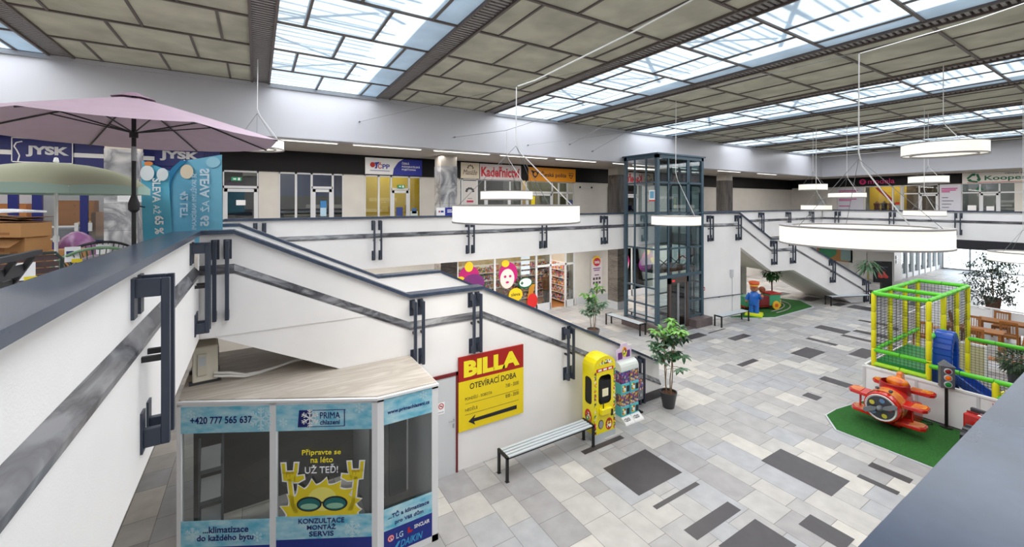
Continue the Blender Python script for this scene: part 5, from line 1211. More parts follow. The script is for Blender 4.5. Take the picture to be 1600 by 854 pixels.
g3 = frontx('insurance shop front with papers in the door at the right gallery', 7.05, [0, .75, 1.5, 2.4, 4.3], trans=[(0, 4.3)], door=1, hz=5.85)
for x0, z0, w, h in ((.25, 1.0, .35, .3), (.5, .3, .3, .4), (1.0, 1.0, .3, .25), (1.1, .4, .3, .3), (2.7, .8, .5, .5)): sheet(g3, x0, x0 + w, z0, z0 + h, whitei, .02)
b = B(); b.face2([(.55, 2.2), (.9, 2.2), (.72, 2.48)], (0, .02, 0), EX, EZ, .006); obj('green_mark', b, gg, g3)
wb = thing('wall_cabinet', 'small grey wall cabinet on the right gallery wall', 'cabinet', (36.18, 14.6, 4.6), -pi / 2); b = B(); b.box(0, .55, -.1, 0, 0, .9); obj('body', b, C('cab_grey', (160, 162, 160)), wb); b = B(); b.box(.03, .52, -.112, -.1, .03, .87); obj('door', b, lgrey, wb)

# strip lamps under the gallery soffits
def strip(loc, rot, L, label):
    t = thing('strip_lamp', label, 'lamp', loc, rot, 'strip lamps along the gallery edge'); b = B(); b.box(-L / 2, L / 2, -.05, .05, 0, .03); obj('housing', b, whitem, t)
    b = B(); b.box(-L / 2 + .03, L / 2 - .03, -.03, .03, -.02, 0); obj('diffuser', b, tube, t)
for i, x in enumerate((1.0, 3.6, 6.2, 8.8, 11.4, 14.6, 18.5, 22.5, 26.5)):
    strip((x, 13.35, 7.0), 0, 2.2, 'white strip lamp under the far gallery soffit, %s from the left' % ('first', 'second', 'third', 'fourth', 'fifth', 'sixth', 'seventh', 'eighth', 'ninth')[i])
for x0, x1, p in ((-11, -1, 110), (-.5, 6, 75), (6.5, 13.5, 75), (16.8, 23.5, 55), (25, 32, 50)):
    area('gallery_light', ((x0 + x1) / 2, 14.6, 6.98), x1 - x0, .5, p, (1, .95, .88))
area('gallery_light', (34.4, 6, 6.98), .5, 12, 110, (1, .95, .88)); area('terrace_light', (-6, 8, 8.2), 6, 8, 60, (1, .97, .93))
for x, p in ((1.7, 4), (4.8, 26), (8.9, 9), (12.4, 24)): area('shop_light', (x, 17.1, 6.85), 1.8, .7, p, (1, .93, .8))
area('shop_light', (36.9, 10.7, 6.6), .7, 2, 30, (1, .9, .7)); area('shop_light', (36.9, 6, 6.6), .7, 4, 26, (1, .95, .9))
for x0, x1, p in ((-10, -1, 60), (0, 7, 130), (7, 14, 170), (17, 24, 170), (25, 32, 150)): area('lower_gallery_light', ((x0 + x1) / 2, 14.8, 3.2), x1 - x0, .5, p, (1, .95, .88))
area('lower_gallery_light', (41, 7, 3.2), 8, 3, 120, (1, .98, .95)); area('under_terrace_light', (-5, 5, 3.2), 6, 6, 40, (1, .95, .88))

# ------------------------------------------------------------------ drugstore on the lower floor
df_ = thing('drugstore_storefront', 'drugstore front with white frames and promotional stickers under the far gallery', 'shop front', (7.35, 16.38, 0))
b = B(); W_ = 6.5
for x in (0, 1.85, 4.15, 5.0, 5.95, 6.5): b.box(x - .045, x + .045, 0, .08, 0, 2.78)
b.box(0, W_, 0, .08, 2.70, 2.78).box(0, 5.0, 0, .08, 0, .35).box(4.15, W_, 0, .08, 2.12, 2.22).box(5.95, W_, 0, .08, 0, .35); obj('window_frame', b, framem, df_)
for a, c, z0 in ((.05, 1.8, .35), (1.9, 4.1, .35), (4.2, 4.95, .35), (6.0, 6.45, .35)): g = B(); g.box(a, c, .03, .036, z0, 2.7); obj('window_pane', g, shopg, df_)
def stick(nm, fn): b = B(); fn(b); obj(nm, b, None, df_)
so2 = (0, -.002, 0); mg = C('sticker_magenta', (180, 20, 110)); yl = C('sticker_gold', (236, 200, 30))
stick('promo_sticker', lambda b: b.use(mg).disc2(.55, 2.0, .5, .5, so2, EX, EZ, .003, 24).use(yl).disc2(.55, 2.45, .2, .22, so2, EX, EZ, .006).disc2(.15, 1.9, .2, .16, so2, EX, EZ, .006).use(C('hair_purple', (110, 40, 110))).disc2(.75, 1.7, .55, .42, so2, EX, EZ, .008))
stick('promo_sticker', lambda b: b.use(mg).disc2(2.55, 1.95, .5, .55, so2, EX, EZ, .004).use(C('face_pale', (236, 214, 208))).disc2(2.5, 1.75, .38, .45, so2, EX, EZ, .007).use(mg).disc2(2.38, 1.85, .07, .06, so2, EX, EZ, .01).disc2(2.65, 1.85, .07, .06, so2, EX, EZ, .01).disc2(2.5, 1.58, .09, .05, so2, EX, EZ, .01).use(yl).disc2(2.4, 2.45, .2, .16, so2, EX, EZ, .008))
stick('round_sticker', lambda b: b.use(yl).disc2(2.95, .95, .38, .32, so2, EX, EZ, .01).use(inkb).text('sleva', 2.7, 3.2, .9, 1.06, so2, EX, EZ, .013, .01))
stick('oval_sticker', lambda b: b.use(gg).disc2(3.5, 1.45, .40, .26, so2, EX, EZ, .01).use(whitei).disc2(3.5, 1.47, .34, .2, so2, EX, EZ, .013).use(gg).rect2(3.22, 3.38, 1.43, 1.49, so2, EX, EZ, .016).rect2(3.27, 3.33, 1.38, 1.54, so2, EX, EZ, .016))
stick('paper_strip', lambda b: [b.use(C('strip_pale', (200, 214, 226))).rect2(3.25, 3.75, 1.85 + .24 * i, 2.02 + .24 * i, so2, EX, EZ, .004) for i in range(4)])
stick('gold_flute', lambda b: b.use(C('flute_gold', (190, 130, 40))).face2([(3.6, .7), (3.75, 1.35), (4.05, 1.35), (3.9, .7)], so2, EX, EZ, .004))
stick('red_sticker', lambda b: b.use(C('sticker_red', (216, 40, 40))).disc2(3.9, .55, .3, .36, so2, EX, EZ, .005))
goods = patches('shelf_goods', [(210, 60, 60), (240, 200, 60), (230, 230, 225), (60, 120, 180), (220, 120, 40), (120, 60, 120), (80, 150, 90), (240, 170, 190)], 16)
def shelving(loc, rot, L, label):
    t = thing('shop_shelf', label, 'shelf', loc, rot); b = B(); b.box(0, L, 0, .04, 0, 2.1)
    for z in (.1, .5, .9, 1.3, 1.7): b.box(0, L, -.3, 0, z, z + .03)
    obj('rack', b, whitem, t); b = B()
    for z in (.13, .53, .93, 1.33, 1.73):
        x = .02
        while x < L - .15: w = rnd.uniform(.08, .2); b.box(x, x + w - .01, -.26, -.02, z, z + rnd.uniform(.2, .34)); x += w
    obj('goods', b, goods, t, kind='stuff')
shelving((7.4, 18.7, 0), 0, 3.3, 'long drugstore shelf full of goods behind the left windows'); shelving((11.2, 18.9, 0), 0, 2.6, 'drugstore shelf of goods facing the open doorway'); shelving((11.0, 18.3, 0), -pi / 2, 1.3, 'drugstore shelf end beside the door'); shelving((13.9, 18.6, 0), -pi / 2, 1.8, 'drugstore shelf along the right wall of the shop')
backdrop('shop_back_wall', 7.25, 13.95, 19.4, 0, 3.2, C('drug_wall', (220, 196, 150)))
b = B(); b.box(7.3, 13.9, 16.6, 19.4, .003, .006); struct('floor_drugstore', b, C('wood_floor', (178, 120, 66), .4))
area('shop_light', (10.6, 17.7, 3.2), 6, 1.6, 90, (1, .9, .72))
ts = thing('wall_poster', 'tall pale poster with round red and yellow logo on the wall right of the drugstore', 'poster', (15.0, 16.37, .55)); b = B(); b.box(0, .75, -.015, 0, 0, 1.75); obj('board', b, C('poster_pink', (232, 222, 228)), ts)
b = B(); b.use(C('logo_yellow', (244, 200, 40))).disc2(.36, 1.62, .28, .28, (0, -.016, 0), EX, EZ, .004).use(C('logo_red', (206, 30, 70))).disc2(.38, 1.56, .24, .22, (0, -.016, 0), EX, EZ, .008).use(whitei).text('teta', .2, .56, 1.48, 1.64, (0, -.016, 0), EX, EZ, .011, .02); obj('logo', b, None, ts)
b = B(); b.use(C('violet_ink', (120, 70, 140)))
for z, w in ((1.2, .5), (1.1, .4), (.85, .3)): b.rect2(.37 - w / 2, .37 + w / 2, z, z + .05, (0, -.016, 0), EX, EZ, .004)
obj('heading_print', b, None, ts); b = B(); b.use(dgrey)
for i in range(3):
    for j in range(2): b.rect2(.1 + .2 * i, .24 + .2 * i, .4 + .22 * j, .53 + .22 * j, (0, -.016, 0), EX, EZ, .004)
obj('icon_print', b, None, ts); b = B(); b.use(red).disc2(.2, .12, .06, .06, (0, -.016, 0), EX, EZ, .004).disc2(.55, .18, .06, .06, (0, -.016, 0), EX, EZ, .004); obj('red_dots', b, None, ts)
od = thing('display_case', 'narrow lit display with orange goods behind the column near the lift', 'display', (17.35, 16.6, 0)); b = B(); b.box(0, .8, 0, .4, 0, 2.4); obj('case', b, C('case_brown', (110, 60, 30)), od)
for z in (.6, 1.1, 1.6, 2.1): b = B(); b.box(.1, .7, -.05, 0, z, z + .3); obj('goods', b, goods, od, kind='stuff')
# shopper seen from behind
pz = thing('person', 'person in a brown coat and dark trousers seen from behind in the drugstore doorway', 'person', (12.9, 17.5, .006), .3)
def skinned(name, verts, edges, radii, m, par, sub=1):
    me = bpy.data.meshes.new(name); me.from_pydata(verts, edges, []); o = bpy.data.objects.new(name, me); COL.objects.link(o)
    md = o.modifiers.new('s', 'SKIN'); sk = me.skin_vertices[0] if me.skin_vertices else None
    if sk is None:
        bm = bmesh.new(); bm.from_mesh(me); bm.verts.layers.skin.verify(); bm.to_mesh(me); bm.free(); sk = me.skin_vertices[0]
    for i, r in enumerate(radii): sk.data[i].radius = r if isinstance(r, tuple) else (r, r)
    sk.data[0].use_root = True
    sb_ = o.modifiers.new('u', 'SUBSURF'); sb_.levels = sub; sb_.render_levels = sub + 1; me.materials.append(m)
    m2 = bpy.data.meshes.new_from_object(o.evaluated_get(bpy.context.evaluated_depsgraph_get())); bpy.data.objects.remove(o)
    m2.name = name
    for p in m2.polygons: p.use_smooth = True
    q = bpy.data.objects.new(name, m2); COL.objects.link(q); q.parent = par; return q
V = [(0, 0, .92), (0, 0, 1.15), (0, .02, 1.38), (0, .03, 1.5), (0, .05, 1.62), (.09, 0, .86), (.1, 0, .48), (.1, -.01, .08), (.1, .12, .04), (-.09, 0, .86), (-.1, .03, .48), (-.1, -.03, .08), (-.1, .1, .04),
     (.18, .02, 1.4), (.23, .03, 1.14), (.2, .18, .95), (.19, .25, .92), (-.18, .02, 1.4), (-.24, .0, 1.14), (-.23, .05, .9), (-.23, .08, .82)]
Ed = [(0, 1), (1, 2), (2, 3), (3, 4), (0, 5), (5, 6), (6, 7), (7, 8), (0, 9), (9, 10), (10, 11), (11, 12), (2, 13), (13, 14), (14, 15), (15, 16), (2, 17), (17, 18), (18, 19), (19, 20)]
Rr = [(.15, .11), (.14, .1), (.15, .1), .055, .09, .085, .06, .04, .04, .085, .06, .04, .04, .06, .045, .035, .03, .06, .045, .035, .03]
skinned('body', V, Ed, Rr, C('skin_tone', (190, 140, 110), .6), pz)
b = B(); b.lathe([(.21, .72), (.215, .9), (.19, 1.15), (.2, 1.36), (.12, 1.47), (.07, 1.5)], n=18, cap=False); b.tube([(.17, .02, 1.39), (.235, .03, 1.14), (.2, .17, .97)], [.085, .07, .055], 10).tube([(-.17, .02, 1.39), (-.245, 0, 1.14), (-.23, .05, .92)], [.085, .07, .055], 10); b.v = [(x, y * .72 if abs(x) < .22 else y, z) for x, y, z in b.v]
obj('coat', b, C('coat_brown', (140, 96, 60), .8), pz)
b = B()
for sx in (-.1, .1): b.tube([(sx * .9, 0, .86), (sx, .01, .48), (sx, -.01, .07)], [.105, .08, .065], 10); b.box(sx - .05, sx + .05, -.07, .17, 0, .07)
obj('trousers', b, C('trousers_dark', (40, 36, 40), .8), pz)
b = B(); b.ball((0, .04, 1.66), (.1, .115, .12), 14, 9); obj('hair', b, C('hair_dark', (50, 36, 30), .7), pz)
b = B(); b.ball((.0, .14, 1.62), (.07, .05, .09), 10, 8); b.ball((0, .19, 1.61), .018, 6, 4); b.ball((-.095, .05, 1.62), (.015, .03, .04), 6, 5); b.ball((.095, .05, 1.62), (.015, .03, .04), 6, 5); obj('face', b, C('skin_tone', (190, 140, 110)), pz)

# ================================================================== LEFT TERRACE
GF = 3.8
# furniture store front along y = 16.4 (the left part of the far wall)
jb = C('store_blue', (20, 30, 108), .4); jd = C('store_blue_dark', (22, 28, 96), .4)
b = B(); b.box(-9, -1.0, 16.3, 16.5, 6.2, 7.04); struct('trim_6', b, jb)
b = B(); b.box(-9, -1.0, 16.285, 16.3, 6.50, 6.62); struct('trim_7', b, whitei)
b = B(); b.box(-12, -9, 16.4, 16.5, 3.8, 7.04); struct('wall_shops_left', b, offwhite)
jt = thing('shop_sign', 'blue furniture store sign with white letters in a white outline behind the umbrella', 'sign', (-5.5, 16.28, 6.3)); jo = (0, -.032, 0)
b = B(); b.box(0, 1.16, -.03, 0, 0, .66); obj('board', b, jb, jt)
b = B()
for x0, x1, z0, z1 in ((0, 1.16, 0, .025), (0, 1.16, .635, .66), (0, .02, 0, .66), (1.14, 1.16, 0, .66)): b.rect2(x0, x1, z0, z1, jo, EX, EZ, .004)
obj('outline', b, whitei, jt)
b = B(); b.text('JYSK', .26, 1.08, .16, .46, jo, EX, EZ, .006, .05); obj('lettering', b, C('store_letter', (214, 216, 222)), jt)
b = B(); o3 = [(.12, .03), (.15, .18), (.10, .32), (.05, .42), (.09, .52), (.2, .56)]
for p, q in zip(o3, o3[1:]):
    d = Vector((q[0] - p[0], q[1] - p[1])).normalized(); n_ = Vector((-d.y, d.x)) * .013; b.face2([(p[0] + n_.x, p[1] + n_.y), (p[0] - n_.x, p[1] - n_.y), (q[0] - n_.x, q[1] - n_.y), (q[0] + n_.x, q[1] + n_.y)], jo, EX, EZ, .005)
obj('wavy_line', b, whitei, jt)
jt2 = thing('shop_sign', 'second white lettered blue store sign mostly hidden behind the flags', 'sign', (-2.6, 16.28, 6.35)); b = B(); b.box(0, 1.2, -.03, 0, 0, .62); obj('board', b, jb, jt2); b = B(); b.text('JYSK', .12, 1.08, .16, .46, jo, EX, EZ, .006, .05); obj('lettering', b, C('store_letter', (214, 216, 222)), jt2)
sf = thing('storefront', 'furniture store front with deep blue door frames behind the umbrellas', 'shop front', (-9, 16.38, GF))
b = B()
for x0, x1 in ((3.39, 3.57), (3.83, 4.02), (4.76, 4.92), (6.4, 6.55), (7.85, 8.0), (0, .1), (1.6, 1.75)): b.box(x0, x1, 0, .1, 0, 2.4)
b.box(0, 8, 0, .1, 2.3, 2.4).box(4.02, 6.5, 0, .1, 0, .35).box(6.5, 8, 0, .1, 0, .3); obj('door_frame', b, jb, sf)
b = B(); b.box(4.66, 4.74, -.04, 0, .62, .86).box(4.94, 5.02, -.04, 0, .62, .86); obj('door_handle', b, lgrey, sf)
g = B(); g.box(4.04, 7.84, .04, .046, .35, 2.3); obj('window_pane', g, shopg, sf)
backdrop('store_back_wall', -9, -1.0, 19.4, 3.8, 7.0, C('store_wall', (206, 206, 212)))
area('store_light', (-5, 17.6, 6.9), 6, 1.5, 75, (1, .96, .92))
bedw = mat('bed_wood', (206, 150, 112), .5, var=.15, vscale=4, stretch=(1, 8, 8)); linen = C('bed_linen', (206, 200, 214), .8)
def bed(loc, rot, label):
    t = thing('bed', label, 'bed', loc, rot)
    b = B(); b.box(0, 2.0, 0, 1.5, .22, .42); obj('bed_frame', b, bedw, t)
    b = B(); b.box(.02, 1.96, .02, 1.48, .42, .66); obj('mattress', b, linen, t, bev=.04, seg=2)
    b = B(); b.box(.5, 1.98, .0, 1.5, .62, .72); obj('duvet', b, C('duvet', (224, 222, 228), .8), t, bev=.04, seg=2)
    b = B(); b.box(1.9, 2.0, 0, 1.5, .2, 1.15); obj('headboard', b, bedw, t)
    for x in (.1, 1.85):
        for y in (.1, 1.35): b = B(); b.box(x, x + .08, y, y + .08, 0, .22); obj('leg', b, bedw, t)
    b = B(); b.ball((1.6, .75, .78), (.22, .5, .1), 12, 7); obj('pillow', b, C('pillow_tan', (206, 176, 120), .8), t)
bed((-6.0, 16.75, GF), 0, 'double bed with lilac linen behind the blue store doors'); bed((-3.6, 16.85, GF), 0, 'second bed with tan pillow at the right in the blue store')
def dresser(loc, w, h, n, label):
    t = thing('dresser', label, 'dresser', loc); b = B(); b.box(0, w, 0, .45, .08, h); obj('body', b, C('pine', (164, 104, 54), .5), t)
    for i in range(n):
        b = B(); z = .1 + i * (h - .12) / n; b.box(.02, w - .02, -.015, 0, z + .01, z + (h - .12) / n - .01); d_ = obj('drawer', b, C('pine_front', (172, 112, 60), .5), t)
        b = B(); b.ball((w / 2, -.03, z + (h - .12) / n / 2), .018, 8, 5); obj('knob', b, dgrey, d_)
    for x in (.03, w - .08): b = B(); b.box(x, x + .05, .02, .43, 0, .08); obj('foot', b, C('pine', (164, 104, 54)), t)
dresser((-5.35, 18.5, GF), .9, 1.5, 5, 'tall pine chest of drawers behind the double bed'); dresser((-6.6, 18.4, GF), .7, 1.4, 3, 'narrow pine cabinet at the left inside the blue store')
bb_ = thing('mirror', 'leaning wooden framed mirror in the blue store', 'mirror', (-3.9, 18.9, GF)); b = B(); b.bar((0, 0, 0), (0, .25, 1.9), .07, .05).bar((.7, 0, 0), (.7, .25, 1.9), .07, .05).bar((0, .25, 1.9), (.7, .25, 1.9), .07, .05).bar((0, 0, .05), (.7, 0, .05), .07, .05); obj('frame', b, bedw, bb_); b = B(); b.poly([(.04, 0.01, .05), (.66, 0.01, .05), (.66, .25, 1.87), (.04, .25, 1.87)], (0, .01, 0)); obj('glass', b, C('mirror_glass', (210, 214, 222), .1), bb_)
for dx, l in ((0, 'left'), (.36, 'right')):
    t = thing('paper_notice', '%s of two white notices stuck on the marble column' % l, 'notice', (-2.94 + dx * .8, 14.565, 5.25)); b = B(); b.box(-.13, .13, -.004, 0, 0, .2); obj('sheet', b, whitei, t); b = B(); b.use(lgrey).rect2(-.1, .1, .12, .13, (0, -.004, 0), EX, EZ, .002); obj('print_line', b, None, t); b = B(); b.use(lgrey).rect2(-.1, .08, .07, .08, (0, -.004, 0), EX, EZ, .002); obj('print_line', b, None, t)
# cardboard boxes, bag, foil
cardm = mat('cardboard', (164, 120, 74), .75, var=.08, vscale=3)
def carton(loc, sz, rot, label, open_=False):
    t = thing('cardboard_box', label, 'box', loc, rot, 'cardboard boxes stacked on the terrace'); w, d, h = sz; b = B(); b.box(-w / 2, w / 2, -d / 2, d / 2, 0, h); obj('carton', b, cardm, t, bev=.006)
    b = B(); b.rect2(-w * .3, -w * .05, h * .35, h * .65, (0, -d / 2, 0), EX, EZ, .002).rect2(w * .1, w * .3, h * .2, h * .35, (0, -d / 2, 0), EX, EZ, .002); obj('print', b, C('carton_print', (140, 92, 50)), t)
    if open_: b = B(); b.poly([(-w / 2, -d / 2, h), (w / 2, -d / 2, h), (w / 2 - .05, -d / 2 - .2, h - .16), (-w / 2 - .08, -d / 2 - .2, h - .16)], (0, .005, .004)); obj('flap', b, cardm, t)
carton((-3.65, 11.05, GF), (.75, .5, .42), -.5, 'lowest cardboard box of the stack left of the purple bag'); carton((-3.62, 11.05, GF + .425), (.62, .46, .38), -.5, 'middle cardboard box with open flap in the stack', True)
carton((-3.75, 11.05, GF + .81), (.95, .5, .25), -.55, 'long flat cardboard box on top of the stack'); carton((-3.0, 11.0, GF), (.4, .4, .55), -.4, 'small cardboard box half behind the purple bag')
b = B()
for i, (dx, dz, a) in enumerate(((0, 0, .05), (.05, .03, -.06), (-.1, .06, .1))): b.obox((-3.75 + dx, 11.05, GF + 1.10 + dz * 1.2), (.9, .5, .012), Matrix.Rotation(-.5 + a, 3, 'Z') @ Matrix.Rotation(a, 3, 'Y'))
tag(obj('cardboard_sheets', b, C('cardboard_brown', (120, 84, 56), .8)), 'flattened brown cardboard sheets lying on the top box', 'cardboard')
b = B(); b.obox((-3.62, 10.9, GF + 1.275), (.6, .4, .03), Matrix.Rotation(-.5, 3, 'Z') @ Matrix.Rotation(.06, 3, 'Y')).obox((-3.72, 10.86, GF + 1.25), (.8, .3, .025), Matrix.Rotation(-.45, 3, 'Z') @ Matrix.Rotation(-.05, 3, 'Y')); tag(obj('plastic_wrap', b, C('wrap_white', (220, 222, 226), .3)), 'white plastic wrap on top of the cardboard stack', 'plastic wrap')
b = B(); pts = [(.0, 0), (.24, .02), (.32, .18), (.33, .38), (.29, .58), (.20, .74), (.08, .83), (0, .85)]
b.lathe(pts, n=22); b.v = [(x * (1 + .06 * sin(9 * z + 7 * atan2(y, x + 1e-6))), y * (1 + .06 * cos(11 * z + 5 * atan2(y, x + 1e-6))), z) for x, y, z in b.v]
o = obj('plastic_bag', b, mat('bag_purple', (128, 82, 124), .3, var=.2, vscale=9, bump=.8, bscale=14)); o.location = (-3.05, 11.62, GF); tag(o, 'bulging purple plastic bag standing beside the cardboard boxes', 'bag')

# big lilac umbrella
um = thing('garden_umbrella', 'large lilac garden umbrella with black ribs on the left terrace', 'umbrella', (-1.17, 6.2, GF))
fab = mat('umbrella_lilac', (196, 172, 188), .8, var=.04); R8 = [radians(-85 + 22.5 + 45 * i) for i in range(8)]; R = 1.46; zt, ze = 2.60, 2.17
b = B(); n = 6
def um_pt(a, f, sag=0): return (R * f * cos(a), R * f * sin(a), zt - (zt - ze) * (f ** 1.1) - sag)
for i in range(8):
    a0, a1 = R8[i], R8[(i + 1) % 8] + (2 * pi if i == 7 else 0); vs = []; fs = []; m = 5
    for k in range(n + 1):
        f = max(k / n, .04)
        for j in range(m + 1):
            p0, p1 = Vector(um_pt(a0, f)), Vector(um_pt(a1, f)); s_ = j / m; q = p0.lerp(p1, s_) - Vector((0, 0, .02 * f * 4 * s_ * (1 - s_)))
            vs.append(q)
    for k in range(n):
        for j in range(m): c0 = k * (m + 1) + j; fs.append((c0, c0 + 1, c0 + m + 2, c0 + m + 1))
    b.add(vs, fs, True)
obj('canopy', b, fab, um)
b = B()
for i in range(8):
    p0, p1 = R8[i], R8[(i + 1) % 8]; b.add([(.02 * cos(p0), .02 * sin(p0), zt + .05), (.2 * cos(p0), .2 * sin(p0), zt - .025), (.2 * cos(p1), .2 * sin(p1), zt - .025), (.02 * cos(p1), .02 * sin(p1), zt + .05)], [(0, 1, 2, 3)])
obj('vent_cap', b, mat('umbrella_cap', (170, 140, 160), .8), um)
for a in R8:
    b = B(); b.tube([Vector(um_pt(a, .05)) - EZ * .015, Vector(um_pt(a, .5)) - EZ * .015, Vector(um_pt(a, 1)) - EZ * .01], .009, 6); b.tube([(.03 * cos(a), .03 * sin(a), 2.2), Vector(um_pt(a, .52)) - EZ * .02], .008, 6); obj('rib', b, black, um)
b = B(); b.cyl((0, 0, .06), (0, 0, zt + .02), .021, 12); obj('pole', b, black, um)
b = B(); b.cyl((0, 0, 1.88), (0, 0, 2.04), .0235, 12); obj('pole_joint', b, grey, um)
b = B(); b.lathe([(.022, 1.30), (.05, 1.33), (.052, 1.40), (.03, 1.47), (.022, 1.5)], n=14).cyl((0, 0, 1.38), (.09, .03, 1.36), .008, 6); obj('crank_housing', b, black, um)
b = B(); b.cyl((0, 0, 2.14), (0, 0, 2.2), .04, 12); obj('runner', b, black, um)
b = B(); b.lathe([(.20, 0), (.2, .05), (.05, .07), (.03, .3)], n=20); obj('base', b, dgrey, um)
# beach umbrella
um2 = thing('beach_umbrella', 'smaller olive green beach umbrella with white pole on the left terrace', 'umbrella', (-2.27, 7.9, GF))
oliv = [C('umbrella_olive', (158, 160, 134), .8), C('umbrella_sage', (178, 184, 168), .8)]; val = C('valance_sage', (160, 184, 172), .8)
b = B(); vb = B(); R = .97; zt, ze = 1.94, 1.62
A8 = [radians(-68 + 45 * i) for i in range(8)]
def dome(a, f): t = f * 1.12; return Vector((R * sin(t) / sin(1.12) * cos(a), R * sin(t) / sin(1.12) * sin(a), ze + (zt - ze) * (cos(t) - cos(1.12)) / (1 - cos(1.12))))
for i in range(8):
    a0 = A8[i]; a1 = a0 + pi / 4; vs = []; fs = []; m = 5; n = 7
    for k in range(n + 1):
        for j in range(m + 1): s_ = j / m; q = dome(a0, max(k / n, .02)).lerp(dome(a1, max(k / n, .02)), s_) - EZ * (-.03 * (k / n) * 4 * s_ * (1 - s_)); vs.append(q)
    for k in range(n):
        for j in range(m): c0 = k * (m + 1) + j; fs.append((c0, c0 + 1, c0 + m + 2, c0 + m + 1))
    b.use(oliv[1] if i == 5 else oliv[0]).add(vs, fs, True)
    e0 = vs[-(m + 1):]; vb.add(e0 + [q - EZ * (.10 + .03 * sin(pi * j / m)) * (.96) for j, q in enumerate(e0)], [(j, j + 1, m + 2 + j, m + 1 + j) for j in range(m)], True)
obj('canopy', b, None, um2); obj('valance', vb, val, um2)
b = B()
for a in A8: b.tube([dome(a, .03) - EZ * .01, dome(a, .5) - EZ * .012, dome(a, 1) - EZ * .01], .006, 5)
obj('ribs', b, whitem, um2)
b = B(); b.cyl((0, 0, 0), (0, 0, zt), .019, 10); obj('pole', b, whitem, um2)
b = B(); b.lathe([(.02, .88), (.032, .9), (.032, .96), (.02, .98)], n=12).cyl((0, 0, .93), (-.05, 0, .93), .014, 8); obj('tilt_knob', b, whitem, um2)
b = B(); b.lathe([(.018, zt), (.03, zt + .02), (.02, zt + .07), (0, zt + .08)], n=12); obj('finial', b, whitem, um2)
b = B(); b.lathe([(.22, 0), (.22, .05), (.04, .08), (.025, .25)], n=18); obj('base', b, whitem, um2)
# flags
fblue = mat('flag_turquoise', (70, 166, 200), .7, var2=(108, 190, 216), vscale=1.5); sleeve = C('flag_sleeve', (10, 116, 160), .6)
fr_v = Vector((.851, -.525, 0)).normalized()
def wave_sheet(b, o, rt, pts_fn, nu, nv, amp):
    o = Vector(o); nn = rt.cross(EZ); vs = []; fs = []
    for j in range(nv + 1):
        for i in range(nu + 1):
            x, z = pts_fn(i / nu, j / nv); vs.append(o + rt * x + EZ * z + nn * amp * sin(7 * x + 2 * z))
    for j in range(nv):
        for i in range(nu): a = j * (nu + 1) + i; fs.append((a, a + 1, a + nu + 2, a + nu + 1))
    b.add(vs, fs, True)
f1_ = thing('sale_flag', 'slim turquoise sale flag with white vertical lettering, left of the two', 'flag', (-1.38, 8.55, GF))
b = B(); wave_sheet(b, (0, 0, 0), fr_v, lambda u, v: ((-.20 + .05 * (1 - v)) + u * (.46 - .04 * v) + (.02 if v > .9 else 0), .6 + 1.48 * v - .16 * u * v), 8, 12, .012); obj('cloth', b, fblue, f1_)
b = B(); b.cyl((-.16, .02, 0), (-.22, .02, 2.1), .012, 8).lathe([(.15, 0), (.15, .03), (.03, .06)], (-.16, .02, 0), 14); obj('pole', b, grey, f1_)
nv_ = fr_v.cross(EZ)
b = B(); b.text('SLEVA', 0, .38, .00, .13, Vector((0, 0, 1.80)) + nv_ * .02 , -EZ, fr_v, .003, .02).text('AŽ', .42, .56, .02, .14, Vector((0, 0, 1.80)) + nv_ * .02, -EZ, fr_v, .003, 0).text('65 %', .59, .88, .04, .18, Vector((0, 0, 1.80)) + nv_ * .02, -EZ, fr_v, .003, .03); obj('lettering', b, whitei, f1_)
b = B(); o = nv_ * .022; b.use(C('balloon_white', (226, 232, 238))).disc2(-.08, 1.88, .11, .12, o, fr_v, EZ, .003).disc2(.16, 1.86, .09, .1, o, fr_v, EZ, .003).use(C('balloon_orange', (214, 130, 60))).disc2(-.06, 2.03, .07, .035, o, fr_v, EZ, .003); obj('balloon_print', b, None, f1_)
f2_ = thing('sale_flag', 'wide turquoise sale flag seen from behind with mirrored lettering, right of the two', 'flag', (-.93, 8.845, GF))
def f2p(u, v):
    x0 = -.44 + (.0 if v < .72 else .30 * ((v - .72) / .28) ** 2); return (x0 + u * (.52 - x0), .55 + 1.58 * v + .10 * u * v)
b = B(); wave_sheet(b, (0, 0, 0), fr_v, f2p, 10, 14, .010); obj('cloth', b, mat('flag_pale', (96, 170, 200), .7, var2=(128, 192, 216), vscale=1.5), f2_)
b = B(); pts = [Vector((0, 0, 0)) + fr_v * -.40]
for k in range(14): x, z = f2p(0, .02 + .98 * k / 13); pts.append(fr_v * (x + .045) + EZ * z + nv_ * .03)
b2 = B(); b2.tube([fr_v * -.395 + EZ * .02] + pts[1:], .012, 8); obj('pole', b2, grey, f2_)
for p, q in zip(pts[1:], pts[2:]): d = fr_v * .058; b.poly([p - d, p + d, q + d, q - d], nv_ * .012)
obj('sleeve', b, sleeve, f2_)
b = B(); b.lathe([(.18, 0), (.18, .03), (.03, .06)], tuple(fr_v * -.395), 14); obj('base', b, dgrey, f2_)
def mir(tx, x, z0, z1, h, bold): return (tx, -z1, -z0, -x - h / 2, -x + h / 2, bold)
b = B(); o = nv_ * .03
for tx, x, z1, z0, h, bo in (('SLEVA', .24, 1.99, 1.50, .16, .03), ('AŽ', .24, 1.45, 1.26, .15, 0), ('65', .24, 1.20, 1.02, .15, .03), ('SE SKVĚLÝMI NABÍDKAMI', .05, 1.91, .96, .10, .0), ('42 LET', -.11, 1.61, 1.17, .13, .02)):
    b.text(tx, 0, z1 - z0, -h / 2, h / 2, o + fr_v * x + EZ * z1, -EZ, -fr_v, -.004, bo)
obj('lettering', b, C('flag_letter', (206, 222, 232)), f2_)
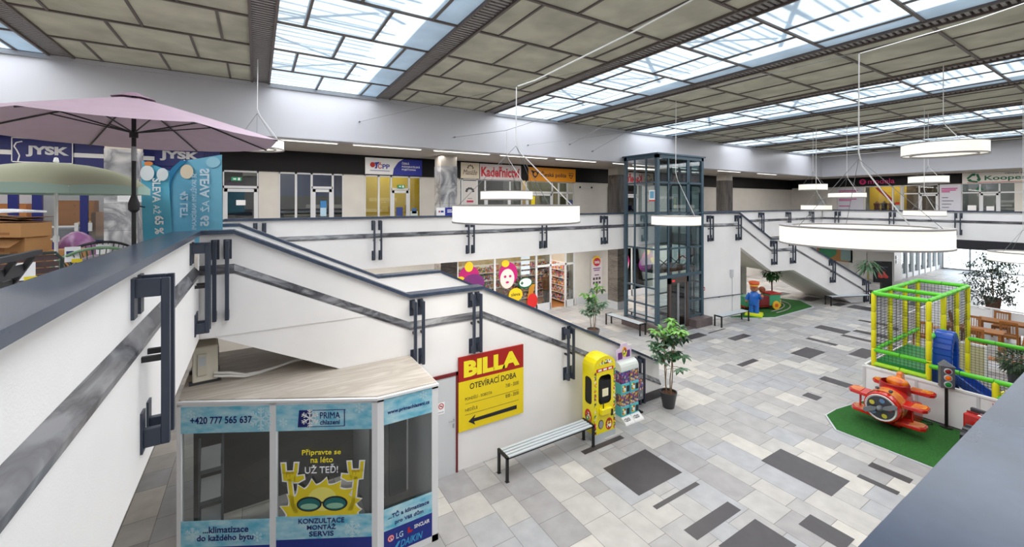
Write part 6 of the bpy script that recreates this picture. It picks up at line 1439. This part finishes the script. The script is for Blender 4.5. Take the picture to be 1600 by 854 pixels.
b = B(); b.use(C('balloon_cream', (226, 206, 178))).disc2(-.06, 1.94, .11, .12, nv_ * .03, fr_v, EZ, .003); obj('balloon_print', b, None, f2_); b = B(); b.use(C('balloon_pale', (150, 200, 220))).disc2(.38, 2.1, .12, .09, nv_ * .025, fr_v, EZ, .003); obj('balloon_print', b, None, f2_)
# terrace chairs
def tagcard(par, loc, rot, lab=None):
    b = B(); R_ = Matrix.Rotation(rot, 3, 'Z') @ Matrix.Rotation(-.2, 3, 'X'); b.use(whitei).obox(loc, (.12, .006, .16), R_).use(yellow).obox(Vector(loc) + R_ @ Vector((.03, -.002, -.07)), (.08, .006, .04), R_).use(navyink).obox(Vector(loc) + R_ @ Vector((-.02, -.002, .02)), (.055, .006, .03), R_); obj('price_tag', b, None, par)
slatb = C('slat_brown', (84, 66, 68), .6); metg = C('chair_green_metal', (50, 66, 66), .4)
ch = thing('garden_chair', 'garden chair with brown slatted back and dark metal frame on the left terrace', 'chair', (-2.0, 5.95, GF), 3.446)
b = B()
for i in range(8): b.bar((-.29, .24 + .012 * i, .45 + .062 * i), (.29, .24 + .012 * i, .45 + .062 * i), .015, .05)
obj('backrest', b, slatb, ch)
b = B()
for i in range(7): b.box(-.28, .28, -.22 + i * .066, -.22 + i * .066 + .055, .41, .43)
obj('seat', b, slatb, ch)
b = B(); b.tube([(-.3, .2, .4), (-.31, .32, .86), (-.27, .345, .93), (.27, .345, .93), (.31, .32, .86), (.3, .2, .4)], .014, 8); obj('frame', b, metg, ch)
for x in (-.29, .29):
    for y0, y1 in ((-.22, -.24), (.2, .26)): b = B(); b.tube([(x, y0, .42), (x, y1, 0)], .013, 8); obj('leg', b, metg, ch)
tagcard(ch, (-.08, .42, .78), pi)
ch2 = thing('deck_chair', 'black framed folding chair with wide dark slats leaning at the terrace edge', 'chair', (-1.72, 3.93, GF), -pi / 2)
b = B()
for i in range(5): b.bar((-.24, .16 + .05 * i, .55 + .1 * i), (.24, .16 + .05 * i, .55 + .1 * i), .012, .075)
obj('backrest', b, C('slat_black', (44, 44, 48), .5), ch2)
b = B()
for x in (-.26, 0, .26): b.bar((x, .05, .38), (x, .40, 1.03), .035, .03)
b.bar((-.30, .42, 1.06), (.30, .42, 1.06), .035, .035); obj('frame', b, C('slat_black', (44, 44, 48)), ch2)
b = B()
for i in range(5): b.box(-.25, .25, -.34 + i * .085, -.34 + i * .085 + .07, .38, .40)
obj('seat', b, C('slat_black', (44, 44, 48)), ch2)
for x in (-.26, .26):
    b = B(); b.bar((x, -.3, .38), (x, .18, 0), .03, .03); obj('leg', b, black, ch2); b = B(); b.bar((x, .1, .38), (x, -.25, 0), .03, .03); obj('leg', b, black, ch2)
def acapulco(loc, rot, ringm, cordm, label, pil=None):
    t = thing('string_chair', label, 'chair', loc, rot); N_ = 44
    def ring(a): return Vector((.37 * cos(a), .18 + .40 * sin(a) * .86 - .10, .62 + .30 * sin(a)))
    cen = Vector((0, -.02, .30))
    b = B(); b.tube([ring(2 * pi * i / 40) for i in range(40)], .016, 8, closed=True); obj('ring_frame', b, ringm, t)
    b = B()
    for i in range(N_): a = 2 * pi * i / N_; p = ring(a); q = cen + Vector((.09 * cos(a), .09 * sin(a), 0)); mid = p.lerp(q, .55) - EZ * .07; b.tube([p, mid, q], .005, 4)
    b.tube([cen + Vector((.09 * cos(2 * pi * i / 16), .09 * sin(2 * pi * i / 16), 0)) for i in range(16)], .008, 6, closed=True); obj('cords', b, cordm, t, kind='stuff')
    for a in (.6, 2.54, 4.71):
        b = B(); p = Vector((.30 * cos(a), .28 * sin(a), 0)); b.tube([p, Vector((.2 * cos(a), .18 * sin(a), .30)), ring(a)], .012, 8); obj('leg', b, ringm, t)
    if pil: pil(t)
    return t
def pil(t):
    b = B(); b.ball((0, .20, .66), (.23, .07, .2), 14, 9, Matrix.Rotation(-.5, 3, 'X')); obj('cushion', b, C('cushion_lilac', (176, 160, 172), .8), t); tagcard(t, (.2, .34, .86), pi)
acapulco((-1.58, 6.62, GF), 3.45, C('ring_green', (120, 156, 120), .4), C('cord_green', (90, 120, 96)), 'green ringed string chair with lilac cushion behind the left parapet', pil)
acapulco((-1.75, 7.55, GF), 3.4, C('ring_black', (30, 32, 36), .4), C('cord_black', (40, 40, 44)), 'black ringed string chair behind the green one on the terrace', lambda t: tagcard(t, (.0, .42, .82), pi))
# ================================================================== RING LAMPS
cabm = C('cable_white', (226, 226, 226), .5); wirem = C('steel_wire', (120, 122, 126), .4, metal=.6); rimm = C('lamp_rim', (150, 146, 146), .5)
def ringlamp(label, c, r, h, top, cw=.16, mount=None, jh=None):
    t = thing('ring_lamp', label, 'pendant lamp', c, 0, 'round ring pendant lamps'); ri = r - cw; n = 56
    b = B(); b.lathe([(r, -h / 2), (r, h / 2)], n=n, cap=False); obj('shade', b, glow, t)
    b = B(); b.lathe([(ri, h / 2), (ri, -h / 2)], n=n, cap=False); obj('inner_shade', b, glow, t)
    b = B(); b.lathe([(ri + .012, -h / 2 + .012), (r - .012, -h / 2 + .012)], n=n, cap=False); obj('diffuser', b, glow, t)
    b = B()
    for rr in (r, ri): b.lathe([(rr - .010, -h / 2 - .010), (rr + .010, -h / 2 - .010), (rr + .010, -h / 2 + .014), (rr - .010, -h / 2 + .014), (rr - .010, -h / 2 - .010)], n=n, cap=False)
    b.lathe([(ri - .004, h / 2), (r + .006, h / 2), (r + .006, h / 2 + .02), (ri - .004, h / 2 + .02), (ri - .004, h / 2)], n=n, cap=False); obj('rim', b, rimm, t)
    jh = jh or (r * .62 + .25)
    if r > .7:
        l = area('ring_lamp_light', (c[0], c[1], c[2] - h / 2 - .03), 2 * r, 2 * r, 55 if r > .9 else 34, (1, .95, .86)); l.data.shape = 'DISK'
    b = B()
    for k in range(3):
        a = 2 * pi * k / 3 + .5; b.tube([((r - cw / 2) * cos(a), (r - cw / 2) * sin(a), h / 2), (0, 0, h / 2 + jh)], .004, 5)
    obj('suspension_wires', b, wirem, t)
    b = B(); b.tube([((r - cw / 2) * cos(-.4), (r - cw / 2) * sin(-.4), h / 2 + .01), (.06, -.02, h / 2 + jh * .9), (.0, 0, h / 2 + jh + .1), (0.01, 0, top - c[2])], .009, 6); obj('cable', b, cabm, t)
def at(px, D, z): u = (px - 800) / 648; return (D * (.525 + .851 * u), D * (.851 - .525 * u), z)
ringlamp('large ring lamp in front of the far gallery parapet, left of the lift', (3.51, 5.57, 5.04), 1.0, .25, 7.05, jh=.95)
ringlamp('largest ring lamp at the right, hanging low above the right staircase', (7.53, 2.51, 4.73), .98, .25, 7.4, jh=1.0)
ringlamp('medium ring lamp behind the large left one, below the hairdresser sign', (5.90, 9.85, 5.42), .72, .21, 7.2, jh=1.0)
ringlamp('small ring lamp half hidden by the lilac umbrella', (.02, 10.77, 6.50), .52, .19, 8.392, jh=.6)
ringlamp('ring lamp hanging in front of the glass lift', (11.09, 8.29, 4.68), .72, .26, 8.392, jh=1.25)
ringlamp('ring lamp at upper right seen from below', (13.54, 2.93, 6.45), .72, .25, 8.392, jh=.5)
ringlamp('small ring lamp, upper left of the group by the right gallery', (20.9, 8.6, 5.92), .52, .24, 8.392)
ringlamp('small ring lamp, lower left of the group by the right gallery', (19.6, 7.95, 5.04), .52, .18, 8.392)
ringlamp('thin ring lamp in front of the lilac information panel', (19.3, 6.8, 5.52), .58, .16, 8.392)
ringlamp('small ring lamp below the dark pink lettered sign', (20.2, 4.75, 6.04), .52, .22, 8.392, jh=.35)
ringlamp('small ring lamp in front of the right gallery parapet', (18.95, 4.55, 4.88), .52, .16, 8.392, jh=.6)
ringlamp('ring lamp at the right edge above the weeping fig', (19.74, 2.56, 3.58), .72, .27, 8.392)
# cables strung across the hall
def strung(label, pts, r=.008, m=None):
    b = B(); b.tube(pts, r, 6); tag(obj('suspension_cable', b, m or cabm), label, 'cable', 'cables strung across the hall')
strung('white lamp cable strung from the large left lamp up to the ceiling', [(3.53, 5.55, 7.06), (3.7, 5.3, 7.12), (4.3, 3.9, 7.5), (5.0, 2.6, 8.0), (5.4, 1.8, 8.38)], .011)
strung('white lamp cable strung from the largest lamp towards the right', [(7.55, 2.50, 7.405), (9.0, 1.6, 7.9), (10.2, .9, 8.38)])
strung('thin cable from the beam to the large right lamp', [(10.6, 12.8, 7.55), (7.6, 6.5, 7.5), (7.53, 2.58, 7.42)], .005, wirem)
strung('thin wire anchored in the beam left of the drop wire', [(2.6, 12.8, 7.62), (6.0, 8.0, 8.2), (7.0, 6.6, 8.38)], .004, wirem)
strung('thin wire anchored in the beam above the hairdresser sign', [(5.65, 12.8, 7.42), (5.9, 9.9, 7.23), (8.8, 5.0, 8.37)], .005, wirem)
strung('thin wire anchored in the beam left of the lift', [(8.6, 12.8, 7.37), (13.0, 9.0, 8.0), (15.0, 7.2, 8.38)], .004, wirem)
strung('white cable running from the upper left small lamp to the right', [(20.95, 8.5, 7.5), (21.4, 7.0, 7.9), (22.0, 4.5, 8.38)])
strung('white cable running from the lower left small lamp to the right', [(19.65, 7.85, 7.1), (20.6, 4.9, 7.2), (22.0, 1.5, 7.8)])
strung('thin wire between the beam and the lift lamp', [(11.12, 8.4, 8.3), (11.8, 12.8, 7.36)], .004, wirem)
for x, z in ((2.6, 7.62), (5.65, 7.42), (8.6, 7.37), (10.6, 7.55), (11.8, 7.36)):
    b = B(); b.cyl((x, 12.85, z), (x, 12.79, z), .012, 6).ball((x, 12.79, z), .022, 8, 6); t = obj('wire_anchor', b, dgrey); tag(t, 'small dark wire anchor fixed in the white far beam', 'anchor', 'wire anchors in the far beam')

# ================================================================== FAR RIGHT
b = B(); b.box(44.2, 46.2, 6.6, 8.8, 0.001, .012); tag(obj('door_mat', b, C('mat_grey', (100, 108, 114), .9)), 'grey door mat inside the glass entrance doors', 'door mat')
tm = thing('totem', 'black information totem standing before the glass side wall', 'totem', (31.85, 9.3, 0), -.6); b = B(); b.box(-.3, .3, -.08, .08, 0, 1.75); obj('body', b, black, tm, bev=.02); b = B(); b.box(-.38, .38, -.14, .14, 0, .04); obj('foot', b, dgrey, tm)
ps = thing('poster_stand', 'black poster stand with red shoes beside the palm', 'poster stand', (30.1, 8.95, 0), -.75); b = B(); b.box(-.45, .45, -.03, .03, .75, 1.95); obj('board', b, black, ps); b = B(); b.box(-.03, .03, -.03, .03, 0, .75).box(-.35, .35, -.2, .2, 0, .03); obj('stand', b, black, ps)
b = B()
for x in (-.1, .14): b.face2([(x - .14, 1.05), (x + .02, 1.0), (x + .12, 1.02), (x + .14, 1.1), (x, 1.25), (x - .06, 1.4), (x - .12, 1.4)], (0, -.032, 0), EX, EZ, .004)
obj('shoe_print', b, C('shoe_red', (180, 60, 56)), ps); b = B(); b.rect2(-.2, .25, 1.6, 1.66, (0, -.032, 0), EX, EZ, .004); obj('headline', b, dgrey, ps)
wp = thing('wall_poster', 'colourful framed poster on the wall behind the right staircase', 'poster', (36.17, 14.6, 1.0), -pi / 2); b = B(); b.box(0, 2.2, -.03, 0, 0, 1.7); obj('frame', b, cardm, wp)
b = B(); b.use(C('poster_green', (40, 130, 90))).disc2(.7, .7, .55, .5, (0, -.032, 0), EX, EZ, .004).use(C('poster_orange', (220, 110, 50))).disc2(.9, 1.35, .4, .22, (0, -.032, 0), EX, EZ, .004).use(C('poster_teal', (120, 150, 150))).rect2(1.5, 2.1, .1, 1.6, (0, -.032, 0), EX, EZ, .004); obj('artwork', b, None, wp)
sd = thing('wall_door', 'pale closed door in the wall behind the right staircase', 'door', (36.17, 12.6, 0), -pi / 2); b = B(); b.box(0, 1.0, -.03, 0, 0, 2.1); obj('leaf', b, C('door_pale', (206, 206, 204)), sd); b = B(); b.cyl((.1, -.06, 1.0), (.22, -.06, 1.0), .012, 6); obj('handle', b, grey, sd)
for z, l in ((1.5, 'upper'), (1.2, 'lower')): t = thing('wall_switch', '%s small white switch on the grey corner wall by the glass front' % l, 'switch', (36.6, 10.14, z)); b = B(); b.box(-.12, .12, -.03, 0, 0, .2); obj('plate', b, whitei, t); b = B(); b.box(-.05, .05, -.04, -.03, .05, .15); obj('rocker', b, lgrey, t)
# plants: palm, weeping fig, hedge plants
pm = thing('potted_palm', 'palm like potted plant at the foot of the right staircase', 'plant', (28.55, 9.1, 0)); pot(pm, .18, .25, .45, C('pot_black', (50, 50, 52), .5))
b = B(); b.tube([(0, 0, .4), (.03, 0, 1.0), (.0, 0, 1.75)], [.04, .035, .03], 8); obj('trunk', b, C('bamboo_yellow', (150, 140, 60)), pm)
b = B()
for i in range(64):
    a = rnd.uniform(0, 2 * pi); e = rnd.uniform(-.1, .9); leaflet(b, (0.05 * cos(a), .05 * sin(a), rnd.uniform(1.6, 2.05)), (cos(a), sin(a), e), rnd.uniform(.5, .85), .09, .75, 4)
obj('foliage', b, leafm[0], pm)
def fig(loc, h, r, n, label, potr=.24, low=.4, L=.12):
    t = thing('weeping_fig', label, 'tree', loc); pot(t, potr * .75, potr, potr * 1.7, C('pot_terracotta', (120, 84, 66), .6))
    st_ = B(); lb = B(); st_.tube([(0, 0, potr * 1.5), (.04, 0, h * .3), (-.02, .03, h * .6), (.02, 0, h * .92)], [.035, .03, .022, .01], 7)
    for k in range(34):
        z = h * (low + (.97 - low) * (k + .5) / 34); a = k * 2.4; rr = r * sin(pi * (.16 + .72 * (z / h - low) / (1 - low))) * rnd.uniform(.6, 1.05)
        p0 = Vector((0, 0, z - .1)); p1 = Vector((rr * .6 * cos(a), rr * .6 * sin(a), z + .12)); p2 = Vector((rr * cos(a), rr * sin(a), z - .12)); st_.tube([p0, p1, p2], .006, 4)
        for j in range(n // 34):
            f = rnd.uniform(.15, 1.0); q = (p0.lerp(p1, f * 2) if f < .5 else p1.lerp(p2, f * 2 - 1)) + Vector((rnd.gauss(0, .1), rnd.gauss(0, .1), rnd.gauss(0, .09)))
            leaflet(lb, q, (rnd.gauss(0, 1), rnd.gauss(0, 1), rnd.uniform(-1.2, .3)), L * rnd.uniform(.7, 1.2), L * .42, .2, 2)
    obj('branches', st_, stemm, t); obj('foliage', lb, mat('fig_leaf', (58, 76, 66), .5, var=.35, vscale=5), t)
fig((31.2, 5.0, 0), 2.75, 1.35, 2600, 'tall weeping fig tree in front of the bright entrance', .3, .08, .15)
fig((23.6, 1.85, 0), 2.6, .7, 900, 'weeping fig beside the cafe tables at the right edge', .28, .3, .14)
b = B(); b.lathe([(.20, 0), (.24, .4), (.21, .4), (.2, .36), (0, .36)], n=20)
hp = thing('hedge_plant', 'bushy green hedge plant at the parapet edge beside the climbing frame', 'plant', (18.4, 2.45, 0)); obj('planter', b, dgrey, hp)
leafball((0, 0, .75), .42, 700, .13, mat('hedge_leaf', (62, 92, 56), .55, var=.35, vscale=6), hp, squash=.9)
fl = thing('flower_basket', 'small basket of orange and red flowers near the weeping fig', 'flowers', (26.3, 2.95, 1.0)); b = B(); b.lathe([(.12, 0), (.22, .2), (.2, .2), (0, .16)], n=16).cyl((0, 0, -1.0), (0, 0, 0), .03, 8).cyl((0, 0, -1.0), (0, 0, -.96), .2, 14); obj('basket', b, C('basket_brown', (110, 80, 50)), fl)
b = B()
for i in range(40):
    b.use(C('flower_%d' % (i % 3), ((220, 110, 40), (200, 40, 50), (230, 170, 60))[i % 3])); d = Vector((rnd.gauss(0, 1), rnd.gauss(0, 1), rnd.uniform(.1, 1.4))).normalized(); b.ball(Vector((0, 0, .2)) + d * rnd.uniform(.1, .3), .06, 7, 5)
obj('blossoms', b, None, fl)
# outside: bicycle and parked cars in the glare
bk = thing('bicycle', 'bicycle parked outside the glass entrance', 'bicycle', (48.6, 9.9, -.02), -1.3)
for x in (-.52, .52):
    b = B(); b.tube([(x + .34 * cos(2 * pi * i / 24), 0, .34 + .34 * sin(2 * pi * i / 24)) for i in range(24)], .018, 6, closed=True)
    for i in range(8): a = pi * i / 8; b.tube([(x + .33 * cos(a), 0, .34 + .33 * sin(a)), (x - .33 * cos(a), 0, .34 - .33 * sin(a))], .003, 4)
    obj('wheel', b, black, bk)
b = B()
for p, q in (((-.52, 0, .34), (-.15, 0, .30)), ((-.15, 0, .30), (-.3, 0, .8)), ((-.52, 0, .34), (-.28, 0, .72)), ((-.15, 0, .30), (.35, 0, .78)), ((-.28, 0, .72), (.35, 0, .80)), ((.52, 0, .34), (.33, 0, .95))): b.cyl(p, q, .018, 7)
obj('frame', b, dgrey, bk); b = B(); b.tube([(.28, -.28, 1.0), (.33, 0, .96), (.28, .28, 1.0)], .014, 7); obj('handlebar', b, black, bk); b = B(); b.ball((-.31, 0, .84), (.13, .06, .035), 10, 6); obj('saddle', b, black, bk)
for y, c, l in ((13.0, (170, 60, 60), 'reddish'), (17.5, (120, 124, 130), 'grey')):
    cr_ = thing('car', '%s car parked in the street outside' % l, 'car', (54, y, -.02), .1)
    b = B(); b.poly([(-2.1, -.85, .3), (2.1, -.85, .3), (2.15, -.85, .65), (1.4, -.85, .85), (-1.9, -.85, .9), (-2.15, -.85, .7)], (0, 1.7, 0)); obj('body', b, C('car_%s' % l, c, .3), cr_, bev=.06)
    b = B(); b.poly([(-1.7, -.72, .88), (1.2, -.72, .85), (.5, -.68, 1.4), (-1.2, -.68, 1.42)], (0, 1.4, 0)); obj('cabin', b, black, cr_, bev=.05)
    for x in (-1.35, 1.35):
        for yy in (-.78, .78): b = B(); b.lathe([(0, -.1), (.3, -.1), (.32, 0), (.3, .1), (0, .1)], (x, yy, .32), 18, 'Y'); obj('wheel', b, black, cr_)
